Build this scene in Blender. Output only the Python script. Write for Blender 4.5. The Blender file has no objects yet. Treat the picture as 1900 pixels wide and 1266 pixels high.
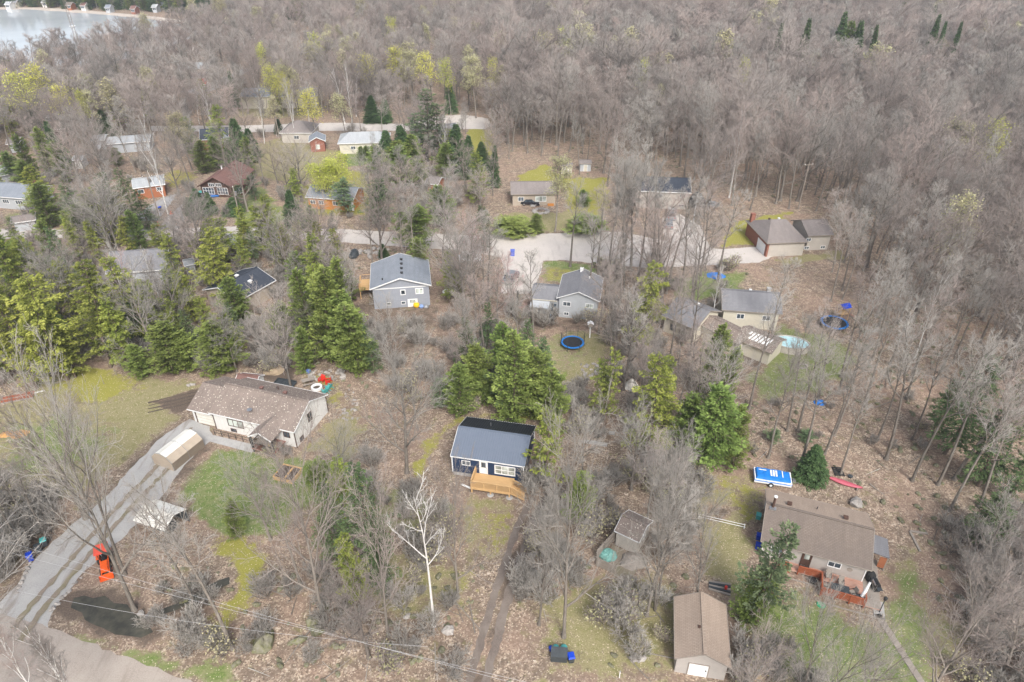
import bpy, math, random
import numpy as np
from mathutils import Vector, Matrix
S = bpy.context.scene
C = S.collection
R = math.radians
# ---------------------------------------------------------------- camera, sky, sun, exposure
PITCH = R(33.0); FPX = 1267.0; CAMH = 60.0
cam_d = bpy.data.cameras.new('camera'); cam = bpy.data.objects.new('camera', cam_d); C.objects.link(cam)
cam.location = (0, 0, CAMH); cam.rotation_euler = (R(90) - PITCH, 0, 0)
cam_d.sensor_width = 36.0; cam_d.lens = 36.0 * FPX / 1900; cam_d.clip_end = 8000; cam_d.clip_start = 0.5
S.camera = cam
SUN_EL, SUN_AZ = R(46), R(165)         # azimuth from +Y towards +X: soft light through cloud from behind the camera
w = bpy.data.worlds.new('World'); S.world = w; w.use_nodes = True
nt = w.node_tree; bg = nt.nodes['Background']
sky = nt.nodes.new('ShaderNodeTexSky'); sky.sky_type = 'NISHITA'; sky.sun_disc = False
sky.sun_elevation = SUN_EL; sky.sun_rotation = SUN_AZ; sky.air_density = 1.0; sky.dust_density = 4.0; sky.ozone_density = 1.0
hs = nt.nodes.new('ShaderNodeHueSaturation'); hs.inputs['Saturation'].default_value = 0.6   # overcast: grey daylight
nt.links.new(sky.outputs[0], hs.inputs['Color']); nt.links.new(hs.outputs[0], bg.inputs['Color'])
bg.inputs['Strength'].default_value = 0.125
sd = bpy.data.lights.new('sun', 'SUN'); sd.energy = 1.6; sd.angle = R(18); sd.color = (1.0, 0.985, 0.96)
sun = bpy.data.objects.new('sun', sd); C.objects.link(sun)
sun.rotation_euler = (-(R(90) - SUN_EL), 0, -SUN_AZ)
vs = S.view_settings; vs.view_transform = 'Standard'; vs.look = 'None'; vs.gamma = 1.0; vs.use_curve_mapping = False
vs.exposure = 1.0
S.cycles.max_bounces = 6; S.cycles.diffuse_bounces = 3; S.cycles.glossy_bounces = 3; S.cycles.transparent_max_bounces = 8
rng = random.Random(11); nr = np.random.default_rng(11)

def G(px, py, z=0.0):
    """where the ray through a point of the photograph meets height z"""
    x = (px - 950) / FPX; y = (633 - py) / FPX
    d = (x, math.cos(PITCH) + y * math.sin(PITCH), -math.sin(PITCH) + y * math.cos(PITCH))
    t = (z - CAMH) / d[2]
    return Vector((d[0] * t, d[1] * t, z))
def depth(x, y, z=0): return y * math.cos(PITCH) - (z - CAMH) * math.sin(PITCH)
def proj_y(x, y, z):
    dz = z - CAMH
    return 633 - FPX * (y * math.sin(PITCH) + dz * math.cos(PITCH)) / depth(x, y, z)
def proj_x(x, y, z): return 950 + FPX * x / depth(x, y, z)
def tree_height(bx, by, ty):
    p = G(bx, by); lo, hi = 0.0, 30.0
    for _ in range(30):
        m = (lo + hi) / 2
        if proj_y(p.x, p.y, m) > ty: lo = m
        else: hi = m
    return lo

# ---------------------------------------------------------------- materials
def newmat(name):
    m = bpy.data.materials.new(name); m.use_nodes = True
    return m, m.node_tree, m.node_tree.nodes['Principled BSDF']
def N(nt, t, **k):
    n = nt.nodes.new(t)
    for a, v in k.items(): setattr(n, a, v)
    return n
def mixc(nt, fac, a, b, blend='MIX'):
    n = nt.nodes.new('ShaderNodeMix'); n.data_type = 'RGBA'; n.blend_type = blend
    for s, v in ((0, fac), (6, a), (7, b)):
        if isinstance(v, bpy.types.NodeSocket): nt.links.new(v, n.inputs[s])
        elif s == 0: n.inputs[0].default_value = v
        else: n.inputs[s].default_value = (*v, 1)
    return n.outputs[2]
def math_(nt, op, a, b=0.0, clamp=False):
    n = nt.nodes.new('ShaderNodeMath'); n.operation = op; n.use_clamp = clamp
    for i, v in enumerate((a, b)):
        if isinstance(v, bpy.types.NodeSocket): nt.links.new(v, n.inputs[i])
        else: n.inputs[i].default_value = v
    return n.outputs[0]
def noise(nt, co, scale, detail=4, rough=0.6):
    n = nt.nodes.new('ShaderNodeTexNoise'); n.inputs['Scale'].default_value = scale
    n.inputs['Detail'].default_value = detail; n.inputs['Roughness'].default_value = rough
    if co: nt.links.new(co, n.inputs['Vector'])
    return n.outputs['Fac']
def ramp(nt, fac, stops):
    n = nt.nodes.new('ShaderNodeValToRGB'); cr = n.color_ramp
    while len(cr.elements) < len(stops): cr.elements.new(0.5)
    for e, (p, c) in zip(cr.elements, stops):
        e.position = p; e.color = (*c, 1) if len(c) == 3 else c
    nt.links.new(fac, n.inputs[0]); return n.outputs['Color']
def bump(nt, b, h, strength, dist=0.05):
    n = nt.nodes.new('ShaderNodeBump'); n.inputs['Strength'].default_value = strength; n.inputs['Distance'].default_value = dist
    nt.links.new(h, n.inputs['Height']); nt.links.new(n.outputs[0], b.inputs['Normal'])
def M(name, c1, c2=None, scale=3.0, rough=0.8, bmp=0.0, metal=0.0, rand=0.0, spec=0.3, stretch=None):
    """plain procedural surface: two tones broken by noise, optional relief and per-object tone"""
    m, t, b = newmat(name)
    if c2 is None: c2 = tuple(x * 0.8 for x in c1)
    co = N(t, 'ShaderNodeTexCoord').outputs['Object']
    if stretch:
        mp = N(t, 'ShaderNodeMapping'); mp.inputs['Scale'].default_value = stretch
        t.links.new(co, mp.inputs[0]); co = mp.outputs[0]
    n1 = noise(t, co, scale, 5, 0.65)
    f = ramp(t, n1, [(0.32, (0, 0, 0)), (0.68, (1, 1, 1))])
    col = mixc(t, f, c1, c2)
    if rand:
        oi = N(t, 'ShaderNodeObjectInfo'); h = N(t, 'ShaderNodeHueSaturation')
        v = math_(t, 'ADD', math_(t, 'MULTIPLY', oi.outputs['Random'], rand), 1 - rand / 2)
        t.links.new(v, h.inputs['Value']); t.links.new(col, h.inputs['Color']); col = h.outputs[0]
    t.links.new(col, b.inputs['Base Color'])
    b.inputs['Roughness'].default_value = rough; b.inputs['Metallic'].default_value = metal
    b.inputs['Specular IOR Level'].default_value = spec
    if bmp: bump(t, b, n1, bmp)
    return m
def shingles(name, c1, c2, c3, speck=0.0, sc=1.0):
    m, t, b = newmat(name)
    co = N(t, 'ShaderNodeTexCoord').outputs['Object']
    br = N(t, 'ShaderNodeTexBrick'); t.links.new(co, br.inputs['Vector'])
    br.inputs['Color1'].default_value = (*c1, 1); br.inputs['Color2'].default_value = (*c2, 1)
    br.inputs['Mortar'].default_value = (*[x * 0.55 for x in c1], 1)
    br.inputs['Scale'].default_value = 1.0; br.inputs['Brick Width'].default_value = 0.34 * sc
    br.inputs['Row Height'].default_value = 0.15 * sc; br.inputs['Mortar Size'].default_value = 0.014; br.inputs['Bias'].default_value = 0.0
    n1 = noise(t, co, 0.35, 5, 0.7)
    col = mixc(t, ramp(t, n1, [(0.35, (0, 0, 0)), (0.7, (0.75, 0.75, 0.75))]), br.outputs['Color'], c3)
    if speck:
        vo = N(t, 'ShaderNodeTexVoronoi'); vo.inputs['Scale'].default_value = 3.2; t.links.new(co, vo.inputs['Vector'])
        s = math_(t, 'LESS_THAN', vo.outputs['Distance'], 0.24 * speck)
        s2 = math_(t, 'GREATER_THAN', noise(t, co, 9, 2), 0.47)
        col = mixc(t, math_(t, 'MULTIPLY', s, s2), col, (0.62, 0.56, 0.48))
    # streaks down the slope
    mp = N(t, 'ShaderNodeMapping'); mp.inputs['Scale'].default_value = (2.2, 0.25, 0.25); t.links.new(co, mp.inputs[0])
    st = noise(t, mp.outputs[0], 1.0, 3)
    col = mixc(t, ramp(t, st, [(0.35, (0.22, 0.22, 0.22)), (0.6, (0, 0, 0))]), col, tuple(x * 0.55 for x in c1))
    t.links.new(col, b.inputs['Base Color']); b.inputs['Roughness'].default_value = 0.95; b.inputs['Specular IOR Level'].default_value = 0.15
    bump(t, b, br.outputs['Fac'], 0.5, -0.02)
    return m
def siding(name, c, step=0.2, axis='Z', amt=0.75):
    m, t, b = newmat(name)
    co = N(t, 'ShaderNodeTexCoord').outputs['Object']
    wv = N(t, 'ShaderNodeTexWave'); wv.wave_type = 'BANDS'; wv.wave_profile = 'SAW'
    if axis == 'Z': wv.bands_direction = 'Z'; t.links.new(co, wv.inputs['Vector'])
    else:
        wv.bands_direction = 'DIAGONAL'; mp = N(t, 'ShaderNodeMapping'); mp.inputs['Scale'].default_value = (1, 1, 0)
        t.links.new(co, mp.inputs[0]); t.links.new(mp.outputs[0], wv.inputs['Vector'])
    wv.inputs['Scale'].default_value = (2 * math.pi / step) / 20.0 * (1 if axis == 'Z' else 1.4)
    wv.inputs['Distortion'].default_value = 0
    line = ramp(t, wv.outputs['Fac'], [(0.0, (0, 0, 0)), (0.14, (1, 1, 1))])
    n1 = noise(t, co, 1.3, 5, 0.7)
    col = mixc(t, ramp(t, n1, [(0.35, (0, 0, 0)), (0.75, (1, 1, 1))]), c, tuple(x * 0.86 for x in c))
    col = mixc(t, line, tuple(x * amt for x in c), col)
    t.links.new(col, b.inputs['Base Color']); b.inputs['Roughness'].default_value = 0.6; b.inputs['Specular IOR Level'].default_value = 0.3
    bump(t, b, wv.outputs['Fac'], 0.4, 0.02)
    return m
def glass(name, c=(0.03, 0.04, 0.05), rough=0.08):
    m, t, b = newmat(name)
    co = N(t, 'ShaderNodeTexCoord').outputs['Object']
    t.links.new(mixc(t, ramp(t, noise(t, co, 0.9, 2), [(0.4, (0, 0, 0)), (0.6, (1, 1, 1))]), c, tuple(min(1, x * 2.6 + 0.02) for x in c)), b.inputs['Base Color'])
    b.inputs['Roughness'].default_value = rough; b.inputs['Specular IOR Level'].default_value = 0.8
    return m
def bark_mat(name, c1, c2, rand=0.35, warm=None):
    """bark: vertical fissures, lichen patches; each tree a tone of its own between two hues"""
    m, t, b = newmat(name)
    co = N(t, 'ShaderNodeTexCoord').outputs['Object']
    mp = N(t, 'ShaderNodeMapping'); mp.inputs['Scale'].default_value = (6, 6, 0.9); t.links.new(co, mp.inputs[0])
    f = ramp(t, noise(t, mp.outputs[0], 1.5, 4, 0.7), [(0.35, (0, 0, 0)), (0.65, (1, 1, 1))])
    col = mixc(t, f, c1, c2)
    oi = N(t, 'ShaderNodeObjectInfo').outputs['Random']
    if warm: col = mixc(t, math_(t, 'MULTIPLY', oi, 0.9), col, warm)
    h = N(t, 'ShaderNodeHueSaturation')
    r2 = math_(t, 'FRACT', math_(t, 'MULTIPLY', oi, 37.7))
    t.links.new(math_(t, 'ADD', math_(t, 'MULTIPLY', r2, rand), 1 - rand / 2), h.inputs['Value'])
    t.links.new(col, h.inputs['Color']); t.links.new(h.outputs[0], b.inputs['Base Color'])
    b.inputs['Roughness'].default_value = 0.95; b.inputs['Specular IOR Level'].default_value = 0.1
    return m
def leaf_mat(name, c1, c2, c3, trans=0.15):
    """foliage: tone per spray (attribute), per clump (noise) and per tree (object random)"""
    m, t, b = newmat(name)
    at = N(t, 'ShaderNodeAttribute', attribute_name='tone').outputs['Fac']
    co = N(t, 'ShaderNodeTexCoord').outputs['Object']
    n1 = noise(t, co, 0.55, 3, 0.6)
    v = math_(t, 'ADD', math_(t, 'MULTIPLY', at, 0.55), math_(t, 'MULTIPLY', math_(t, 'SUBTRACT', n1, 0.3), 1.1), clamp=True)
    col = ramp(t, v, [(0.1, c1), (0.5, c2), (0.95, c3)])
    oi = N(t, 'ShaderNodeObjectInfo').outputs['Random']
    h = N(t, 'ShaderNodeHueSaturation')
    t.links.new(math_(t, 'ADD', math_(t, 'MULTIPLY', oi, 0.03), 0.478), h.inputs['Hue'])
    t.links.new(math_(t, 'ADD', math_(t, 'MULTIPLY', math_(t, 'FRACT', math_(t, 'MULTIPLY', oi, 13.7)), 0.4), 0.8), h.inputs['Value'])
    h.inputs['Saturation'].default_value = 0.95
    t.links.new(col, h.inputs['Color']); t.links.new(h.outputs[0], b.inputs['Base Color'])
    b.inputs['Roughness'].default_value = 0.7; b.inputs['Specular IOR Level'].default_value = 0.2
    tr = N(t, 'ShaderNodeBsdfTranslucent'); t.links.new(h.outputs[0], tr.inputs['Color'])
    mx = N(t, 'ShaderNodeMixShader'); mx.inputs[0].default_value = trans
    t.links.new(b.outputs[0], mx.inputs[1]); t.links.new(tr.outputs[0], mx.inputs[2])
    t.links.new(mx.outputs[0], t.nodes['Material Output'].inputs['Surface'])
    return m

MT = {}
MT['bark'] = bark_mat('grey_bark', (0.13, 0.11, 0.092), (0.26, 0.235, 0.205), 0.5)
MT['twig'] = bark_mat('bare_twigs', (0.25, 0.23, 0.208), (0.375, 0.35, 0.32), 0.55, warm=(0.35, 0.28, 0.25))
MT['twig_grey'] = bark_mat('pale_grey_twigs', (0.30, 0.28, 0.25), (0.42, 0.395, 0.36), 0.4)
MT['twig_red'] = bark_mat('reddish_twigs', (0.46, 0.30, 0.28), (0.55, 0.38, 0.36), 0.2)
MT['birch'] = bark_mat('white_birch_bark', (0.50, 0.48, 0.45), (0.72, 0.70, 0.67), 0.25)
MT['cbark'] = bark_mat('conifer_bark', (0.12, 0.09, 0.07), (0.2, 0.16, 0.13), 0.3)
MT['spruce'] = leaf_mat('spruce_needles', (0.03, 0.065, 0.025), (0.075, 0.14, 0.05), (0.16, 0.26, 0.09))
MT['cedar'] = leaf_mat('cedar_sprays', (0.07, 0.11, 0.025), (0.165, 0.235, 0.05), (0.32, 0.41, 0.10))
MT['hemlock'] = leaf_mat('hemlock_sprays', (0.08, 0.11, 0.02), (0.215, 0.26, 0.04), (0.41, 0.44, 0.09))
MT['pine'] = leaf_mat('pine_needles', (0.06, 0.10, 0.05), (0.13, 0.19, 0.09), (0.24, 0.32, 0.15))
MT['darkhem'] = leaf_mat('dark_hemlock_sprays', (0.04, 0.07, 0.03), (0.095, 0.15, 0.055), (0.19, 0.27, 0.10))
MT['bud'] = leaf_mat('fresh_yellow_green_leaves', (0.40, 0.43, 0.07), (0.58, 0.60, 0.10), (0.74, 0.74, 0.20), 0.4)
MT['budpale'] = leaf_mat('pale_budding_leaves', (0.38, 0.37, 0.20), (0.50, 0.48, 0.26), (0.60, 0.57, 0.33), 0.35)
MT['white'] = M('white_paint', (0.80, 0.80, 0.79), (0.72, 0.72, 0.71), 2, 0.55)
MT['glass'] = glass('window_glass')
MT['glassblind'] = glass('window_with_blind', (0.22, 0.24, 0.22), 0.15)
MT['black'] = M('black_metal', (0.02, 0.02, 0.022), (0.035, 0.035, 0.035), 4, 0.5)
MT['blackrub'] = M('black_rubber', (0.02, 0.02, 0.02), (0.04, 0.04, 0.04), 4, 0.9)
MT['newwood'] = M('new_pine_lumber', (0.60, 0.40, 0.20), (0.50, 0.31, 0.14), 3, 0.7, stretch=(0.6, 6, 6))
MT['redwood'] = M('red_stained_wood', (0.34, 0.10, 0.045), (0.24, 0.07, 0.035), 2.5, 0.6, stretch=(0.7, 6, 4))
MT['wornred'] = M('worn_red_deck_boards', (0.40, 0.17, 0.11), (0.46, 0.33, 0.27), 2.2, 0.8, stretch=(0.5, 5, 1))
MT['greywood'] = M('weathered_grey_wood', (0.33, 0.29, 0.25), (0.24, 0.21, 0.18), 2, 0.85, stretch=(0.7, 5, 5))
MT['ply'] = M('plywood', (0.50, 0.37, 0.24), (0.42, 0.30, 0.18), 1.5, 0.8)
MT['concrete'] = M('concrete', (0.42, 0.41, 0.39), (0.33, 0.32, 0.31), 2, 0.9, bmp=0.2)
MT['rock'] = M('granite_rock', (0.40, 0.37, 0.34), (0.25, 0.23, 0.21), 2.2, 0.9, bmp=0.4, rand=0.5)
MT['mossrock'] = M('mossy_rock', (0.20, 0.185, 0.15), (0.12, 0.125, 0.045), 1.6, 0.95, bmp=0.4, rand=0.4)
MT['red'] = M('red_plastic', (0.62, 0.035, 0.02), (0.5, 0.03, 0.02), 3, 0.4)
MT['teal'] = M('teal_plastic', (0.10, 0.42, 0.40), (0.07, 0.34, 0.33), 3, 0.45)
MT['blue'] = M('blue_plastic', (0.01, 0.06, 0.50), (0.01, 0.045, 0.4), 3, 0.4)
MT['dgrey'] = M('dark_grey_plastic', (0.055, 0.065, 0.07), (0.04, 0.045, 0.05), 3, 0.5)
MT['orange'] = M('orange_paint', (0.75, 0.12, 0.02), (0.62, 0.09, 0.015), 3, 0.45)
MT['redcanopy'] = M('red_fabric_canopy', (0.68, 0.10, 0.06), (0.6, 0.08, 0.05), 3, 0.7)
MT['bluetarp'] = M('blue_tarp', (0.015, 0.20, 0.62), (0.01, 0.15, 0.5), 1.8, 0.45, bmp=0.6)
MT['tealtarp'] = M('teal_tarp', (0.20, 0.42, 0.37), (0.14, 0.33, 0.30), 1.8, 0.5, bmp=0.6)
MT['pink'] = M('pink_red_hull', (0.50, 0.12, 0.16), (0.42, 0.10, 0.13), 2, 0.4)
MT['canvas'] = M('white_canvas', (0.78, 0.76, 0.70), (0.66, 0.63, 0.55), 0.6, 0.7, bmp=0.15)
MT['canvastan'] = M('tan_canvas', (0.48, 0.40, 0.31), (0.40, 0.33, 0.26), 1.0, 0.8)
MT['sand'] = M('sand', (0.36, 0.28, 0.19), (0.30, 0.23, 0.155), 3, 0.95, bmp=0.4)
MT['soil'] = M('dark_soil', (0.07, 0.055, 0.045), (0.12, 0.095, 0.075), 2.5, 0.98, bmp=0.8)
MT['gal'] = M('galvanised_metal', (0.5, 0.5, 0.5), (0.4, 0.4, 0.41), 3, 0.4, metal=0.8)
MT['wire'] = M('aluminium_cable', (0.55, 0.55, 0.55), (0.45, 0.45, 0.45), 3, 0.5)
MT['polew'] = M('utility_pole_wood', (0.30, 0.26, 0.22), (0.22, 0.19, 0.16), 3, 0.9, stretch=(4, 4, .5))
MT['log'] = M('orange_log_wall', (0.55, 0.24, 0.06), (0.42, 0.17, 0.045), 3, 0.6, stretch=(.5, .5, 8))
MT['cedarwall'] = M('red_cedar_wall', (0.38, 0.15, 0.07), (0.28, 0.1, 0.05), 3, 0.7, stretch=(.5, .5, 6))
MT['brick'] = M('red_brick', (0.30, 0.13, 0.09), (0.22, 0.095, 0.07), 5, 0.9)
MT['darkwall'] = M('dark_brown_wall', (0.10, 0.055, 0.04), (0.07, 0.04, 0.03), 3, 0.8)
MT['tanblock'] = M('tan_block_wall', (0.42, 0.36, 0.29), (0.35, 0.30, 0.24), 3, 0.9)

# ---------------------------------------------------------------- mesh helpers
class MB:
    def __init__(s): s.v = []; s.f = []
    def add(s, vs, fs):
        o = len(s.v); s.v += [tuple(v) for v in vs]; s.f += [tuple(i + o for i in f) for f in fs]; return s
    def box(s, x0, x1, y0, y1, z0, z1, rz=0.0, piv=None):
        v = [(x, y, z) for z in (z0, z1) for x, y in ((x0, y0), (x1, y0), (x1, y1), (x0, y1))]
        if rz:
            cx, cy = piv if piv else ((x0 + x1) / 2, (y0 + y1) / 2); c_, s_ = math.cos(rz), math.sin(rz)
            v = [(cx + (x - cx) * c_ - (y - cy) * s_, cy + (x - cx) * s_ + (y - cy) * c_, z) for x, y, z in v]
        return s.add(v, [(0, 3, 2, 1), (4, 5, 6, 7), (0, 1, 5, 4), (1, 2, 6, 5), (2, 3, 7, 6), (3, 0, 4, 7)])
    def slab(s, pts, t):
        """polygon thickened downwards by t"""
        n = len(pts); v = [tuple(p) for p in pts] + [(p[0], p[1], p[2] - t) for p in pts]
        f = [tuple(range(n)), tuple(range(2 * n - 1, n - 1, -1))] + [(i, i + n, (i + 1) % n + n, (i + 1) % n) for i in range(n)]
        return s.add(v, f)
    def tube(s, p0, p1, r0, r1=None, n=6, cap=True):
        r1 = r0 if r1 is None else r1
        p0, p1 = Vector(p0), Vector(p1); d = (p1 - p0).normalized()
        a = d.orthogonal().normalized(); b = d.cross(a)
        v = [p0 + (a * math.cos(k * 2 * math.pi / n) + b * math.sin(k * 2 * math.pi / n)) * r0 for k in range(n)]
        v += [p1 + (a * math.cos(k * 2 * math.pi / n) + b * math.sin(k * 2 * math.pi / n)) * r1 for k in range(n)]
        f = [(k, (k + 1) % n, (k + 1) % n + n, k + n) for k in range(n)]
        if cap: f += [tuple(range(n - 1, -1, -1)), tuple(range(n, 2 * n))]
        return s.add(v, f)
    def beam(s, p0, p1, w_, h_):
        """rectangular bar, its h_ side upright"""
        p0, p1 = Vector(p0), Vector(p1); d = (p1 - p0).normalized(); up = Vector((0, 0, 1))
        if abs(d.z) > 0.95: up = Vector((0, 1, 0))
        a = d.cross(up).normalized() * (w_ / 2); b = a.cross(d).normalized() * (h_ / 2)
        v = [p + q for p in (p0, p1) for q in (-a - b, a - b, a + b, -a + b)]
        return s.add(v, [(3, 2, 1, 0), (4, 5, 6, 7), (0, 1, 5, 4), (1, 2, 6, 5), (2, 3, 7, 6), (3, 0, 4, 7)])
    def lathe(s, prof, n=16, c=(0, 0)):
        v = []; f = []
        for r, z in prof: v += [(c[0] + r * math.cos(k * 2 * math.pi / n), c[1] + r * math.sin(k * 2 * math.pi / n), z) for k in range(n)]
        for j in range(len(prof) - 1):
            for k in range(n): f.append((j * n + k, j * n + (k + 1) % n, (j + 1) * n + (k + 1) % n, (j + 1) * n + k))
        f.append(tuple(range(n - 1, -1, -1))); f.append(tuple((len(prof) - 1) * n + k for k in range(n)))
        return s.add(v, f)
    def mesh(s, name, mat, smooth=False):
        me = bpy.data.meshes.new(name); me.from_pydata(s.v, [], s.f); me.materials.append(mat)
        if smooth: me.shade_smooth()
        me.update(); return me
def tag(o, label=None, cat=None, group=None, kind=None):
    if label: o['label'] = label
    if cat: o['category'] = cat
    if group: o['group'] = group
    if kind: o['kind'] = kind
    return o
def part(root, name, mb, mat, label=None, kind=None, smooth=False):
    me = mb if isinstance(mb, bpy.types.Mesh) else mb.mesh(name, MT[mat] if isinstance(mat, str) else mat, smooth)
    o = bpy.data.objects.new(name, me); C.objects.link(o); o.parent = root
    return tag(o, label=label, kind=kind)
def thing(name, label, cat, loc, rz=0.0, group=None):
    o = bpy.data.objects.new(name, None); C.objects.link(o); o.location = loc; o.rotation_euler = (0, 0, rz); o.empty_display_size = 0.3
    return tag(o, label, cat, group)
def single(name, label, cat, mb, mat, loc=(0, 0, 0), rz=0.0, group=None, kind=None, smooth=False):
    me = mb if isinstance(mb, bpy.types.Mesh) else mb.mesh(name, MT[mat] if isinstance(mat, str) else mat, smooth)
    o = bpy.data.objects.new(name, me); C.objects.link(o); o.location = loc; o.rotation_euler = (0, 0, rz)
    return tag(o, label, cat, group, kind)
def copy_tree(o, parent=None):
    c = o.copy(); C.objects.link(c)
    if parent is not None: c.parent = parent
    for ch in o.children: copy_tree(ch, c)
    return c
def rock_mesh(name, r, seed, mat='rock', flat=0.65):
    q = np.random.default_rng(seed); v = []; f = []; nu, nv = 9, 6
    ph = q.uniform(0, 6.28, 6)
    for j in range(nv + 1):
        th = math.pi * j / nv
        for k in range(nu):
            a = 2 * math.pi * k / nu
            d = r * (1 + 0.2 * math.sin(2 * a + ph[0]) + 0.14 * math.sin(3 * a + ph[1] + 2 * th) + 0.1 * q.uniform(-1, 1))
            v.append((d * math.sin(th) * math.cos(a), d * math.sin(th) * math.sin(a) * 0.8, d * math.cos(th) * flat + r * flat * 0.45))
    for j in range(nv):
        for k in range(nu): f.append((j * nu + k, (j + 1) * nu + k, (j + 1) * nu + (k + 1) % nu, j * nu + (k + 1) % nu))
    me = bpy.data.meshes.new(name); me.from_pydata(v, [], f); me.materials.append(MT[mat]); return me
EXCL = []        # footprints (cx, cy, half length, half width, angle) no tree may stand in
LAND = {}        # landmarks the tree labels refer to

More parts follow.
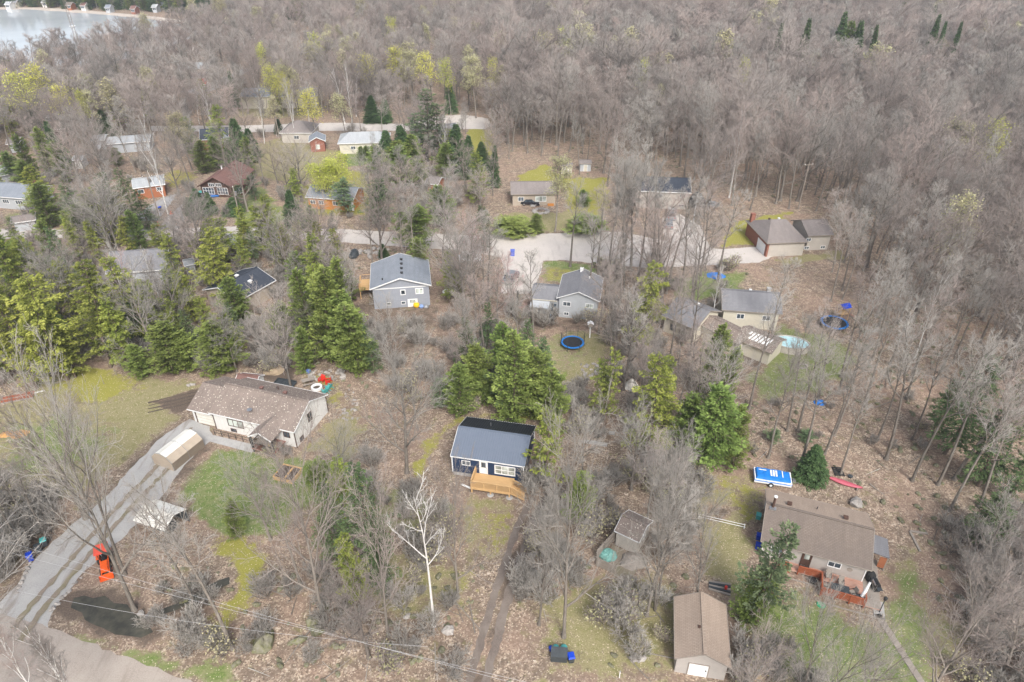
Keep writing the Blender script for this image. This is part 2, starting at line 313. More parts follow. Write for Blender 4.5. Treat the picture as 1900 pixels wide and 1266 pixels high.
# ---------------------------------------------------------------- ground cover (where lawn, moss, bare earth and leaf litter lie)
def W(pts): return np.array([tuple(G(*p).xy) for p in pts])
def sdist(P, X, Y):
    """signed distance to polygon P, positive inside"""
    d = np.full(X.shape, 1e9); ins = np.zeros(X.shape, bool); n = len(P)
    for i in range(n):
        x0, y0 = P[i]; x1, y1 = P[(i + 1) % n]
        ex, ey = x1 - x0, y1 - y0; L = ex * ex + ey * ey + 1e-9
        t = np.clip(((X - x0) * ex + (Y - y0) * ey) / L, 0, 1)
        d = np.minimum(d, np.hypot(X - x0 - t * ex, Y - y0 - t * ey))
        c = ((y0 > Y) != (y1 > Y)) & (X < (x1 - x0) * (Y - y0) / (y1 - y0 + 1e-12) + x0)
        ins ^= c
    return np.where(ins, d, -d)
LAWN, MOSS, DIRT, DRY = 0, 1, 2, 3
COVER = [
 (DRY, .95, 1.5, [(-60,800),(0,750),(60,715),(110,690),(170,672),(250,690),(380,712),(372,740),(345,775),(270,835),(200,885),(130,925),(0,905),(-60,900)]),
 (MOSS, .9, 2.0, [(108,692),(165,675),(232,692),(262,725),(200,745),(140,750),(95,725)]),
 (LAWN, .75, 2.5, [(0,790),(120,760),(220,800),(180,860),(60,890),(0,880)]),
 (LAWN, .95, 1.2, [(402,826),(520,848),(640,850),(660,900),(560,950),(500,1000),(430,1010),(390,980),(350,945),(325,915),(345,880),(380,840)]),
 (MOSS, .85, 1.0, [(395,1000),(450,990),(495,1000),(485,1055),(470,1105),(445,1145),(415,1200),(368,1190),(380,1150),(430,1105),(430,1050)]),
 (LAWN, .9, .8, [(92,1138),(130,1160),(200,1182),(300,1212),(420,1232),(450,1270),(370,1272),(250,1228),(170,1198),(96,1170)]),
 (DRY, .8, 1.5, [(860,905),(960,912),(985,960),(965,1020),(930,1060),(900,1050),(850,1000),(850,940)]),
 (MOSS, .55, 1.5, [(880,930),(960,950),(955,1010),(925,1050),(890,1020)]),
 (MOSS, .75, .8, [(770,855),(790,820),(845,775),(930,762),(990,768),(990,778),(870,778),(838,800),(805,850),(785,885),(765,885)]),
 (DIRT, .6, 1.0, [(800,850),(825,805),(845,800),(838,850),(836,890),(800,900)]),
 (MOSS, .65, 1.2, [(558,690),(612,700),(640,735),(640,780),(618,790),(612,730),(560,706)]),
 (DRY, .85, 1.5, [(612,780),(650,740),(680,800),(650,850),(560,842)]),
 (DRY, .9, 2.0, [(1290,880),(1395,868),(1425,925),(1405,1000),(1400,1062),(1480,1095),(1650,1150),(1645,1040),(1690,1022),(1730,1100),(1800,1180),(1770,1300),(1450,1300),(1370,1180),(1340,1100),(1290,1010)]),
 (MOSS, .55, 2.0, [(1295,885),(1395,872),(1420,925),(1400,990),(1330,940)]),
 (LAWN, .8, 2.0, [(1400,1070),(1500,1110),(1645,1160),(1640,1060),(1700,1060),(1760,1180),(1740,1300),(1460,1300),(1380,1180)]),
 (DIRT, .75, .8, [(1312,945),(1335,935),(1360,945),(1350,970),(1320,968)]),
 (DRY, .9, 1.5, [(1000,630),(1060,600),(1130,625),(1120,700),(1060,720),(1000,690)]),
 (LAWN, .5, 1.5, [(1000,640),(1040,610),(1100,660),(1040,700)]),
 (LAWN, .9, .8, [(1008,484),(1050,484),(1100,492),(1112,520),(1000,527)]),
 (MOSS, .6, .8, [(1010,495),(1080,500),(1100,520),(1002,525)]),
 (LAWN, .7, 1.5, [(1380,690),(1450,600),(1560,625),(1600,660),(1560,710),(1500,735),(1400,745)]),
 (LAWN, .9, 1.0, [(1240,520),(1300,505),(1385,505),(1370,540),(1270,565)]),
 (MOSS, .9, .8, [(1340,458),(1362,412),(1440,396),(1470,394),(1415,440),(1400,455)]),
 (DRY, .9, .8, [(1440,480),(1560,465),(1570,480),(1450,492)]),
 (MOSS, .9, 1.2, [(965,322),(1010,303),(1035,320),(1060,330),(1125,330),(1130,380),(1100,410),(1050,402),(1045,350),(960,340)]),
 (DRY, .8, 1.0, [(940,395),(1100,390),(1100,430),(1040,432),(940,425)]),
 (MOSS, .9, .8, [(868,240),(912,240),(918,290),(870,300)]),
 (LAWN, .95, .8, [(630,276),(705,264),(705,300),(640,312)]),
 (MOSS, .8, 1.5, [(556,345),(620,318),(690,318),(690,400),(560,400)]),
 (DRY, .9, 2.0, [(440,275),(520,255),(630,280),(640,330),(520,340),(450,320)]),
 (LAWN, .7, 1.0, [(430,400),(480,340),(540,400),(520,420),(440,420)]),
 (LAWN, .6, 1.0, [(0,395),(50,392),(60,410),(0,425)]),
 (MOSS, .6, 1.0, [(280,330),(340,310),(370,330),(320,350)]),
 (DIRT, 1.0, .8, [(475,705),(492,662),(512,652),(542,662),(546,712)]),
 (DIRT, .9, .5, [(272,746),(330,730),(385,718),(388,742),(330,772),(318,760)]),
 (DIRT, .55, 1.0, [(840,890),(940,905),(1000,925),(990,945),(900,925),(840,915)]),
 (DIRT, .6, 1.0, [(640,560),(820,560),(800,640),(720,680),(650,650)]),
 (DIRT, .85, .8, [(100,1130),(140,1085),(200,1085),(280,1120),(300,1180),(270,1205),(190,1185),(110,1155)]),
 (DIRT, .7, .8, [(300,1100),(420,1060),(440,1085),(380,1130),(300,1160)]),
 (DIRT, .6, 1.0, [(1140,980),(1190,985),(1230,1030),(1180,1070),(1120,1040)]),
 (DIRT, .9, .6, [(1040,1200),(1090,1200),(1100,1250),(1050,1240)]),
 (DIRT, .7, 1.0, [(1220,560),(1400,600),(1420,700),(1300,620)]),
 (DIRT, .6, 1.0, [(960,590),(1120,590),(1110,615),(970,612)]),
 (LAWN, .7, 1.5, [(250,165),(300,160),(310,175),(250,180)]),
 (DIRT, .8, 1.2, [(865,1290),(900,1150),(940,1030),(985,930),(1008,930),(985,1010),(950,1100),(925,1200),(915,1290)]),
 (DRY, .75, 2.5, [(640,1000),(900,1050),(880,1150),(700,1150),(600,1080)]),
 (LAWN, .6, 2.0, [(560,860),(760,900),(850,930),(840,1000),(700,1010),(560,980)]),
 (MOSS, .5, 2.0, [(850,1060),(905,1050),(890,1130),(860,1150)]),
 (DRY, .8, 2.5, [(1000,1080),(1250,1060),(1290,1180),(1240,1266),(1000,1266)]),
 (DIRT, .7, 2.2, [(345,772),(400,800),(400,840),(340,895),(285,965),(225,1015),(170,1070),(130,1110),(100,1150),(0,1190),(-20,1110),(50,1035),(100,985),(182,922),(242,852),(292,802)]),
 (DRY, .7, 3, [(430,160),(600,170),(600,220),(430,220)]),
]
ROADS = {
 'gravel_driveway': ('grey gravel driveway running from the white bungalow down to the lane', 'gravel', [(352,778),(388,792),(398,812),(372,832),(330,880),(278,950),(222,1002),(160,1058),(122,1100),(98,1140),(85,1175),(40,1180),(0,1180),(0,1120),(30,1085),(58,1045),(110,995),(190,930),(250,862),(300,812)]),
 'dirt_lane': ('pale dirt lane curving across the lower left corner', 'dirtroad', [(-80,1130),(0,1140),(60,1156),(100,1168),(180,1198),(260,1230),(350,1264),(400,1310),(-120,1330)]),
 'village_road': ('wide pale gravel road crossing behind the front row of houses', 'road', [(-60,427),(60,424),(160,428),(300,425),(450,420),(640,426),(850,436),(900,438),(1000,434),(1150,430),(1240,448),(1335,463),(1412,458),(1440,474),(1410,487),(1330,492),(1200,497),(1120,491),(1048,483),(1008,484),(1000,515),(985,545),(930,545),(936,500),(930,478),(850,464),(740,458),(640,450),(450,444),(300,446),(50,441),(-60,446)]),
 'chalet_driveway': ('asphalt driveway leading up to the brown chalet', 'asphalt', [(292,424),(318,396),(342,376),(368,366),(360,385),(346,402),(334,424)]),
 'neighbour_driveway': ('grey driveway beside the orange sided house', 'asphalt', [(238,410),(262,392),(300,368),(328,360),(318,376),(292,410)]),
 'back_road': ('narrow pale road behind the far row of houses', 'road', [(280,234),(450,233),(620,228),(752,230),(812,216),(860,213),(905,220),(912,232),(900,240),(850,240),(760,243),(600,243),(450,246),(280,243)]),
 'far_road': ('far grey road winding through the bare woods', 'asphalt', [(330,172),(372,160),(410,148),(452,126),(468,128),(440,146),(400,166),(372,176)]),
 'far_driveway': ('pale sandy driveway beside the red far house', 'road', [(205,170),(225,158),(232,152),(228,170)]),
 'truck_driveway': ('gravel driveway where the silver pickup stands', 'road', [(1232,440),(1228,405),(1262,398),(1300,420),(1318,462),(1240,452)]),
 'rut': None }
# world grid, fine near the camera
def grid_axis(lo, hi, fine_lo, fine_hi, step, far):
    a = list(np.arange(fine_lo, fine_hi + .01, step)); s = step
    x = fine_hi
    while x < hi: s *= far; x += s; a.append(min(x, hi))
    x = fine_lo; s = step; b = []
    while x > lo: s *= far; x -= s; b.append(max(x, lo))
    return np.array(b[::-1] + a)
gx = grid_axis(-3500, 3500, -115, 85, 0.6, 1.12); gy = grid_axis(-600, 5000, 28, 215, 0.6, 1.10)
X, Y = np.meshgrid(gx, gy); cov = np.zeros(X.shape + (4,))
wob = 0.9 * np.sin(X * .9 + 1.3 * np.sin(Y * .7)) + 0.7 * np.sin(Y * 1.3 + X * .4) + 0.5 * np.sin(X * 2.3 - Y * 1.9)
for ch, wt, soft, pts in COVER:
    P = W(pts); m = 4
    bx = (gx > P[:, 0].min() - m) & (gx < P[:, 0].max() + m); by = (gy > P[:, 1].min() - m) & (gy < P[:, 1].max() + m)
    ix = np.ix_(by, bx)
    d = sdist(P, X[ix], Y[ix]) + wob[ix] * .5 * min(soft, 1.2)
    wgt = np.clip(d / (2 * soft) + .5, 0, 1) * wt
    sub = cov[ix]
    for k in range(4):
        if k != ch: sub[..., k] *= 1 - wgt * (.9 if ch == DIRT else .6)
    sub[..., ch] = np.maximum(sub[..., ch], wgt); cov[ix] = sub
nx, ny = len(gx), len(gy)
vid = np.arange(nx * ny).reshape(ny, nx)
quads = np.stack([vid[:-1, :-1], vid[:-1, 1:], vid[1:, 1:], vid[1:, :-1]], -1).reshape(-1, 4)
me = bpy.data.meshes.new('ground'); me.vertices.add(nx * ny)
me.vertices.foreach_set('co', np.stack([X, Y, np.zeros_like(X)], -1).reshape(-1).astype('f'))
me.loops.add(quads.size); me.loops.foreach_set('vertex_index', quads.reshape(-1).astype('i'))
me.polygons.add(len(quads)); me.polygons.foreach_set('loop_start', np.arange(0, quads.size, 4, dtype='i'))
me.update()
ca = me.color_attributes.new('cover', 'FLOAT_COLOR', 'POINT'); ca.data.foreach_set('color', cov.reshape(-1).astype('f'))
m, t, b = newmat('woodland_ground')
co = N(t, 'ShaderNodeTexCoord').outputs['Object']
at = N(t, 'ShaderNodeAttribute', attribute_name='cover'); sp = N(t, 'ShaderNodeSeparateColor'); t.links.new(at.outputs['Color'], sp.inputs[0])
vo = N(t, 'ShaderNodeTexVoronoi'); vo.inputs['Scale'].default_value = 6.2; t.links.new(co, vo.inputs['Vector'])
cell = N(t, 'ShaderNodeSeparateColor'); t.links.new(vo.outputs['Color'], cell.inputs[0])
big = noise(t, co, 0.12, 5, .65); mid = noise(t, co, 0.9, 5, .7); fine = noise(t, co, 7.0, 4, .7)
lit = ramp(t, cell.outputs[0], [(0.0, (0.11, 0.085, 0.065)), (0.3, (0.25, 0.185, 0.14)), (0.62, (0.38, 0.295, 0.22)), (0.86, (0.49, 0.395, 0.30)), (1.0, (0.64, 0.55, 0.45))])
lit = mixc(t, ramp(t, mid, [(0.40, (.9, .9, .9)), (0.62, (0, 0, 0))]), lit, (0.17, 0.13, 0.10))
lit = mixc(t, ramp(t, big, [(0.45, (0, 0, 0)), (0.62, (.5, .5, .5))]), lit, (0.33, 0.225, 0.17))
mossy = ramp(t, noise(t, co, 0.5, 6, .75), [(0.56, (0, 0, 0)), (0.68, (.75, .75, .75))])
lit = mixc(t, mossy, lit, (0.20, 0.19, 0.085))
grass = ramp(t, fine, [(0.3, (0.085, 0.125, 0.035)), (0.55, (0.155, 0.21, 0.065)), (0.75, (0.27, 0.29, 0.12))])
grass = mixc(t, ramp(t, mid, [(0.45, (0, 0, 0)), (0.62, (.6, .6, .6))]), grass, (0.30, 0.27, 0.16))
moss = ramp(t, fine, [(0.3, (0.19, 0.19, 0.045)), (0.7, (0.36, 0.33, 0.085))])
dry = ramp(t, fine, [(0.28, (0.17, 0.15, 0.075)), (0.52, (0.28, 0.25, 0.135)), (0.75, (0.39, 0.34, 0.21))])
dry = mixc(t, ramp(t, mid, [(0.5, (0, 0, 0)), (0.66, (.55, .55, .55))]), dry, (0.16, 0.17, 0.05))
dirt = ramp(t, fine, [(0.3, (0.08, 0.06, 0.045)), (0.6, (0.16, 0.125, 0.10)), (0.8, (0.27, 0.22, 0.18))])
brk = math_(t, 'ADD', math_(t, 'MULTIPLY', mid, .7), math_(t, 'MULTIPLY', fine, .4))
def cut(w_): return math_(t, 'MULTIPLY', math_(t, 'SUBTRACT', math_(t, 'ADD', w_, math_(t, 'MULTIPLY', math_(t, 'SUBTRACT', brk, .55), 1.9)), .44), 4.0, clamp=True)
leafs = math_(t, 'GREATER_THAN', cell.outputs[1], 0.84)
spk = math_(t, 'MULTIPLY', leafs, math_(t, 'LESS_THAN', vo.outputs['Distance'], 0.36))
green = mixc(t, cut(sp.outputs[1]), mixc(t, cut(sp.outputs[0]), mixc(t, cut(at.outputs['Alpha']), lit, dry), grass), moss)
col = mixc(t, math_(t, 'MULTIPLY', spk, .8), green, (0.56, 0.48, 0.36))
col = mixc(t, cut(sp.outputs[2]), col, dirt)
t.links.new(col, b.inputs['Base Color']); b.inputs['Roughness'].default_value = 1.0; b.inputs['Specular IOR Level'].default_value = 0.05
bump(t, b, math_(t, 'ADD', cell.outputs[2], math_(t, 'MULTIPLY', fine, 1.5)), 0.55, 0.06)
me.materials.append(m)
ground = bpy.data.objects.new('ground', me); C.objects.link(ground)
tag(ground, 'woodland ground of fallen leaves with mossy lawns and bare earth', kind='structure')

def gravelmat(name, c1, c2, c3, sc=1.0):
    m, t, b = newmat(name)
    co = N(t, 'ShaderNodeTexCoord').outputs['Object']
    f = noise(t, co, 9 * sc, 4, .8); g = noise(t, co, .5, 5, .65); mp = N(t, 'ShaderNodeMapping'); t.links.new(co, mp.inputs[0])
    mp.inputs['Scale'].default_value = (.9, .16, 1); mp.inputs['Rotation'].default_value = (0, 0, R(-18))
    s_ = noise(t, mp.outputs[0], 1.0, 4, .6)
    col = ramp(t, f, [(0.3, tuple(x * .72 for x in c1)), (0.5, c1), (0.75, tuple(min(1, x * 1.3) for x in c1))])
    col = mixc(t, ramp(t, g, [(0.42, (0, 0, 0)), (0.66, (.7, .7, .7))]), col, c2)
    col = mixc(t, ramp(t, s_, [(0.54, (0, 0, 0)), (0.68, (.65, .65, .65))]), col, c3)
    t.links.new(col, b.inputs['Base Color']); b.inputs['Roughness'].default_value = .95; b.inputs['Specular IOR Level'].default_value = .1
    bump(t, b, f, .5, .04)
    return m
MT['gravel'] = gravelmat('grey_gravel', (0.37, 0.36, 0.345), (0.43, 0.42, 0.395), (0.21, 0.175, 0.145))
MT['dirtroad'] = gravelmat('dirt_road', (0.34, 0.295, 0.255), (0.39, 0.345, 0.30), (0.25, 0.21, 0.175))
MT['road'] = gravelmat('pale_gravel_road', (0.50, 0.46, 0.42), (0.54, 0.49, 0.45), (0.40, 0.36, 0.33))
MT['asphalt'] = gravelmat('worn_asphalt', (0.32, 0.315, 0.31), (0.36, 0.35, 0.34), (0.26, 0.25, 0.24))
MT['rut'] = gravelmat('packed_rut_soil', (0.17, 0.14, 0.12), (0.24, 0.205, 0.175), (0.13, 0.105, 0.09))
MT['rut2'] = gravelmat('leafy_track_soil', (0.25, 0.205, 0.165), (0.20, 0.19, 0.10), (0.33, 0.28, 0.225))
MT['beach'] = gravelmat('beach_sand', (0.50, 0.44, 0.38), (0.44, 0.38, 0.32), (0.40, 0.34, 0.29))
def sheet(name, label, mat, P, z, jit=0.18, kind='structure', cat=None, step=0.8):
    out = []
    n = len(P)
    for i in range(n):
        a, c = np.array(P[i]), np.array(P[(i + 1) % n]); L = np.hypot(*(c - a)); k = max(1, min(60, int(L / step)))
        for j in range(k):
            p = a + (c - a) * j / k
            out.append((p[0] + rng.uniform(-jit, jit), p[1] + rng.uniform(-jit, jit), z))
    me = bpy.data.meshes.new(name); me.from_pydata(out, [], [tuple(range(len(out)))])
    me.materials.append(MT[mat]); me.update()
    if me.polygons[0].normal.z < 0: me.flip_normals()
    o = bpy.data.objects.new(name, me); C.objects.link(o); return tag(o, label, cat, kind=kind)
ROADP = []
z = 0.008
for nme, v in ROADS.items():
    if v is None: continue
    P = W(v[2]); ROADP.append(P); sheet(nme, v[0], v[1], P, z); z += .004
def strip(pts, wd):
    """polygon along a world polyline"""
    p = [Vector(q) for q in pts]; L = []; Rr = []
    for i, q in enumerate(p):
        d = (p[min(i + 1, len(p) - 1)] - p[max(i - 1, 0)]).normalized(); n_ = Vector((-d.y, d.x))
        w_ = wd * rng.uniform(.85, 1.15) / 2
        L.append(tuple(q + n_ * w_)); Rr.append(tuple(q - n_ * w_))
    return L + Rr[::-1]
cen = [G(*q).xy for q in [(880,1290),(895,1230),(915,1160),(935,1090),(955,1030),(972,980),(990,940),(1000,925)]]
ROADP.append(np.array(strip(cen, 3.4)))
for s_ in (-.75, .75):
    sheet('wheel_rut', 'worn %s wheel rut of the dirt track in front of the cottage' % ('western' if s_ < 0 else 'eastern'), 'rut', strip([c + Vector((s_, 0)) for c in cen], .8), .026, .13, step=.5)
for k in range(4):
    a = G(275, 748 + 6 * k).xy; c = G(384, 722 + 6 * k).xy
    sheet('tyre_rut', '%s dark muddy tyre rut on the lawn beside the white bungalow' % ['farthest', 'second farthest', 'second nearest', 'nearest'][k], 'soil', strip([a.lerp(c, q / 6) + Vector((0, .12 * math.sin(q + k))) for q in range(7)], .2 + .05 * (k % 2)), .03 + .004 * k, .09)
dcn = [G(*q).xy for q in [(362,800),(322,846),(270,902),(212,962),(160,1022),(112,1078),(62,1136),(30,1180)]]
for s_ in (-1, 1):
    sheet('tyre_track', 'brown earthy tyre track along the %s side of the gravel driveway' % ('upper left' if s_ < 0 else 'lower right'), 'rut2', strip([c + Vector((.62, -.62)) * s_ * 1.1 for c in dcn], .55), .075, .16, step=.5)
# water
m, t, b = newmat('lake_water'); co = N(t, 'ShaderNodeTexCoord').outputs['Object']
t.links.new(mixc(t, ramp(t, noise(t, co, .02, 4), [(.4, (0, 0, 0)), (.6, (1, 1, 1))]), (.42, .45, .47), (.50, .53, .55)), b.inputs['Base Color'])  # pale base colour stands in for the reflection of the bright sky
b.inputs['Roughness'].default_value = .12; b.inputs['IOR'].default_value = 1.33; bump(t, b, noise(t, co, .5, 4), .05, .1)
MT['lake'] = m
m, t, b = newmat('pond_water'); co = N(t, 'ShaderNodeTexCoord').outputs['Object']
t.links.new(mixc(t, ramp(t, noise(t, co, .6, 4), [(.4, (0, 0, 0)), (.65, (1, 1, 1))]), (.045, .045, .038), (.09, .085, .065)), b.inputs['Base Color'])
b.inputs['Roughness'].default_value = .06; b.inputs['IOR'].default_value = 1.33; bump(t, b, noise(t, co, 3, 3), .04, .05)
MT['pond'] = m
lake = W([(-700,16),(-300,15),(0,17),(60,17),(120,21),(180,26),(240,31),(290,37),(330,44),(400,50),(314,88),(250,106),(180,122),(120,132),(60,148),(0,186),(-60,230),(-500,320),(-900,340)])
LAKEP = lake
sheet('lake_water', 'pale calm lake beyond the woods, overcast sky reflection painted into its colour', 'lake', lake, .02, .8, step=6)
bp = [G(*q).xy for q in [(-700,15.5),(-300,14.5),(0,16),(60,16),(120,19.5),(180,24),(240,29),(290,34.5),(335,41)]]
BEACH = strip(bp, 9); sheet('beach', 'narrow sandy beach along the far shore of the lake', 'beach', BEACH, .03, .8, step=6)
sheet('pond_water', 'small dark pond beside the lane in the lower left', 'pond', W([(132,1128),(138,1112),(158,1104),(172,1112),(196,1106),(214,1118),(238,1122),(248,1138),(268,1146),(272,1160),(284,1176),(262,1184),(240,1178),(214,1176),(196,1164),(168,1158),(150,1140)]), .03, .15)
sheet('stream_water', 'dark narrow stream running from the pond under the trees', 'pond', strip([G(*q).xy for q in [(268,1165),(290,1140),(330,1125),(362,1110),(395,1090),(425,1078)]], .9), .034, .15)
sheet('shed_patio', 'leaf-strewn pale board floor beside the small fenced shed', 'rut2', W([(1110,1048),(1138,1012),(1196,1032),(1190,1050),(1166,1084),(1142,1070)]), .02, .1)
EXCLP = [(1040, 1215, 3.2), (1160, 1048, 3.0)]
PONDP = [W([(120,1120),(150,1090),(200,1090),(245,1110),(280,1140),(290,1175),(255,1198),(205,1190),(140,1165)])]

# ---------------------------------------------------------------- buildings
class House:
    """gabled or hipped house; local x runs along the front eave, y away from the camera"""
    def __init__(s, name, label, cat, pL, pR, zE, Wd, rise, wall, roof, ridge='x', trim='white', oh=.4, fnd=0.0, flat=None, hip=0.0, land=None, group=None, L=None, rakes=(-1, 1), trimw=.16):
        a, b_ = G(*pL, zE), G(*pR, zE); d = (b_ - a); s.ang = math.atan2(d.y, d.x); s.L = L or d.length; s.W = Wd
        ux = Vector((math.cos(s.ang), math.sin(s.ang), 0)); uy = Vector((-ux.y, ux.x, 0))
        c = a + ux * s.L / 2 + uy * Wd / 2; s.c = c; s.zE = zE; s.rise = rise; s.oh = oh; s.ridge = ridge; s.hip = hip
        s.root = thing(name, label, cat, (c.x, c.y, 0), s.ang, group); s.wallm = wall
        EXCL.append((c.x, c.y, s.L / 2, Wd / 2, s.ang))
        if land: LAND[land] = (c.x, c.y)
        hl, hw = s.L / 2, Wd / 2; il, iw = hl - oh, hw - oh; th = .16; drop = th + .02
        if ridge == 'y': hl_, hw_ = hw, hl; il_, iw_ = iw, il
        else: hl_, hw_ = hl, hw; il_, iw_ = il, iw
        sw = (lambda p: (p[1], p[0], p[2])) if ridge == 'y' else (lambda p: p)
        zt = lambda y: zE + rise * (1 - abs(y) / hw_) - drop          # underside of roof at offset y
        m = MB(); sec = [(-iw_, fnd), (iw_, fnd), (iw_, zt(iw_)), (0, zt(0) if not hip else zt(iw_)), (-iw_, zt(iw_))]
        v = [sw((x, y, z)) for x in (-il_, il_) for y, z in sec]
        m.add(v, [(0, 1, 2, 3, 4), (9, 8, 7, 6, 5)] + [(i, i + 5, (i + 1) % 5 + 5, (i + 1) % 5) for i in range(5)])
        part(s.root, 'wall', m, wall)
        if fnd > .05: part(s.root, 'foundation', MB().box(-il + .03, il - .03, -iw + .03, iw - .03, 0, fnd), 'concrete')
        m = MB(); rl = hl_ - hip
        for sg in (-1, 1):
            m.slab([sw(p) for p in [(-hl_, sg * hw_, zE), (hl_, sg * hw_, zE), (rl, 0, zE + rise), (-rl, 0, zE + rise)]], th)
            if hip: m.slab([sw(p) for p in [(sg * hl_, -hw_, zE), (sg * hl_, hw_, zE), (sg * rl, 0, zE + rise)]], th)
        s.roof = part(s.root, 'roof', m, roof)
        m = MB(); e = .03; tw = trimw
        for sg in (-1, 1): m.beam(sw((-hl_ - e, sg * (hw_ + e), zE - tw / 2 + .01)), sw((hl_ + e, sg * (hw_ + e), zE - tw / 2 + .01)), .045, tw)
        for sx in (-1, 1):
            if hip: m.beam(sw((sx * (hl_ + e), -hw_, zE - tw / 2 + .01)), sw((sx * (hl_ + e), hw_, zE - tw / 2 + .01)), .045, tw)
            elif sx in rakes:
                for sg in (-1, 1): m.beam(sw((sx * (hl_ + e), sg * hw_, zE - tw / 2 + .02)), sw((sx * (hl_ + e), 0, zE + rise - tw / 2 + .02)), .045, tw)
        part(s.root, 'fascia', m, trim)
        if not hip: part(s.root, 'ridge_cap', MB().beam(sw((-rl, 0, zE + rise + .015)), sw((rl, 0, zE + rise + .015)), .3, .05), roof)
        s.il, s.iw = il, iw
    def face(s, f, u, z, o=0.0):
        return {'f': (u, -s.iw - o, z), 'b': (u, s.iw + o, z), 'r': (s.il + o, u, z), 'l': (-s.il - o, u, z)}[f]
    def fbox(s, m, f, u0, u1, z0, z1, o0, o1):
        if f == 'f': m.box(u0, u1, -s.iw - o1, -s.iw - o0, z0, z1)
        elif f == 'b': m.box(u0, u1, s.iw + o0, s.iw + o1, z0, z1)
        elif f == 'r': m.box(s.il + o0, s.il + o1, u0, u1, z0, z1)
        else: m.box(-s.il - o1, -s.il - o0, u0, u1, z0, z1)
        return m
    def window(s, f, u, z, w_, h, frame='white', pane='glass', mull=1, bars=0, fw=.08, label=None):
        m = MB()
        for a in ((u - w_/2 - fw, u - w_/2, z - h/2 - fw, z + h/2 + fw), (u + w_/2, u + w_/2 + fw, z - h/2 - fw, z + h/2 + fw), (u - w_/2, u + w_/2, z - h/2 - fw, z - h/2), (u - w_/2, u + w_/2, z + h/2, z + h/2 + fw)):
            s.fbox(m, f, *a, -.02, .06)
        for k in range(1, mull + 1) if mull else []:
            x = u - w_/2 + w_ * k / (mull + 1); s.fbox(m, f, x - fw * .4, x + fw * .4, z - h/2, z + h/2, -.01, .05)
        for k in range(1, bars + 1):
            zz = z - h/2 + h * k / (bars + 1); s.fbox(m, f, u - w_/2, u + w_/2, zz - fw * .3, zz + fw * .3, -.01, .045)
        fr = part(s.root, 'window', m, frame, label=label)
        for k in range(mull + 1):
            x0 = u - w_/2 + w_ * k / (mull + 1) + .005; part(fr, 'pane', s.fbox(MB(), f, x0, x0 + w_ / (mull + 1) - .01, z - h/2, z + h/2, -.015, .012), pane)
        return fr
    def door(s, f, u, z0, w_=.9, h=2.05, mat='white', frame='white', pane=None):
        m = MB(); fw = .1
        for a in ((u - w_/2 - fw, u - w_/2, z0, z0 + h + fw), (u + w_/2, u + w_/2 + fw, z0, z0 + h + fw), (u - w_/2, u + w_/2, z0 + h, z0 + h + fw)): s.fbox(m, f, *a, -.02, .06)
        part(s.root, 'door_frame', m, frame); d = part(s.root, 'door', s.fbox(MB(), f, u - w_/2, u + w_/2, z0, z0 + h, -.02, .03), mat)
        part(d, 'handle', s.fbox(MB(), f, u + w_ * .36, u + w_ * .42, z0 + .95, z0 + 1.05, .03, .1), 'black')
        if pane: part(d, 'pane', s.fbox(MB(), f, u - w_ * .32, u + w_ * .32, z0 + h * .5, z0 + h * .9, .03, .036), pane)
        return d
    def corners(s, mat='white', z0=0.0, w_=.1):
        zt = s.zE - .16
        for sx in (-1, 1):
            for sy in (-1, 1): part(s.root, 'corner_board', MB().box(sx * (s.il + .025) - w_/2, sx * (s.il + .025) + w_/2, sy * (s.iw + .025) - w_/2, sy * (s.iw + .025) + w_/2, z0, zt), mat)
    def top(s, x, y):
        hw_ = s.W / 2 if s.ridge == 'x' else s.L / 2
        return s.zE + s.rise * (1 - abs(y if s.ridge == 'x' else x) / hw_)
    def vent(s, x, y, mat='black', r=.14, h=.3):
        z = s.top(x, y); m = MB(); m.box(x - r, x + r, y - r, y + r, z - .1, z + h * .6); m.box(x - r * 1.5, x + r * 1.5, y - r * 1.5, y + r * 1.5, z + h * .6, z + h)
        part(s.root, 'roof_vent', m, mat)
    def pipe(s, x, y, r=.05, h=.5, mat='black'):
        z = s.top(x, y); part(s.root, 'vent_pipe', MB().tube((x, y, z - .1), (x, y, z + h), r, n=8), mat)
    def chimney(s, x, y, w_=.6, h=1.0, mat='brick'):
        z = s.top(x, y); m = MB(); m.box(x - w_/2, x + w_/2, y - w_/2, y + w_/2, z - .4, z + h); m.box(x - w_/2 - .06, x + w_/2 + .06, y - w_/2 - .06, y + w_/2 + .06, z + h, z + h + .1)
        part(s.root, 'chimney', m, mat)
    def loc(s, x, y, z=0):
        c_, s_ = math.cos(s.ang), math.sin(s.ang); return Vector((s.c.x + x * c_ - y * s_, s.c.y + x * s_ + y * c_, z))

MT['shg_brown'] = shingles('brown_grey_shingles', (0.215, 0.175, 0.15), (0.26, 0.21, 0.18), (0.30, 0.245, 0.21), speck=1.0)
MT['shg_tan'] = shingles('faded_tan_shingles', (0.19, 0.155, 0.13), (0.225, 0.185, 0.155), (0.155, 0.13, 0.115))
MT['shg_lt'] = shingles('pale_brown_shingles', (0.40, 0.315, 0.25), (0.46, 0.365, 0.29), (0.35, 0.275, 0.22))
MT['shg_slate'] = shingles('slate_grey_shingles', (0.225, 0.25, 0.285), (0.26, 0.285, 0.32), (0.28, 0.30, 0.33))
MT['shg_grey'] = shingles('grey_shingles', (0.22, 0.22, 0.235), (0.26, 0.26, 0.27), (0.19, 0.19, 0.20))
MT['shg_taupe'] = shingles('grey_brown_shingles', (0.25, 0.22, 0.205), (0.29, 0.255, 0.24), (0.21, 0.185, 0.175))
MT['shg_dark'] = shingles('dark_navy_shingles', (0.05, 0.06, 0.08), (0.07, 0.08, 0.10), (0.06, 0.068, 0.085))
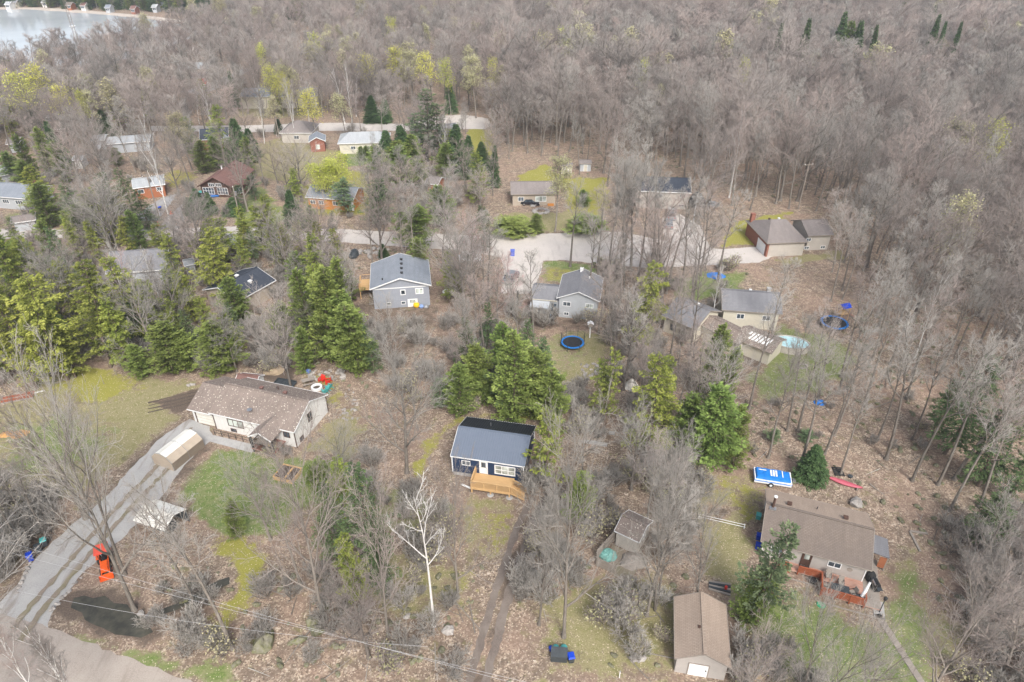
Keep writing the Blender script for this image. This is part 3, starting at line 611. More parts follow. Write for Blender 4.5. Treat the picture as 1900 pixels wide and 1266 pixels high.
MT['shg_redbrown'] = shingles('red_brown_shingles', (0.19, 0.105, 0.09), (0.23, 0.13, 0.11), (0.20, 0.12, 0.105))
MT['shg_pale'] = shingles('pale_grey_shingles', (0.40, 0.42, 0.43), (0.46, 0.47, 0.48), (0.36, 0.38, 0.39))
MT['metal_blue'] = M('blue_grey_steel_roof', (0.17, 0.20, 0.25), (0.155, 0.185, 0.235), 1.2, 0.35, metal=0.2, spec=0.7)
MT['metal_shaded'] = M('shaded_steel_roof', (0.045, 0.05, 0.062), (0.04, 0.045, 0.055), 1.2, 0.32, metal=0.35, spec=0.6)  # same steel, its weaker sky reflection put into the colour
MT['sd_navy'] = siding('navy_lap_siding', (0.022, 0.045, 0.10), .2, amt=.4)
MT['sd_white'] = siding('white_vertical_siding', (0.72, 0.71, 0.68), .4, 'X', .82)
MT['sd_greige'] = siding('greige_siding', (0.42, 0.39, 0.36), .2, amt=.8)
MT['sd_grey'] = siding('blue_grey_vertical_siding', (0.31, 0.33, 0.37), .3, 'X', .82)
MT['sd_ltgrey'] = siding('light_grey_siding', (0.44, 0.46, 0.48), .2, amt=.8)
MT['sd_cream'] = siding('cream_siding', (0.60, 0.56, 0.46), .2, amt=.85)
MT['sd_beige'] = siding('beige_siding', (0.50, 0.46, 0.41), .2, amt=.85)

# white bungalow, lower left
h = House('white_bungalow', 'long white bungalow with leaf-speckled brown roof and covered porch', 'house', (387,766), (545.6,802.6), 2.9, 8.3, 1.95, 'sd_white', 'shg_brown', land='the long white bungalow', trimw=.14, rakes=(1,), oh=.3)
WB = h
h.corners('darkwall', w_=.1)
h.window('f', -2.8, 1.75, 2.3, 1.05, 'darkwall', 'glassblind', 2); h.window('f', 5.0, 1.9, .8, .75, 'darkwall', 'glass', 1); h.window('f', -3.4, .45, .75, .4, 'darkwall', 'glass', 0)
h.window('r', -.2, 2.35, .8, 1.2, 'darkwall', 'glass', 1); h.window('r', -2.6, .55, .7, .6, 'darkwall', 'glass', 1)
h.vent(-1.4, .8, 'shg_redbrown', .16, .32); h.vent(2.2, .9, 'shg_redbrown', .16, .32); h.pipe(.4, 1.9, .06, .6, 'darkwall'); h.pipe(.0, 2.1, .05, .3)
hl, hw = h.L / 2, h.W / 2
# lower garage wing at the left end, and its door
m = MB(); g0, g1 = -hl - 3.9, -hl - .05; yF, yB = -hw + .3, hw - .1
m.slab([(g0, yF, 2.35), (g1, yF, 2.35), (g1, 0, 4.1), (g0, 0, 4.1)], .14); m.slab([(g0, yB, 2.35), (g1, yB, 2.35), (g1, 0, 4.1), (g0, 0, 4.1)], .14)
part(h.root, 'garage_roof', m, 'shg_brown')
m = MB(); m.add([(x, y, z) for x in (g0 + .35, g1) for y, z in ((yF + .4, 0), (yB - .4, 0), (yB - .4, 2.3), (0, 3.9), (yF + .4, 2.3))], [(0, 1, 2, 3, 4), (9, 8, 7, 6, 5)] + [(i, i + 5, (i + 1) % 5 + 5, (i + 1) % 5) for i in range(5)])
part(h.root, 'garage_wall', m, 'sd_white')
gd = part(h.root, 'garage_door', MB().box(g0 + 1.0, g1 - .3, yF + .33, yF + .40, 0, 2.0), 'canvas')
for k in range(1, 4): part(gd, 'panel_groove', MB().box(g0 + 1.0, g1 - .3, yF + .322, yF + .332, .5 * k - .015, .5 * k + .015), 'greywood')
part(h.root, 'fascia', MB().beam((g0, yF - .02, 2.27), (g1, yF - .02, 2.27), .05, .14), 'white')
part(h.root, 'corner_post', MB().box(g0 + .8, g0 + .9, yF + .3, yF + .42, 0, 2.1), 'darkwall')
EXCL.append((*h.loc(g0 + 2, 0).xy, 2.2, 4.4, h.ang))
# porch gable: ridge towards the camera
px0, px1, py1 = 1.2, 4.6, -hw - 2.3; pm = (px0 + px1) / 2; zr, ze = 3.75, 2.75
m = MB(); m.slab([(px0, py1, ze), (pm, py1, zr), (pm, -hw + 2.2, zr), (px0, -hw + .1, ze)][::-1], .13); m.slab([(px1, py1, ze), (pm, py1, zr), (pm, -hw + 2.2, zr), (px1, -hw + .1, ze)], .13)
part(h.root, 'porch_roof', m, 'shg_brown')
m = MB(); m.beam((px0, py1 - .02, ze - .06), (pm, py1 - .02, zr - .06), .05, .14); m.beam((px1, py1 - .02, ze - .06), (pm, py1 - .02, zr - .06), .05, .14); part(h.root, 'porch_fascia', m, 'white')
for x in (px0 + .15, px1 - .15): part(h.root, 'porch_post', MB().box(x - .08, x + .08, py1 + .15, py1 + .31, 0, ze - .1), 'black')
part(h.root, 'porch_floor', MB().box(px0, px1, py1 + .1, -hw + .42, .55, .7), 'brick')
m = MB()
for k in range(14): m.box(px0 + .04, px0 + .08, py1 + .15 + k * .17, py1 + .19 + k * .17, .7, 1.6)
m.box(px0 + .02, px0 + .1, py1 + .1, -hw + .3, 1.6, 1.66); m.box(px0, px1, py1 + .1, py1 + .16, 1.6, 1.66)
for k in range(20): m.box(px0 + .1 + k * .165, px0 + .14 + k * .165, py1 + .11, py1 + .15, .7, 1.6)
part(h.root, 'porch_railing', m, 'black', kind='stuff')
h.door('f', 2.6, .7, .9, 2.0, 'darkwall', 'darkwall', 'glass')
part(h.root, 'satellite_dish', MB().lathe([(.02, .0), (.2, .04), (.34, .14), (.35, .16)], 14).tube((0, 0, 0), (.1, .3, -.5), .02), 'gal').location = (-.6, -hw + 1.0, 3.95)
# long walkway railing along the front
m = MB()
for k in range(7): m.box(-5.6 + k * 1.1, -5.54 + k * 1.1, -hw - .9, -hw - .84, 0, .95)
m.box(-5.6, 1.1, -hw - .89, -hw - .85, .9, .95); m.box(-5.6, 1.1, -hw - .89, -hw - .85, .45, .48)
part(h.root, 'walk_railing', m, 'black')
p = [h.loc(-6.6, -hw - 1.0), h.loc(px0, -hw - 1.0), h.loc(px0, -hw - 2.4), h.loc(-6.6, -hw - 2.2)]
sheet('concrete_walk', 'pale concrete walk along the front of the long white bungalow', 'concrete', [tuple(q.xy) for q in p], .05, .02)

# navy cottage, centre
h = House('navy_cottage', 'small navy cottage with ribbed steel roof and new wooden deck', 'house', (836,846), (973,866), 3.2, 7.6, 1.5, 'sd_navy', 'metal_blue', land='the navy cottage', fnd=.55, trimw=.15, oh=.15)
NC = h; hl, hw = h.L / 2, h.W / 2
# far slope mirrors less sky: that darkness is painted on as a sheet
dz = h.rise; m = MB(); m.slab([(-hl, hw, 3.212), (hl, hw, 3.212), (hl, .02, 3.212 + dz), (-hl, .02, 3.212 + dz)], .008); part(h.root, 'rear_roof_shade_sheet', m, 'metal_shaded', label='steel sheeting of the far roof slope with its shade painted in')
for sg, nm_, mt_ in ((-1, 'front', 'metal_blue'), (1, 'rear', 'metal_shaded')):
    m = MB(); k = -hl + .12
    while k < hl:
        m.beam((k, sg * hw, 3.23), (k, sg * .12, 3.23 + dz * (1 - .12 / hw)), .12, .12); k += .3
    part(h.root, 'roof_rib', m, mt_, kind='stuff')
h.corners('white', .55, .12)
h.window('f', -2.7, 2.25, .95, .6, 'white', 'glass', 1); h.door('f', -.5, .95, .86, 2.0, 'white', 'white', 'glass')
h.window('f', 2.15, 1.95, 2.35, 1.2, 'white', 'glassblind', 2, 1, .11); h.pipe(-.8, 1.6, .05, .55, 'gal')
d = MB(); dx0, dx1, dy0, dy1, dzt = -1.5, 3.3, -h.iw - 2.5, -h.iw - .05, .92
dk = part(h.root, 'deck', MB().box(dx0, dx1, dy0, dy1, dzt - .06, dzt), 'newwood')
m = MB()
for k in range(16): m.box(dx0 + .01, dx1 - .01, dy0 + .03 + k * .15, dy0 + .155 + k * .15, dzt, dzt + .022)
part(dk, 'deck_boards', m, 'newwood', kind='stuff')
part(dk, 'rim_joist', MB().box(dx0 - .04, dx1 + .04, dy0 - .06, dy0 - .01, dzt - .3, dzt).box(dx0 - .06, dx0 - .01, dy0, dy1, dzt - .3, dzt).box(dx1 + .01, dx1 + .06, dy0, dy1, dzt - .3, dzt), 'newwood')
for x in (dx0 + .1, (dx0 + dx1) / 2, dx1 - .1): part(dk, 'deck_post', MB().box(x - .08, x + .08, dy0 + .02, dy0 + .18, 0, dzt - .06), 'newwood')
for x in ((dx0 + dx1) / 2, dx1 - .1): part(dk, 'footing', MB().lathe([(.42, 0), (.38, .06), (.15, .12)], 12, (x, dy0 + .1)), 'concrete')
for x, y in ((dx0 + .05, dy0 + .05), ((dx0 + dx1) / 2 - .8, dy0 + .05), ((dx0 + dx1) / 2 + .8, dy0 + .05), (dx1 - .05, dy0 + .05), (dx0 + .05, dy1 - .1)): part(dk, 'railing_post', MB().box(x - .06, x + .06, y - .06, y + .06, dzt, dzt + 1.0), 'newwood')
part(dk, 'top_rail', MB().box(dx0 - .05, dx1 + .05, dy0 - .05, dy0 + .1, dzt + .98, dzt + 1.03).box(dx0 - .05, dx0 + .1, dy0, dy1, dzt + .98, dzt + 1.03), 'newwood')
m = MB(); k = dx0 + .12
while k < dx1 - .1: m.box(k, k + .05, dy0 + .0, dy0 + .05, dzt + .06, dzt + .98); k += .14
k = dy0 + .12
while k < dy1: m.box(dx0, dx0 + .05, k, k + .05, dzt + .06, dzt + .98); k += .14
part(dk, 'balusters', m, 'newwood', kind='stuff')
for k in range(5): part(dk, 'stair_tread', MB().box(dx1 + .05 + k * .3, dx1 + .36 + k * .3, dy0 + .1, dy0 + 1.25, dzt - .2 - k * .18, dzt - .14 - k * .18), 'newwood')
for y in (dy0 + .06, dy0 + 1.3):
    part(dk, 'stair_rail', MB().beam((dx1, y, dzt + .98), (dx1 + 1.7, y, .95), .07, .07).beam((dx1, y, dzt - .1), (dx1 + 1.6, y, .1), .05, .22).box(dx1 + 1.62, dx1 + 1.74, y - .06, y + .06, 0, 1.0), 'newwood')
    m = MB()
    for q in range(10): x = dx1 + .12 + q * .155; z0 = dzt - .1 - (x - dx1) * .54; m.box(x, x + .05, y - .025, y + .025, z0, z0 + 1.0)
    part(dk, 'stair_balusters', m, 'newwood', kind='stuff')
single('dark_tarp_heap', 'black plastic covered heap just behind the navy cottage roof', 'heap', MB().lathe([(2.2, 0), (2.0, .35), (1.3, .8), (.5, 1.05), (.1, 1.1)], 11), 'black', h.loc(1.0, hw + 1.6))
single('scrap_board', 'white scrap board on the ground left of the cottage deck', 'board', MB().box(-.7, .7, -.12, .12, .02, .08), 'white', G(865, 903), R(-30))

# tan bungalow, lower right
h = House('tan_bungalow', 'greige bungalow with faded brown roof and red stained deck', 'house', (1412,1004), (1618,1059), 2.7, 8.2, 1.75, 'sd_greige', 'shg_tan', land='the greige bungalow', trim='greywood', trimw=.12)
TB = h; hl, hw = h.L / 2, h.W / 2
m = MB(); m.slab([(-hl, hw, 2.712), (hl, hw, 2.712), (hl, .02, 2.712 + 1.75), (-hl, .02, 2.712 + 1.75)], .008); part(h.root, 'rear_lit_shingles', m, 'shg_lt', label='shingles of the far roof slope with brighter light painted in')  # brighter light on the far slope is put into a paler shingle colour
h.corners('white', 0, .1)
h.window('f', 2.1, 1.7, 1.15, .65, 'white', 'glass', 1); h.door('f', -.6, .45, .8, 1.95, 'darkwall', 'darkwall', 'glassblind')
h.window('f', -3.6, 1.7, 1.1, .7, 'white', 'glass', 1)
part(h.root, 'round_sign', MB().tube((3.6, -h.iw - .05, 1.6), (3.6, -h.iw - .01, 1.6), .27, n=16), 'greywood')
part(h.root, 'step_mat', MB().box(-1.1, -.1, -h.iw - .9, -h.iw - .1, .42, .5), 'black')
for x, y in ((-3.0, .9), (2.7, .9)): h.vent(x, y, 'darkwall', .16, .34)
h.pipe(-.1, 1.6, .05, .4); z = h.top(-4.7, -.3)
ch = part(h.root, 'stove_chimney', MB().tube((-4.7, -.3, z - .1), (-4.7, -.3, z + 1.5), .13, n=12), 'darkwall'); part(ch, 'chimney_cap', MB().lathe([(.2, z + 1.5), (.2, z + 1.62), (.03, z + 1.74)], 12, (-4.7, -.3)), 'white'); part(ch, 'flashing', MB().box(-5.05, -4.35, -.7, .0, z - .28, z + .02), 'gal')
# deck in two levels, boards laid along the wall
dk = part(h.root, 'deck', MB().box(-2.1, hl + 1.3, -h.iw - 1.15, -h.iw - .02, .3, .4).box(1.0, hl + 1.3, -h.iw - 3.1, -h.iw - 1.15, .3, .4).box(h.il + .05, hl + 1.3, -h.iw, hw - 4.2, .3, .4), 'wornred')
k = 0
for y0, xs in [(-h.iw - 1.1 + j * .2, -2.1) for j in range(5)] + [(-h.iw - 3.05 + j * .2, 1.0) for j in range(9)]:
    part(dk, 'deck_board', MB().box(xs + .02, h.il + .1, y0, y0 + .165, .4, .425), 'wornred')
part(dk, 'side_boards', MB().box(h.il + .14, hl + 1.28, -h.iw - 3.05, hw - 4.3, .4, .425), 'greywood', label='grey weathered boards at the side')
def railing(dk, a, b_, z0=.4, hgt=.95, mat='redwood'):
    a, b_ = Vector(a), Vector(b_); n = max(1, round((b_ - a).length / 1.6)); d_ = (b_ - a); u = d_.normalized(); pp = Vector((-u.y, u.x))
    for i in range(n + 1):
        p = a + d_ * i / n; part(dk, 'railing_post', MB().box(p.x - .06, p.x + .06, p.y - .06, p.y + .06, z0 - .3, z0 + hgt), mat)
    part(dk, 'top_rail', MB().beam((*a, z0 + hgt + .02), (*b_, z0 + hgt + .02), .15, .045), mat)
    for kk in range(5): part(dk, 'railing_board', MB().beam((*a, z0 + .1 + kk * .18), (*b_, z0 + .1 + kk * .18), .035, .13), mat)
railing(dk, (-1.2, -h.iw - 1.15), (1.0, -h.iw - 1.15)); railing(dk, (1.0, -h.iw - 1.2), (1.0, -h.iw - 3.1)); railing(dk, (1.05, -h.iw - 3.12), (h.il + .1, -h.iw - 3.12)); railing(dk, (h.il + .1, -h.iw - 3.1), (h.il + .1, -h.iw - 2.2))
for k in range(3): part(dk, 'stair_tread', MB().box(-2.15 - .32 * (k + 1), -2.12 - .32 * k, -h.iw - 1.1, -h.iw - .05, .26 - .1 * k, .32 - .1 * k), 'redwood')
m = MB()
for k in range(3): m.box(-2.2 - .3 * k, -1.95 - .3 * k, -h.iw - 1.2, -h.iw - .02, .0, .3 - .09 * k)
part(dk, 'stair_side', m, 'redwood')
# lean-to roof on the right side
m = MB(); m.slab([(hl - .1, -1.2, 2.45), (hl + 2.0, -1.2, 2.15), (hl + 2.0, 1.5, 2.15), (hl - .1, 1.5, 2.45)], .1); part(h.root, 'lean_to_roof', m, 'shg_grey', label='slate grey lean-to roof on the side wall')
for y in (-1.1, 1.4): part(h.root, 'lean_to_post', MB().box(hl + 1.85, hl + 1.97, y - .06, y + .06, 0, 2.1), 'greywood')
part(h.root, 'lean_to_panel', MB().box(hl + 1.2, hl + 1.9, -1.15, -1.08, .4, 1.9), 'cedarwall')
LAND['the red deck'] = tuple(h.loc(3, -hw - 3).xy)
# edging around the beds below the deck
for a, b_ in (((-1.9, -h.iw - 2.0), (.7, -h.iw - 2.0)), ((.8, -h.iw - 3.9), (hl + 1.5, -h.iw - 3.9)), ((hl + 1.5, -h.iw - 3.9), (hl + 1.5, -h.iw - 3.2))):
    pa, pb = h.loc(*a), h.loc(*b_); mm = MB(); v = pb - pa; mm.box(0, v.length, -.05, .05, 0, .14)
    single('garden_edging', 'timber edging strip of the flower bed %s the red deck' % ('left of the corner of' if a[0] < 0 else ('in front of' if a[0] < 2 else 'at the right end of')), 'edging', mm, 'greywood', pa, math.atan2(v.y, v.x), group='bed edging round the red deck')

# brown shed with gable door, bottom right
h = House('brown_roof_shed', 'long shed with pale brown roof and grey gable front at the bottom', 'shed', (1252,1222), (1357,1240), 2.4, 6.6, 1.35, 'sd_greige', 'shg_lt', ridge='y', land='the long brown roofed shed', trim='greywood', oh=.25, trimw=.1)
h.door('f', -.2, 0, 1.7, 1.75, 'white', 'greywood'); part(h.root, 'roof_patch', MB().box(-.5, -.2, -.6, -.3, h.top(-.35, 0) + .0, h.top(-.35, 0) + .06), 'darkwall')
single('plywood_sheet', 'sheet of bare plywood lying over a crate right of the brown roofed shed', 'board', MB().box(-.65, .65, -.95, .95, .5, .56).box(-.5, .5, -.8, .8, 0, .5), 'ply', G(1392, 1250), R(8))
def log_pile(loc, rz):
    t_ = thing('firewood_heap', 'heap of dark boards and a red can behind the brown roofed shed', 'heap', loc, rz)
    for k in range(5): part(t_, 'board', MB().box(-1.1, 1.1, -.6 + k * .28, -.38 + k * .28, .02 + .05 * (k % 2), .14 + .05 * (k % 2), rz=.05 * (k - 2)), 'dgrey' if k % 2 else 'greywood')
    part(t_, 'red_can', MB().lathe([(.16, .2), (.16, .5), (.08, .55)], 10, (.6, .0)), 'red')
log_pile(G(1335, 1092), R(-15))

# small shed with fence, centre right
h = House('fenced_shed', 'small pale shed with a leaf-strewn brown roof behind a board fence', 'shed', (1140,985), (1186,1007), 2.3, 3.6, .9, 'sd_beige', 'shg_brown', land='the fenced shed', oh=.2, trimw=.1)
h.window('r', 0, 1.4, .6, .5)
def board_fence(label, a, b_, hgt=1.7, mat='greywood', bw=.28):
    v = b_ - a; t_ = thing('board_fence', label, 'fence', (a.x, a.y, 0), math.atan2(v.y, v.x)); L = v.length; n = int(L / bw)
    for k in range(n): part(t_, 'board', MB().box(k * bw + .01, (k + 1) * bw - .015, -.02 - .01 * (k % 2), .01, .05, hgt + rng.uniform(-.04, .04)), mat)
    for k in range(int(L / 2) + 1): part(t_, 'post', MB().box(k * 2 - .05, k * 2 + .05, .012, .11, 0, hgt - .05), mat)
    part(t_, 'rail', MB().box(0, L, .012, .06, hgt * .3, hgt * .3 + .09).box(0, L, .012, .06, hgt * .8, hgt * .8 + .09), mat)
board_fence('weathered board fence running from the small shed towards the lower left', G(1138, 1005), G(1104, 1042)); board_fence('low board fence closing off the teal tarp corner', G(1106, 1050), G(1142, 1066), 1.3)
def heap(name, label, cat, loc, r, hgt, mat, seed=0, n=14, rz=0.0):
    q = random.Random(seed); m = MB(); prof = [(1, 0), (.93, .35), (.7, .72), (.42, .93), (.12, 1)]
    v = []; f = []
    for j, (a, z_) in enumerate(prof):
        for k in range(n): rr = r * a * (1 + q.uniform(-.13, .13)); v.append((rr * math.cos(k * 6.283 / n), rr * .8 * math.sin(k * 6.283 / n), max(0, hgt * z_ * q.uniform(.85, 1.12)) if j else 0))
    for j in range(4):
        for k in range(n): f.append((j * n + k, j * n + (k + 1) % n, (j + 1) * n + (k + 1) % n, (j + 1) * n + k))
    f.append(tuple(4 * n + k for k in range(n))); m.add(v, f); return single(name, label, cat, m, mat, loc, rz)
heap('teal_tarp', 'crumpled teal tarp over a heap inside the board fence', 'tarp', G(1128, 1032), 1.0, .8, 'tealtarp', 3)
heap('cut_brush_heap', 'grey heap of cut brush in front of the small fenced shed', 'brush heap', G(1175, 1042), 1.5, .5, 'greywood', 5)

# blue-grey house with four roof vents
h = House('blue_grey_house', 'blue-grey house with slate gable roof and four ridge vents', 'house', (686,537), (800,529), 4.2, 9.8, 1.75, 'sd_grey', 'shg_slate', ridge='y', land='the blue-grey house', trimw=.22)
for k in range(4): h.vent(.35, -3.0 + k * 1.75, 'black', .16, .25)
h.vent(-3.0, -3.2, 'black', .08, .3); iw = h.iw
part(h.root, 'gable_band', MB().box(-h.il - .02, h.il + .02, -iw - .04, -iw, 3.8, 3.96), 'white')
h.window('f', .3, 2.95, .62, .75, 'white', 'glass', 0, fw=.14); h.window('f', 3.1, 3.0, 1.1, .85, 'white', 'glassblind', 1, fw=.14)
h.window('f', -2.3, .9, .6, .42, 'white', 'glass', 0); h.window('f', .2, .9, .6, .45, 'white', 'glass', 0); h.door('f', 1.8, .0, 1.5, 1.45, 'white', 'white', 'glassblind')
part(h.root, 'base_band', MB().box(-h.il - .02, h.il + .02, -iw - .03, -iw, 1.5, 1.58), 'sd_grey')
dk = part(h.root, 'side_deck', MB().box(-h.il - 2.6, -h.il - .03, -.5, 3.6, 1.7, 1.8), 'newwood')
for y in (-.45, 3.5): part(dk, 'deck_post', MB().box(-h.il - 2.55, -h.il - 2.4, y, y + .15, 0, 2.75), 'newwood')
m = MB(); m.box(-h.il - 2.6, -h.il - .03, -.5, -.44, 2.7, 2.76); m.box(-h.il - 2.6, -h.il - 2.54, -.5, 3.6, 2.7, 2.76); m.box(-h.il - 2.6, -h.il - .03, 3.54, 3.6, 2.7, 2.76); part(dk, 'top_rail', m, 'newwood')
m = MB()
for k in range(28): m.box(-h.il - 2.6, -h.il - 2.56, -.4 + k * .14, -.36 + k * .14, 1.8, 2.7)
for k in range(16): m.box(-h.il - 2.5 + k * .155, -h.il - 2.46 + k * .155, -.5, -.46, 1.8, 2.7)
part(dk, 'balusters', m, 'newwood', kind='stuff')

# light grey split level
h = House('split_level_house', 'light grey split-level house with a dark gable roof', 'house', (1033,553), (1113,560), 3.9, 8.6, 1.5, 'sd_ltgrey', 'shg_grey', ridge='y', land='the split-level house', trimw=.14)
h.window('f', -1.9, 2.7, 1.2, .7, 'white', 'glass', 1); h.window('f', 1.9, 2.7, 1.2, .7, 'white', 'glassblind', 1); h.window('f', -1.9, .8, .7, .5); h.window('f', 1.7, .8, 1.2, .5); h.chimney(-.2, 3.4, .5, .5, 'white'); h.pipe(1.3, 1.8, .12, .4, 'white')
hw = h.W / 2; hl = h.L / 2; m = MB(); m.slab([(-hl - 4.6, -hw + .6, 3.0), (-hl - .02, -hw + .6, 3.0), (-hl - .02, -hw + 3.6, 4.1), (-hl - 4.6, -hw + 3.6, 4.1)], .14); m.slab([(-hl - 4.6, -hw + 6.0, 3.2), (-hl - .02, -hw + 6.0, 3.2), (-hl - .02, -hw + 3.6, 4.1), (-hl - 4.6, -hw + 3.6, 4.1)], .14)
part(h.root, 'wing_roof', m, 'shg_grey'); part(h.root, 'wing_wall', MB().box(-hl - 4.3, -hl + .4, -hw + 1.0, -hw + 5.8, 0, 2.95), 'sd_ltgrey')
part(h.root, 'fascia', MB().beam((-hl - 4.6, -hw + .57, 2.93), (-hl, -hw + .57, 2.93), .04, .14), 'sd_cream')
part(h.root, 'awning', MB().slab([(-hl - 4.4, -hw - 1.2, 2.4), (-hl - 1.2, -hw - 1.2, 2.4), (-hl - 1.2, -hw + .9, 2.75), (-hl - 4.4, -hw + .9, 2.75)], .06), 'sd_ltgrey')
for k in range(3): h.vent(-hl - 3.7 + k * 1.3, -hw + 4.4, 'white' if k == 1 else 'black', .14, .25)
part(h.root, 'patio_door', MB().box(-hl - .95, -hl - .1, -hw + .9, -hw + .99, .1, 2.2), 'glass')
EXCL.append((*h.loc(-hl - 2.3, -hw + 3).xy, 2.5, 3.5, h.ang))

# grey roofed complex with the pool
h = House('cream_gable_house', 'cream house with weathered grey roof left of the pool', 'house', (1228,585), (1290,612), 3.0, 8.0, 1.8, 'sd_cream', 'shg_grey', land='the cream house by the pool', trim='greywood')
h.window('f', -1, 1.4, 1.0, 1.2, 'greywood'); h.vent(.5, .6, 'white')
h = House('cream_long_house', 'long cream house with a slate roof behind the pool', 'house', (1340,575), (1452,583), 3.4, 7.6, 1.8, 'sd_cream', 'shg_grey', trim='greywood', land='the long slate roofed house')
h.window('f', -1.6, 2.2, 1.1, .8); h.window('f', 2.5, 2.2, 1.1, .8); h.vent(0, .5, 'white'); h.chimney(3, .8, .6, .7, 'concrete')
h = House('patched_roof_shed', 'cream shed whose brown roof is patched with white strips', 'shed', (1362,628), (1432,656), 2.5, 5.2, 1.0, 'sd_cream', 'shg_brown', land='the shed with the patched roof', trim='greywood', ridge='x')
for k in range(7): part(h.root, 'white_strip', MB().slab([(-1.9 + k * .55, -1.7, h.top(0, -1.7) + .03), (-1.55 + k * .55, -1.7, h.top(0, -1.7) + .03), (-1.2 + k * .55, -.3, h.top(0, -.3) + .03), (-1.5 + k * .55, -.3, h.top(0, -.3) + .03)], .03), 'white')
h = House('lean_to_cabin', 'low grey roofed cabin joining the cream house to the patched shed', 'cabin', (1290,598), (1372,640), 2.6, 4.4, .9, 'sd_cream', 'shg_brown', trim='greywood')

# brick and siding house far right
h = House('brick_front_house', 'brick fronted house with a broad grey-brown hipped roof', 'house', (1424,452), (1500,449), 3.1, 11.5, 2.5, 'sd_beige', 'shg_taupe', hip=2.6, ridge='x', land='the brick fronted house', trim='greywood')
h.vent(1.0, 1.8, 'white'); h.vent(-1.5, .9, 'darkwall'); part(h.root, 'brick_end', MB().box(-h.il - .06, -h.il + .3, -h.iw - .05, h.iw, 0, 2.85), 'brick'); part(h.root, 'garage_door', MB().box(-h.il - .1, -h.il - .06, -h.iw + .8, -h.iw + 4.5, 0, 2.2), 'white')
h.chimney(-h.il + .3, 4.2, .8, 1.4, 'brick')
h2 = House('siding_wing', 'pale siding wing with twin basement windows joined to the brick fronted house', 'house', (1500,438), (1548,436), 3.4, 8.0, 1.7, 'sd_beige', 'shg_taupe', trim='greywood')
h2.window('f', -2.2, 2.4, .9, .6); h2.window('f', -2.2, .6, .9, .45); h2.window('f', 1.2, .6, .9, .45)

# house with the silver pickup
h = House('dark_roof_house', 'beige house with a dark navy roof beside the grey half-round shelter', 'house', (1180,354), (1283,358), 4.2, 8.5, 1.9, 'sd_beige', 'shg_dark', land='the dark roofed house', trimw=.18)
h.window('f', 4.4, 3.2, 1.1, .6); h.window('f', 4.4, .9, 1.1, .5); h.window('f', -1, 3.0, 1.5, .8)
# round shelter
m = MB(); n = 10; v = []; f = []
for y in (-2.6, 2.6):
    for k in range(n + 1): a = math.pi * k / n; v.append((1.7 * math.cos(a), y, 2.4 * math.sin(a)))
for k in range(n): f.append((k, k + n + 1, k + n + 2, k + 1))
f.append(tuple(range(n + 1, 2 * n + 2)))
m.add(v, f); single('half_round_shelter', 'dark grey half-round fabric shelter right of the navy roofed house', 'shelter', m, 'dgrey', G(1296, 382))
EXCL.append((*G(1296, 382).xy, 2, 3, 0))
# bungalow with bay
h = House('brown_roof_bungalow', 'low beige bungalow with a brown roof and stone fire ring in front', 'house', (948,361), (1034,360), 2.9, 7.5, 1.7, 'tanblock', 'shg_taupe', land='the low beige bungalow', trim='greywood')
h.window('f', 1.6, 1.6, 2.4, 1.2, 'white', 'glassblind', 2); h.window('f', -3.0, 1.6, 1.2, .9); part(h.root, 'planter', MB().box(3.2, 4.6, -h.iw - .5, -h.iw - .1, 0, .5), 'log'); part(h.root, 'entry_step', MB().box(-.8, .3, -h.iw - .8, -h.iw - .03, 0, .4), 'concrete')
for (a, b_, lab, wm) in (((1041,309), (1062,310), 'small cream garden shed with brown roof behind the beige bungalow', 'sd_cream'), ((1076,304), (1098,304), 'small pale blue shed standing right of the cream garden shed', 'sd_ltgrey')):
    h = House('garden_shed', lab, 'shed', a, b_, 2.1, 2.8, .6, wm, 'shg_taupe', oh=.15, trim='greywood', group='garden sheds'); h.door('f', 0, 0, .8, 1.7, 'sd_cream')
# yellow log house
h = House('log_house', 'orange log house with a blue-grey roof behind the bright yellow tree', 'house', (566,366), (655,372), 2.8, 8.0, 1.6, 'log', 'shg_slate', land='the orange log house', trim='white')
for u in (-4.2, -2.2, 1.2, 3.4): h.window('f', u, 1.6, 1.1, .8, 'white', 'glass', 1)
h.door('f', 5.0, .1, .9, 2.0, 'white')
# brown chalet
h = House('brown_chalet', 'brown chalet with red-brown roof and a tall glazed gable', 'house', (365,347), (432,349), 2.6, 13.0, 2.4, 'darkwall', 'shg_redbrown', ridge='y', land='the brown chalet', trim='darkwall', oh=.6)
h.window('f', -2.0, 1.5, 2.6, 1.5, 'white', 'glass', 3, 1); h.window('f', 1.4, 1.5, 2.4, 1.5, 'white', 'glass', 3, 1)
h.window('f', -1.0, 3.0, 1.3, .7, 'white', 'glass', 2); h.window('f', .7, 3.0, 1.3, .7, 'white', 'glass', 2)
h.chimney(-2.0, 2.5, .25, .7, 'white'); h.vent(.7, 3.6, 'darkwall'); h.vent(.7, 1.2, 'darkwall')
CHA = h
h2 = House('chalet_wing', 'brown side wing of the chalet with white framed patio window', 'house', (428,346), (468,341), 2.6, 7.5, 1.6, 'darkwall', 'shg_redbrown', trim='darkwall')
h2.window('f', -.8, 1.3, 1.3, 1.4, 'white', 'glass', 1)
# orange sided small house
h = House('orange_sided_house', 'small house with pale tin roof and orange cedar siding', 'house', (246,350), (306,342), 3.0, 7.5, 1.0, 'cedarwall', 'shg_pale', land='the orange sided house')
h.window('f', 2.0, 1.9, 1.2, .8); h.window('f', -2, 1.9, 1.2, .8)
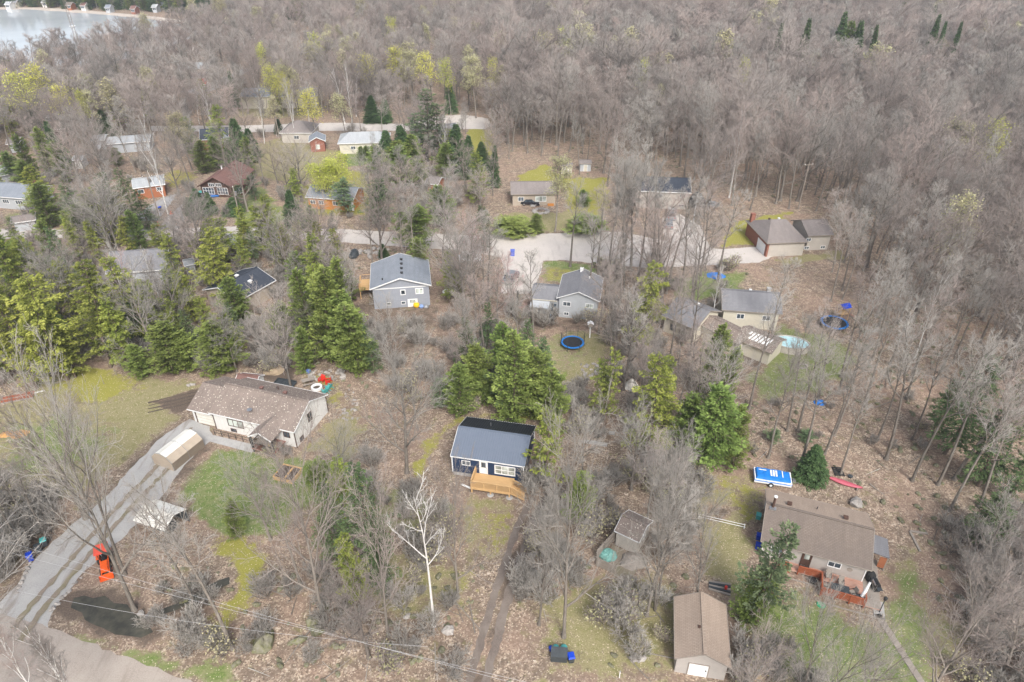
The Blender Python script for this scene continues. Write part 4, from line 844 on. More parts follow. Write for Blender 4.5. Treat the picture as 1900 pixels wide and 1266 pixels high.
# left edge houses
h = House('slate_roof_cottage', 'grey cottage with slate roof and white windows at the left edge', 'house', (-30,363), (46,369), 3.0, 8.5, 1.7, 'sd_ltgrey', 'shg_slate', land='the slate roofed cottage')
h.window('f', -.5, 1.8, 1.6, .8, 'white', 'glass', 2); h.window('f', 3.0, 1.8, 1.8, .8, 'white', 'glass', 2); h.chimney(3, 2, .7, .8, 'brick')
h = House('pale_roof_house', 'house with a pale grey roof half hidden by cedars at the left edge', 'house', (-60,337), (26,322), 3.0, 7.0, 1.4, 'sd_ltgrey', 'shg_pale')
h = House('grey_shed', 'low grey plank roofed shed beside the road at the left edge', 'shed', (20,415), (66,408), 2.2, 4.5, .7, 'sd_ltgrey', 'shg_taupe')
h = House('grey_gable_house', 'dark grey roofed house half hidden by yellow-green hemlocks', 'house', (196,508), (308,500), 3.2, 9.0, 2.2, 'sd_ltgrey', 'shg_grey', land='the dark grey roofed house', trimw=.2)
h = House('dark_navy_roof_house', 'long house with a plain dark navy roof seen through bare twigs', 'house', (440,560), (512,520), 3.0, 8.5, 1.6, 'tanblock', 'shg_dark', land='the dark navy roofed house', trim='white')
h.vent(0, .2, 'white', .2, .4); h.vent(.6, -2.2, 'white', .2, .4)
h = House('white_garage', 'small white garage with a pale roof beside the village road', 'garage', (424,455), (440,452), 2.4, 5.5, .8, 'sd_white', 'shg_pale', oh=.2)
h = House('blue_tin_shed', 'small blue-white tin roofed shed behind the hemlocks', 'shed', (342,494), (362,490), 2.2, 3.0, .5, 'sd_ltgrey', 'shg_pale', oh=.15)
# back row
h = House('pale_ranch_house', 'long pale ranch house with light grey roof beside the back road', 'house', (626,267), (722,264), 3.0, 9.5, 1.8, 'sd_cream', 'shg_pale', land='the pale ranch house', hip=3)
h.window('f', 1.5, 1.6, .8, .7); h.window('f', -3, 1.6, 1.2, .8)
h = House('grey_hip_house', 'grey hipped roof house with a pale wall on the back road', 'house', (518,247), (578,247), 3.0, 10.0, 2.3, 'sd_beige', 'shg_taupe', land='the grey hipped house', hip=4)
h.window('f', 0, 1.6, 1.4, .9)
h = House('red_brick_wing', 'red brick gabled wing beside the grey hipped house', 'house', (572,264), (604,262), 3.0, 6.0, 1.2, 'brick', 'shg_slate', ridge='y')
h.window('f', 0, 1.4, .9, 1.1, 'white', 'glassblind')
h = House('navy_roof_house', 'navy roofed house beside the grey turning circle', 'house', (816,250), (852,247), 3.0, 8.0, 1.8, 'darkwall', 'shg_slate', land='the turning circle house'); h.chimney(-1, 1, .8, .8, 'darkwall')
h = House('dark_brick_house', 'dark roofed red brick house left of the tall spruces', 'house', (370,260), (424,256), 3.0, 8.5, 1.8, 'brick', 'shg_dark', land='the dark roofed brick house')
h = House('white_gable_garage', 'small white gabled garage against the tall spruces', 'garage', (416,265), (434,262), 2.6, 5.5, 1.2, 'sd_white', 'shg_pale', ridge='y')
h = House('small_brown_hut', 'small brown hut under the tall pines at the centre', 'hut', (788,340), (812,343), 2.6, 5.0, 1.0, 'cedarwall', 'shg_taupe')
h = House('white_blue_shed', 'white and blue tin shed by the left yellow trees', 'shed', (80,218), (112,220), 2.6, 5.0, .6, 'sd_ltgrey', 'shg_pale')
h = House('brown_shake_house', 'house with a brown shake roof in the left woods', 'house', (86,242), (126,238), 2.8, 7.5, 1.6, 'darkwall', 'shg_tan', land='the brown shake roofed house')
h = House('tin_roof_house', 'house with a long white-blue tin roof in the left woods', 'house', (196,268), (278,262), 2.8, 7.0, 1.0, 'sd_ltgrey', 'shg_pale', land='the white tin roofed house')
h = House('flat_tin_shed', 'pale flat roofed shed left of the long tin roofed house', 'shed', (168,262), (194,260), 2.6, 6.0, .5, 'sd_ltgrey', 'shg_pale')
h = House('small_white_hut', 'small white hut hidden among the bare trees on the left', 'hut', (132,298), (152,297), 2.4, 4.5, .6, 'sd_white', 'shg_pale')
h = House('grey_roof_hut', 'grey roofed hut at the far left edge of the woods', 'hut', (10,268), (36,266), 2.6, 6.0, 1.0, 'sd_ltgrey', 'shg_taupe')
h = House('long_low_building', 'long low building with a grey metal roof among birches', 'building', (444,180), (588,178), 4.0, 12.0, 1.5, 'sd_cream', 'shg_slate', land='the long low building')
h = House('red_far_house', 'small red-brown house at the far sandy drive', 'house', (288,152), (318,150), 3.0, 8.0, 1.2, 'brick', 'shg_redbrown')
h = House('green_roof_barn', 'pale barn with a green tinted roof near the far road', 'barn', (330,128), (392,127), 4.0, 10.0, 1.4, 'sd_cream', 'shg_pale')
h = House('red_door_house', 'white cottage with a red panel beside the far road', 'cottage', (352,144), (384,142), 3.0, 7.0, 1.0, 'sd_white', 'shg_grey'); part(h.root, 'red_panel', MB().box(0, 2.5, -h.iw - .1, -h.iw - .02, .3, 2.3), 'red')
for k, (x, y, wm, rm, lab) in enumerate([(12, 9, 'sd_white', 'shg_pale', 'white lakeside house at the far left end of the beach'), (24, 6, 'sd_cream', 'shg_grey', 'cream lakeside house second along the far beach'), (80, 5, 'sd_white', 'shg_pale', 'tall white lakeside house facing the bay'),
        (126, 10, 'cedarwall', 'shg_tan', 'orange-brown boathouse on the far beach'), (152, 11, 'sd_white', 'shg_redbrown', 'white boathouse with rusty roof on the far beach'), (198, 15, 'sd_ltgrey', 'shg_slate', 'blue tarped hut on the far beach'), (245, 17, 'brick', 'shg_redbrown', 'red lakeside cottage behind the far beach'),
        (285, 14, 'sd_ltgrey', 'shg_pale', 'pale lakeside house near the right end of the beach'), (300, 10, 'sd_beige', 'shg_grey', 'beige house uphill of the right end of the beach'), (215, 8, 'sd_cream', 'shg_taupe', 'cream house behind the far shore trees')]):
    h = House('lakeside_house', lab, 'house', (x - 5, y), (x + 5, y), 3.0, 6.5, 1.5, wm, rm, group='houses along the far shore'); h.window('f', 0, 2, 2, 1.2)

# ---------------------------------------------------------------- vehicles, shelters, yard things
def arched_shelter(label, a, b_, wd, hgt, mats, name='canvas_shelter'):
    """tunnel tent between two ground points"""
    v = b_ - a; t_ = thing(name, label, 'shelter', (a.x, a.y, 0), math.atan2(v.y, v.x)); L = v.length; hw = wd / 2
    prof = [(-hw, 0), (-hw, hgt * .55), (-hw * .55, hgt * .88), (0, hgt), (hw * .55, hgt * .88), (hw, hgt * .55), (hw, 0)]
    for i in range(6):
        (y0, z0), (y1, z1) = prof[i], prof[i + 1]
        m = MB(); m.slab([(0, y0, z0), (L, y0, z0), (L, y1, z1), (0, y1, z1)], .04)
        part(t_, 'canvas_panel', m, mats[0] if i in (2, 3, 4, 5) else mats[1])
    for x in (.02, L - .06): part(t_, 'end_panel', MB().add([(x, y, z) for y, z in prof] + [(x + .04, y, z) for y, z in prof], [tuple(range(7)), tuple(range(13, 6, -1))]), mats[1])
    n = max(2, int(L / 2))
    for k in range(n + 1):
        m = MB(); x = L * k / n
        for i in range(6): m.tube((x, prof[i][0] * 1.01, prof[i][1] + .04), (x, prof[i + 1][0] * 1.01, prof[i + 1][1] + .04), .03, n=5)
        part(t_, 'hoop', m, 'gal')
    EXCL.append((a.x + v.x / 2, a.y + v.y / 2, L / 2, wd / 2, math.atan2(v.y, v.x))); return t_
arched_shelter('long white canvas shelter standing on the gravel driveway', G(305, 868), G(362, 822), 3.4, 2.3, ('canvas', 'canvastan'))
c = G(306, 978)
t_ = thing('white_canopy_tent', 'white peaked canopy tent over dark stored goods beside the driveway', 'tent', c, R(-20))
for sg in (-1, 1):
    m = MB(); m.slab([(-2.2, sg * 1.7, 2.0), (2.2, sg * 1.7, 2.0), (2.2, 0, 2.75), (-2.2, 0, 2.75)], .05); part(t_, 'roof_panel', m, 'canvas')
for x in (-2.1, 2.1):
    for y in (-1.6, 1.6): part(t_, 'leg', MB().tube((x, y, 0), (x, y, 2.0), .035, n=6), 'gal')
part(t_, 'back_panel', MB().box(-2.1, 2.1, 1.55, 1.6, .1, 1.95), 'dgrey'); EXCL.append((c.x, c.y, 2.3, 1.8, 0))
single('stored_crate', 'dark crate stored beneath the white peaked canopy tent', 'crate', MB().box(-.9, .9, -.6, .6, 0, .9), 'dgrey', (c.x + .4, c.y - .2, 0), R(-20))

# compact tractor with canopy
t_ = thing('orange_tractor', 'small orange tractor with a red canopy parked beside the driveway', 'tractor', G(198, 1046), R(-62))
part(t_, 'hood', MB().box(.5, 1.75, -.33, .33, .55, 1.05).box(.6, 1.7, -.28, .28, 1.05, 1.1), 'orange'); part(t_, 'chassis', MB().box(-.7, 1.6, -.2, .2, .35, .6), 'black')
for x, y, r_, wd in ((-.35, .55, .55, .3), (-.35, -.55, .55, .3), (1.3, .45, .33, .2), (1.3, -.45, .33, .2)):
    w_ = part(t_, 'wheel', MB().tube((x, y - wd / 2, r_), (x, y + wd / 2, r_), r_, n=16), 'blackrub'); part(w_, 'rim', MB().tube((x, y - wd / 2 - .01, r_), (x, y + wd / 2 + .01, r_), r_ * .5, n=12), 'orange')
part(t_, 'seat', MB().box(-.5, -.1, -.22, .22, .85, .95).box(-.58, -.48, -.22, .22, .9, 1.35), 'black')
for y in (-.55, .55): part(t_, 'fender', MB().box(-.85, .2, y - .17, y + .17, 1.12, 1.17), 'orange'); part(t_, 'canopy_post', MB().tube((-.75, y * .8, .9), (-.75, y * .8, 2.0), .03).tube((.15, y * .8, 1.1), (.15, y * .8, 2.0), .03), 'black')
part(t_, 'canopy', MB().box(-1.05, .45, -.68, .68, 1.98, 2.06).box(-.95, .35, -.58, .58, 2.06, 2.12), 'redcanopy')
part(t_, 'steering_wheel', MB().lathe([(.18, 1.2), (.2, 1.22), (.18, 1.24)], 12, (.3, 0)), 'black')
for y in (-.38, .38): part(t_, 'loader_arm', MB().beam((.2, y, .95), (2.0, y, .45), .08, .12), 'orange')
part(t_, 'bucket', MB().add([(2.0, -.65, .1), (2.5, -.65, .1), (2.0, -.65, .55), (2.0, .65, .1), (2.5, .65, .1), (2.0, .65, .55)], [(0, 1, 2), (5, 4, 3), (0, 3, 4, 1), (0, 2, 5, 3)]), 'orange')

def wheelie_bin(label, loc, rz, mat, lid, group=None):
    t_ = thing('wheeled_bin', label, 'bin', loc, rz, group)
    part(t_, 'body', MB().add([(-.22, -.22, .08), (.22, -.22, .08), (.22, .22, .08), (-.22, .22, .08), (-.29, -.32, .95), (.29, -.32, .95), (.29, .32, .95), (-.29, .32, .95)], [(3, 2, 1, 0), (4, 5, 6, 7), (0, 1, 5, 4), (1, 2, 6, 5), (2, 3, 7, 6), (3, 0, 4, 7)]), mat)
    l_ = part(t_, 'lid', MB().add([(-.33, -.37, .95), (.33, -.37, .95), (.33, .37, .98), (-.33, .37, .98), (-.24, -.26, 1.07), (.24, -.26, 1.07), (.24, .3, 1.09), (-.24, .3, 1.09)], [(4, 5, 6, 7), (0, 1, 5, 4), (1, 2, 6, 5), (2, 3, 7, 6), (3, 0, 4, 7), (3, 2, 1, 0)]), lid)
    part(l_, 'handle', MB().tube((-.25, .4, 1.0), (.25, .4, 1.0), .02), mat)
    for x in (-.3, .3): part(t_, 'wheel', MB().tube((x - .03, .26, .12), (x + .03, .26, .12), .12, n=12), 'blackrub')
for lab, px_, py_, a, b_ in (('blue lidded wheeled bin beside the driveway, closest to the lane', 59, 1040, 'blue', 'blue'), ('black wheeled bin between the blue and the teal bin', 74, 1025, 'dgrey', 'dgrey'), ('teal lidded wheeled bin farthest up the driveway of the three', 85, 1013, 'dgrey', 'teal')):
    wheelie_bin(lab, G(px_, py_), R(35), a, b_, 'wheeled bins beside the driveway')
wheelie_bin('blue wheeled bin right of the dark garbage box at the bottom', G(1059, 1228), R(10), 'dgrey', 'blue')
t_ = thing('garbage_box', 'dark grey garbage storage box with a sloped lid at the bottom', 'storage box', G(1037, 1222), R(-5))
part(t_, 'body', MB().add([(-.75, -.4, 0), (.75, -.4, 0), (.75, .4, 0), (-.75, .4, 0), (-.75, -.4, .85), (.75, -.4, .85), (.75, .4, 1.1), (-.75, .4, 1.1)], [(3, 2, 1, 0), (4, 5, 6, 7), (0, 1, 5, 4), (1, 2, 6, 5), (2, 3, 7, 6), (3, 0, 4, 7)]), 'dgrey')
for x in (-.38, .38): part(t_, 'lid', MB().add([(x - .39, -.46, .86), (x + .39, -.46, .86), (x + .39, .44, 1.13), (x - .39, .44, 1.13), (x - .39, -.46, .91), (x + .39, -.46, .91), (x + .39, .44, 1.18), (x - .39, .44, 1.18)], [(3, 2, 1, 0), (4, 5, 6, 7), (0, 1, 5, 4), (1, 2, 6, 5), (2, 3, 7, 6), (3, 0, 4, 7)]), 'dgrey')
def barrel(name, label, px_, py_, mat, r_=.25, hgt=.6, group=None, z=0.0, loc=None, cat='tub'):
    return single(name, label, cat, MB().lathe([(r_ * .8, z), (r_, z + hgt * .9), (r_ * 1.1, z + hgt * .92), (r_ * 1.05, z + hgt), (r_ * .3, z + hgt * 1.05)], 14), mat, loc or G(px_, py_), group=group, smooth=True)
barrel('green_tub', 'teal green tub behind the middle of the garbage box', 1031, 1207, 'teal', .27, .6); barrel('green_tub', 'teal green tub behind the right end of the garbage box', 1046, 1207, 'teal', .3, .55); barrel('blue_tub', 'small blue tub behind the left end of the garbage box', 1022, 1207, 'blue', .2, .5)
LAND['the dark garbage box'] = tuple(G(1040, 1222).xy)
# raised garden bed
t_ = thing('raised_garden_bed', 'square raised garden bed of pale boards on the front lawn', 'garden bed', G(535, 882), R(-17))
for nm_, a in (('board', (-1.35, 1.35, -1.2, -1.12)), ('board', (-1.35, 1.35, 1.12, 1.2)), ('board', (-1.35, -1.27, -1.12, 1.12)), ('board', (1.27, 1.35, -1.12, 1.12)), ('board', (.1, .25, -1.1, 1.1))): part(t_, nm_, MB().box(*a, 0, .55), 'newwood')
part(t_, 'soil', MB().box(-1.26, 1.26, -1.11, 1.11, 0, .38), 'soil')
EXCL.append((*G(535, 882).xy, 2, 2, 0)); LAND['the raised garden bed'] = tuple(G(535, 882).xy)
# shed behind the white bungalow
h = House('maroon_roof_shed', 'maroon roofed shed with a white gable behind the long white bungalow', 'shed', (434,713), (474,717), 1.9, 2.8, .8, 'sd_white', 'shg_redbrown', oh=.15, trimw=.12, land='the maroon roofed shed')
h.door('r', 0, 0, .9, 1.6, 'black')
heap('sand_pile', 'rounded pile of pale sand on the dark soil behind the bungalow', 'sand pile', G(508, 688), 1.7, .9, 'sand', 9)
heap('soil_heap', 'low heap of dark soil left of the sand pile', 'soil heap', G(480, 676), 1.6, .4, 'soil', 10)
single('flat_trailer', 'flat dark utility trailer parked right behind the bungalow roof', 'trailer', MB().box(-1.5, 1.5, -.7, .7, .35, .45).box(-1.5, -1.44, -.7, .7, .45, .75).box(-1.5, 1.5, -.72, -.66, .45, .7).box(-1.5, 1.5, .66, .72, .45, .7).tube((-.2, -.8, .3), (-.2, .8, .3), .3, n=12), 'dgrey', G(530, 716), R(-15))
t_ = thing('fire_ring', 'white stone fire ring with a dark centre on the mossy grass', 'fire ring', G(588, 721))
n = 12
for k in range(n):
    a0, a1 = k * 6.283 / n, (k + .93) * 6.283 / n; v = [(r_ * math.cos(a), r_ * math.sin(a), z) for z in (0, .38) for r_, a in ((.55, a0), (.82, a0), (.82, a1), (.55, a1))]
    part(t_, 'block', MB().add(v, [(3, 2, 1, 0), (4, 5, 6, 7), (0, 1, 5, 4), (1, 2, 6, 5), (2, 3, 7, 6), (3, 0, 4, 7)]), 'white')
part(t_, 'ash', MB().lathe([(.54, 0), (.54, .1), (.1, .14)], 12), 'soil'); LAND['the white fire ring'] = tuple(G(588, 721).xy)
def adirondack(label, loc, rz, mat, group):
    t_ = thing('adirondack_chair', label, 'chair', loc, rz, group)
    part(t_, 'seat', MB().slab([(-.3, -.35, .38), (.3, -.35, .38), (.3, .25, .26), (-.3, .25, .26)], .05), mat)
    for k in range(5): x = -.26 + k * .13; hh = 1.0 - .05 * abs(k - 2); part(t_, 'back_slat', MB().beam((x, .22, .25), (x * 1.15, .5, hh), .115, .03), mat)
    for sx in (-1, 1):
        part(t_, 'armrest', MB().box(sx * .36 - .08, sx * .36 + .08, -.42, .38, .56, .6), mat); part(t_, 'leg', MB().box(sx * .36 - .03, sx * .36 + .03, -.38, -.26, 0, .56), mat); part(t_, 'leg', MB().beam((sx * .33, -.3, .32), (sx * .33, .62, .03), .04, .12), mat)
gp = 'garden chairs round the fire ring'
adirondack('red garden chair left of the other red one behind the fire ring', G(598, 708), R(-20), 'red', gp); adirondack('red garden chair right of the other red one behind the fire ring', G(609, 711), R(-75), 'red', gp)
adirondack('teal garden chair farther from the bungalow, right of the fire ring', G(611, 721), R(-115), 'teal', gp); adirondack('teal garden chair nearest the bungalow roof corner', G(604, 729), R(-140), 'teal', gp)
def picnic_table(label, loc, rz, mat='greywood', group=None):
    t_ = thing('picnic_table', label, 'picnic table', loc, rz, group)
    for k in range(4): part(t_, 'top_board', MB().box(-.9, .9, -.38 + k * .19, -.21 + k * .19, .72, .76), mat)
    for y in (-.75, .75): part(t_, 'bench', MB().box(-.9, .9, y - .13, y + .13, .42, .46), mat)
    for x in (-.65, .65):
        for sg in (-1, 1): part(t_, 'leg', MB().beam((x, sg * .25, .72), (x, sg * .75, 0), .05, .09), mat)
picnic_table('weathered grey picnic table left of the fire ring', G(573, 712), R(25))
single('blue_ball', 'blue barrel lying at the rock pile behind the fire ring', 'barrel', MB().lathe([(.1, 0), (.35, .1), (.4, .35), (.35, .62), (.1, .72)], 14), M('pale_blue_plastic', (.12, .2, .6), (.1, .16, .5)), G(573, 693), smooth=True)
RK = [rock_mesh('rock', 1.0, 300 + k) for k in range(4)]; RM = [rock_mesh('rock', 1.0, 320 + k, 'mossrock') for k in range(3)]
def rocks(label_fmt, cat, group, pts, pool=RK, name='rock'):
    for k, (px_, py_, r_) in enumerate(pts):
        o = single(name, label_fmt[k] if isinstance(label_fmt, list) else label_fmt, cat, pool[k % len(pool)], None, G(px_, py_), rng.uniform(0, 6), group); o.scale = (r_, r_ * rng.uniform(.7, 1.1), r_ * .8)
q = random.Random(5)
rocks('pale jumbled rock in the rock pile behind the fire ring', 'rock', 'rock pile behind the fire ring', [(580 + q.uniform(-6, 60), 692 + q.uniform(-5, 14) , q.uniform(.18, .5)) for _ in range(34)])
rocks('small rock among the debris right of the white bungalow', 'rock', 'rocks right of the white bungalow', [(632 + q.uniform(-6, 32), 735 + q.uniform(-12, 45), q.uniform(.12, .3)) for _ in range(26)])
rocks(['moss-topped boulder beside the lower end of the moss strip', 'large mossy boulder at the lower end of the moss strip', 'grey boulder on the moss strip', 'grey boulder in the brush right of the moss strip', 'flat grey boulder right of the moss strip', 'mossy boulder near the bottom of the leaf slope'],
      'boulder', 'boulders in the lower left', [(352, 1182, .9), (492, 1196, 1.5), (400, 1172, .7), (580, 1158, .9), (588, 1172, .8), (556, 1190, .7)], RM)
rocks(['pale boulder at the outlet of the pond', 'pale boulder right of the pond outlet boulder', 'boulder beside the stream mouth', 'grey boulder below the stream'], 'boulder', 'boulders by the pond', [(262, 1140, .45), (280, 1146, .8), (300, 1150, .6), (355, 1158, .9)])
rocks(['smaller pale boulder left of its twin at the bottom right', 'larger pale boulder right of its twin at the bottom right', 'pale boulder on the leaf litter near the birch snag', 'small boulder beside the dirt track foot'], 'boulder', 'pale boulders along the bottom', [(1176, 1222, .5), (1190, 1224, .5), (832, 1172, .75), (756, 1145, .4)])
rocks('stone lining the edge of the gravel driveway by the pond', 'stone', 'stones edging the driveway', [(100 + k * 7 + q.uniform(-3, 3), 1128 - k * 8 + q.uniform(-4, 4), q.uniform(.15, .35)) for k in range(10)] + [(32 + k * 4, 1100 - k * 9, q.uniform(.2, .4)) for k in range(7)])
rocks('stone among the rubble beside the village road', 'stone', 'rubble beside the village road', [(450 + q.uniform(-25, 30), 470 + q.uniform(-12, 20), q.uniform(.3, .6)) for _ in range(26)] + [(690 + q.uniform(-35, 35), 470 + q.uniform(-8, 10), q.uniform(.3, .7)) for _ in range(18)])
rocks('stone in the low wall along the left lawn edge', 'stone', 'stones along the left lawn edge', [(0 + q.uniform(0, 140), 695 + q.uniform(-14, 16), q.uniform(.25, .6)) for _ in range(22)], RM)
rocks('split rock in the debris pile right of the trampoline', 'rock', 'rock pile by the trampoline', [(1085 + q.uniform(-10, 25), 690 + q.uniform(-14, 16), q.uniform(.2, .5)) for _ in range(20)])
rocks('stone ringing the fire pit in front of the beige bungalow', 'stone', 'stones of the far fire pit', [(1004 + 13 * math.cos(k * .5), 393 + 4.5 * math.sin(k * .5), .55) for k in range(13)])
rocks('stone ringing the small fire pit behind the pool', 'stone', 'stones of the pool fire pit', [(1488 + 9 * math.cos(k * .8), 680 + 4 * math.sin(k * .8), .28) for k in range(8)])
rocks(['flat grey rock on the leaves behind the greige bungalow'], 'rock', None, [(1588, 936, .95)])
rocks(['pair of pale boulders on the lawn, left one', 'pair of pale boulders on the lawn, right one'], 'boulder', 'pale boulders on the left lawn', [(351, 716, .4), (357, 715, .42)])
# red lumber stack and lawn posts
t_ = thing('lumber_stack', 'stack of faded red boards at the left edge of the big lawn', 'lumber stack', G(34, 738), R(22))
for k in range(7): part(t_, 'board', MB().box(-2.0, 2.0, -1.0 + k * .28, -.76 + k * .28, .02 + .04 * (k % 3), .14 + .04 * (k % 3), rz=.02 * (k % 3 - 1)), 'redwood' if k % 3 else 'greywood')
single('white_beam', 'white board along the near side of the red lumber stack', 'board', MB().box(-2.1, 2.1, -.06, .06, 0, .12), 'white', G(52, 733), R(28))
for k, (x, y) in enumerate(((159, 710), (193, 713), (216, 697))):
    single('lawn_post', ['thin dark post on the mossy lawn, leftmost of three', 'thin dark post on the mossy lawn, middle and lowest of three', 'thin dark post on the mossy lawn, rightmost of three'][k], 'post', MB().tube((0, 0, 0), (0, 0, 1.6), .04, n=6), 'greywood', G(x, y), group='posts on the mossy lawn')
# trailer under blue tarp
t_ = thing('tarped_trailer', 'white tent trailer under a blue tarp with boxy outline', 'trailer', G(1431, 893), R(-13))
bl, bw_ = 2.15, 1.05
part(t_, 'body', MB().box(-bl, bl, -bw_, bw_, .4, .95), 'white')
m = MB(); n1, n2 = 14, 8; v = []; f = []; q = random.Random(2)
for i in range(n1 + 1):
    for j in range(n2 + 1):
        x = -bl - .05 + (2 * bl + .1) * i / n1; y = -bw_ - .05 + (2 * bw_ + .1) * j / n2; e = min(i, n1 - i, j, n2 - j)
        v.append((x, y, (.72, 1.18, 1.25, 1.27, 1.29)[min(e, 4)] + q.uniform(-.04, .04)))
for i in range(n1):
    for j in range(n2): a = i * (n2 + 1) + j; f.append((a, a + n2 + 1, a + n2 + 2, a + 1))
part(t_, 'tarp', m.add(v, f), 'bluetarp')
for k in range(3): part(t_, 'white_print', MB().box(-.35 + k * .3, -.15 + k * .3, -.5, .55, 1.30, 1.325), 'white')
part(t_, 'white_print', MB().box(-1.7, -.8, .3, .42, 1.30, 1.325), 'white'); part(t_, 'white_print', MB().box(1.0, 1.12, -.5, .6, 1.30, 1.325), 'white')
for y in (-bw_ - .02, bw_ + .02):
    w_ = part(t_, 'wheel', MB().tube((-.2, y - .1, .32), (-.2, y + .1, .32), .32, n=16), 'blackrub'); part(w_, 'rim', MB().tube((-.2, y - .11, .32), (-.2, y + .11, .32), .17, n=12), 'white')
part(t_, 'hitch', MB().beam((bl, 0, .42), (bl + 1.0, 0, .38), .1, .1).box(bl + .2, bl + .55, -.25, .25, .45, .8), 'gal'); EXCL.append((*G(1431, 893).xy, 3, 1.8, 0)); LAND['the blue tarped trailer'] = tuple(G(1431, 893).xy)
# kayak
m = MB(); v = []; f = []; n = 12
for i in range(15):
    t0 = i / 14; x = -2.1 + 4.2 * t0; wd = .42 * math.sin(math.pi * min(.995, max(.005, t0))) ** .7; lift = .12 * (2 * t0 - 1) ** 2
    for k in range(n): a = 6.283 * k / n; v.append((x, wd * math.cos(a), .22 + lift + .2 * math.sin(a) * (.5 + wd)))
for i in range(14):
    for k in range(n): f.append((i * n + k, i * n + (k + 1) % n, (i + 1) * n + (k + 1) % n, (i + 1) * n + k))
f += [tuple(range(n)), tuple(14 * n + k for k in range(n - 1, -1, -1))]
t_ = thing('kayak', 'faded pink-red kayak lying upturned on the leaves', 'kayak', G(1565, 898), R(-30)); part(t_, 'hull', m.add(v, f), 'pink', smooth=True); part(t_, 'keel', MB().beam((-1.9, 0, .46), (1.9, 0, .46), .04, .05), 'pink')
single('kayak_rest', 'grey wooden rest under the right tip of the kayak', 'rest', MB().box(-.3, .3, -.05, .05, 0, .3), 'greywood', G(1590, 909), R(60))
t_ = thing('black_pallet', 'black plastic pallet on the leaves behind the kayak', 'pallet', G(1555, 876), R(-5))
for k in range(5): part(t_, 'slat', MB().box(-.6, .6, -.75 + k * .32, -.53 + k * .32, .1, .14), 'black')
for k in range(3): part(t_, 'bearer', MB().box(-.58 + k * .53, -.48 + k * .53, -.75, .75, 0, .1), 'black')
single('dark_tub', 'small dark tub on the leaves right of the black pallet', 'tub', MB().lathe([(.2, 0), (.28, .25), (.3, .27), (.1, .29)], 12), 'dgrey', G(1577, 886))
# L-shaped timber, plank path, lid, clothesline, lamps
single('timber_frame', 'grey L-shaped timber edging left on the leaf litter', 'timber', MB().box(-.1, .15, -1.6, 1.2, 0, .16, rz=.12).box(-.1, 1.7, 1.15, 1.4, 0, .16), 'greywood', G(1696, 1003), R(-12))
single('plank_path', 'narrow board path crossing the lawn right of the red deck', 'path', MB().box(-.32, .32, -4.2, 4.2, .02, .08), 'greywood', G(1674, 1212), R(7), kind='thing')
single('green_disc', 'round green lid lying on the lawn in front of the red deck', 'lid', MB().lathe([(.42, .02), (.44, .06), (.4, .12), (.1, .16)], 18), M('green_plastic', (.06, .33, .16), (.05, .27, .13)), G(1523, 1123))
t_ = thing('clothes_line', 'pair of long white clothes line poles over the grass', 'clothes line', G(1338, 972), R(-18))
part(t_, 'line', MB().tube((-2.6, .18, .5), (2.6, .18, .5), .03), 'white'); part(t_, 'line', MB().tube((-2.6, -.18, .5), (2.6, -.18, .5), .03), 'white')
for x in (-2.5, 2.5): part(t_, 'post', MB().tube((x, 0, 0), (x, 0, .5), .05).tube((x, -.3, .5), (x, .3, .5), .04), 'white')
LAND['the white clothes line'] = tuple(G(1338, 972).xy)
# deck furniture of the tan bungalow
def Lc(x, y, z=.43): return TB.loc(x, y, z)
iw = TB.iw; A0 = TB.ang
t_ = thing('patio_table', 'dark rectangular patio table on the red deck', 'table', Lc(2.75, -iw - 2.35), A0); part(t_, 'table_top', MB().box(-.85, .85, -.45, .45, .68, .72), 'dgrey')
for x in (-.75, .75):
    for y in (-.38, .38): part(t_, 'leg', MB().box(x - .03, x + .03, y - .03, y + .03, 0, .68), 'black')
def patio_chair(label, loc, rz):
    t_ = thing('patio_chair', label, 'chair', loc, rz, 'patio chairs on the red deck')
    part(t_, 'seat', MB().box(-.27, .27, -.27, .27, .38, .43), 'greywood'); part(t_, 'backrest', MB().beam((0, .26, .4), (0, .4, 1.0), .52, .05), 'greywood')
    for x in (-.27, .27):
        part(t_, 'armrest', MB().box(x - .03, x + .03, -.27, .3, .6, .63), 'black')
        for y in (-.25, .25): part(t_, 'leg', MB().box(x - .02, x + .02, y - .02, y + .02, 0, .6), 'black')
patio_chair('patio chair at the left end of the dark table on the red deck', Lc(1.5, -iw - 2.3), A0 + R(90)); patio_chair('patio chair behind the dark table, nearest the house wall', Lc(2.9, -iw - 1.35), A0); patio_chair('patio chair at the right end of the dark table, turned askew', Lc(4.0, -iw - 2.2), A0 - R(60)); patio_chair('patio chair against the house wall left of the table', Lc(1.7, -iw - .9), A0)
t_ = thing('closed_umbrella', 'closed white patio umbrella leaning with a black top', 'umbrella', Lc(4.95, -iw - 2.2), A0)
part(t_, 'canopy', MB().tube((-.1, -.3, .5), (.3, .5, 2.0), .2, .1, 10), 'white'); part(t_, 'cap', MB().tube((.3, .5, 2.0), (.38, .66, 2.35), .12, .06, 10), 'black'); part(t_, 'pole', MB().tube((-.15, -.42, 0), (-.1, -.3, .5), .03), 'gal')
single('round_planter', 'dark round tub in the right corner of the red deck', 'tub', MB().lathe([(.35, 0), (.48, .38), (.5, .4), (.4, .41)], 16), 'dgrey', Lc(4.7, -iw - 2.65))
t_ = thing('barbecue_grill', 'black barbecue grill with a steel lid on the side boards', 'grill', Lc(TB.il + 1.2, -iw - .5), A0 + R(-70))
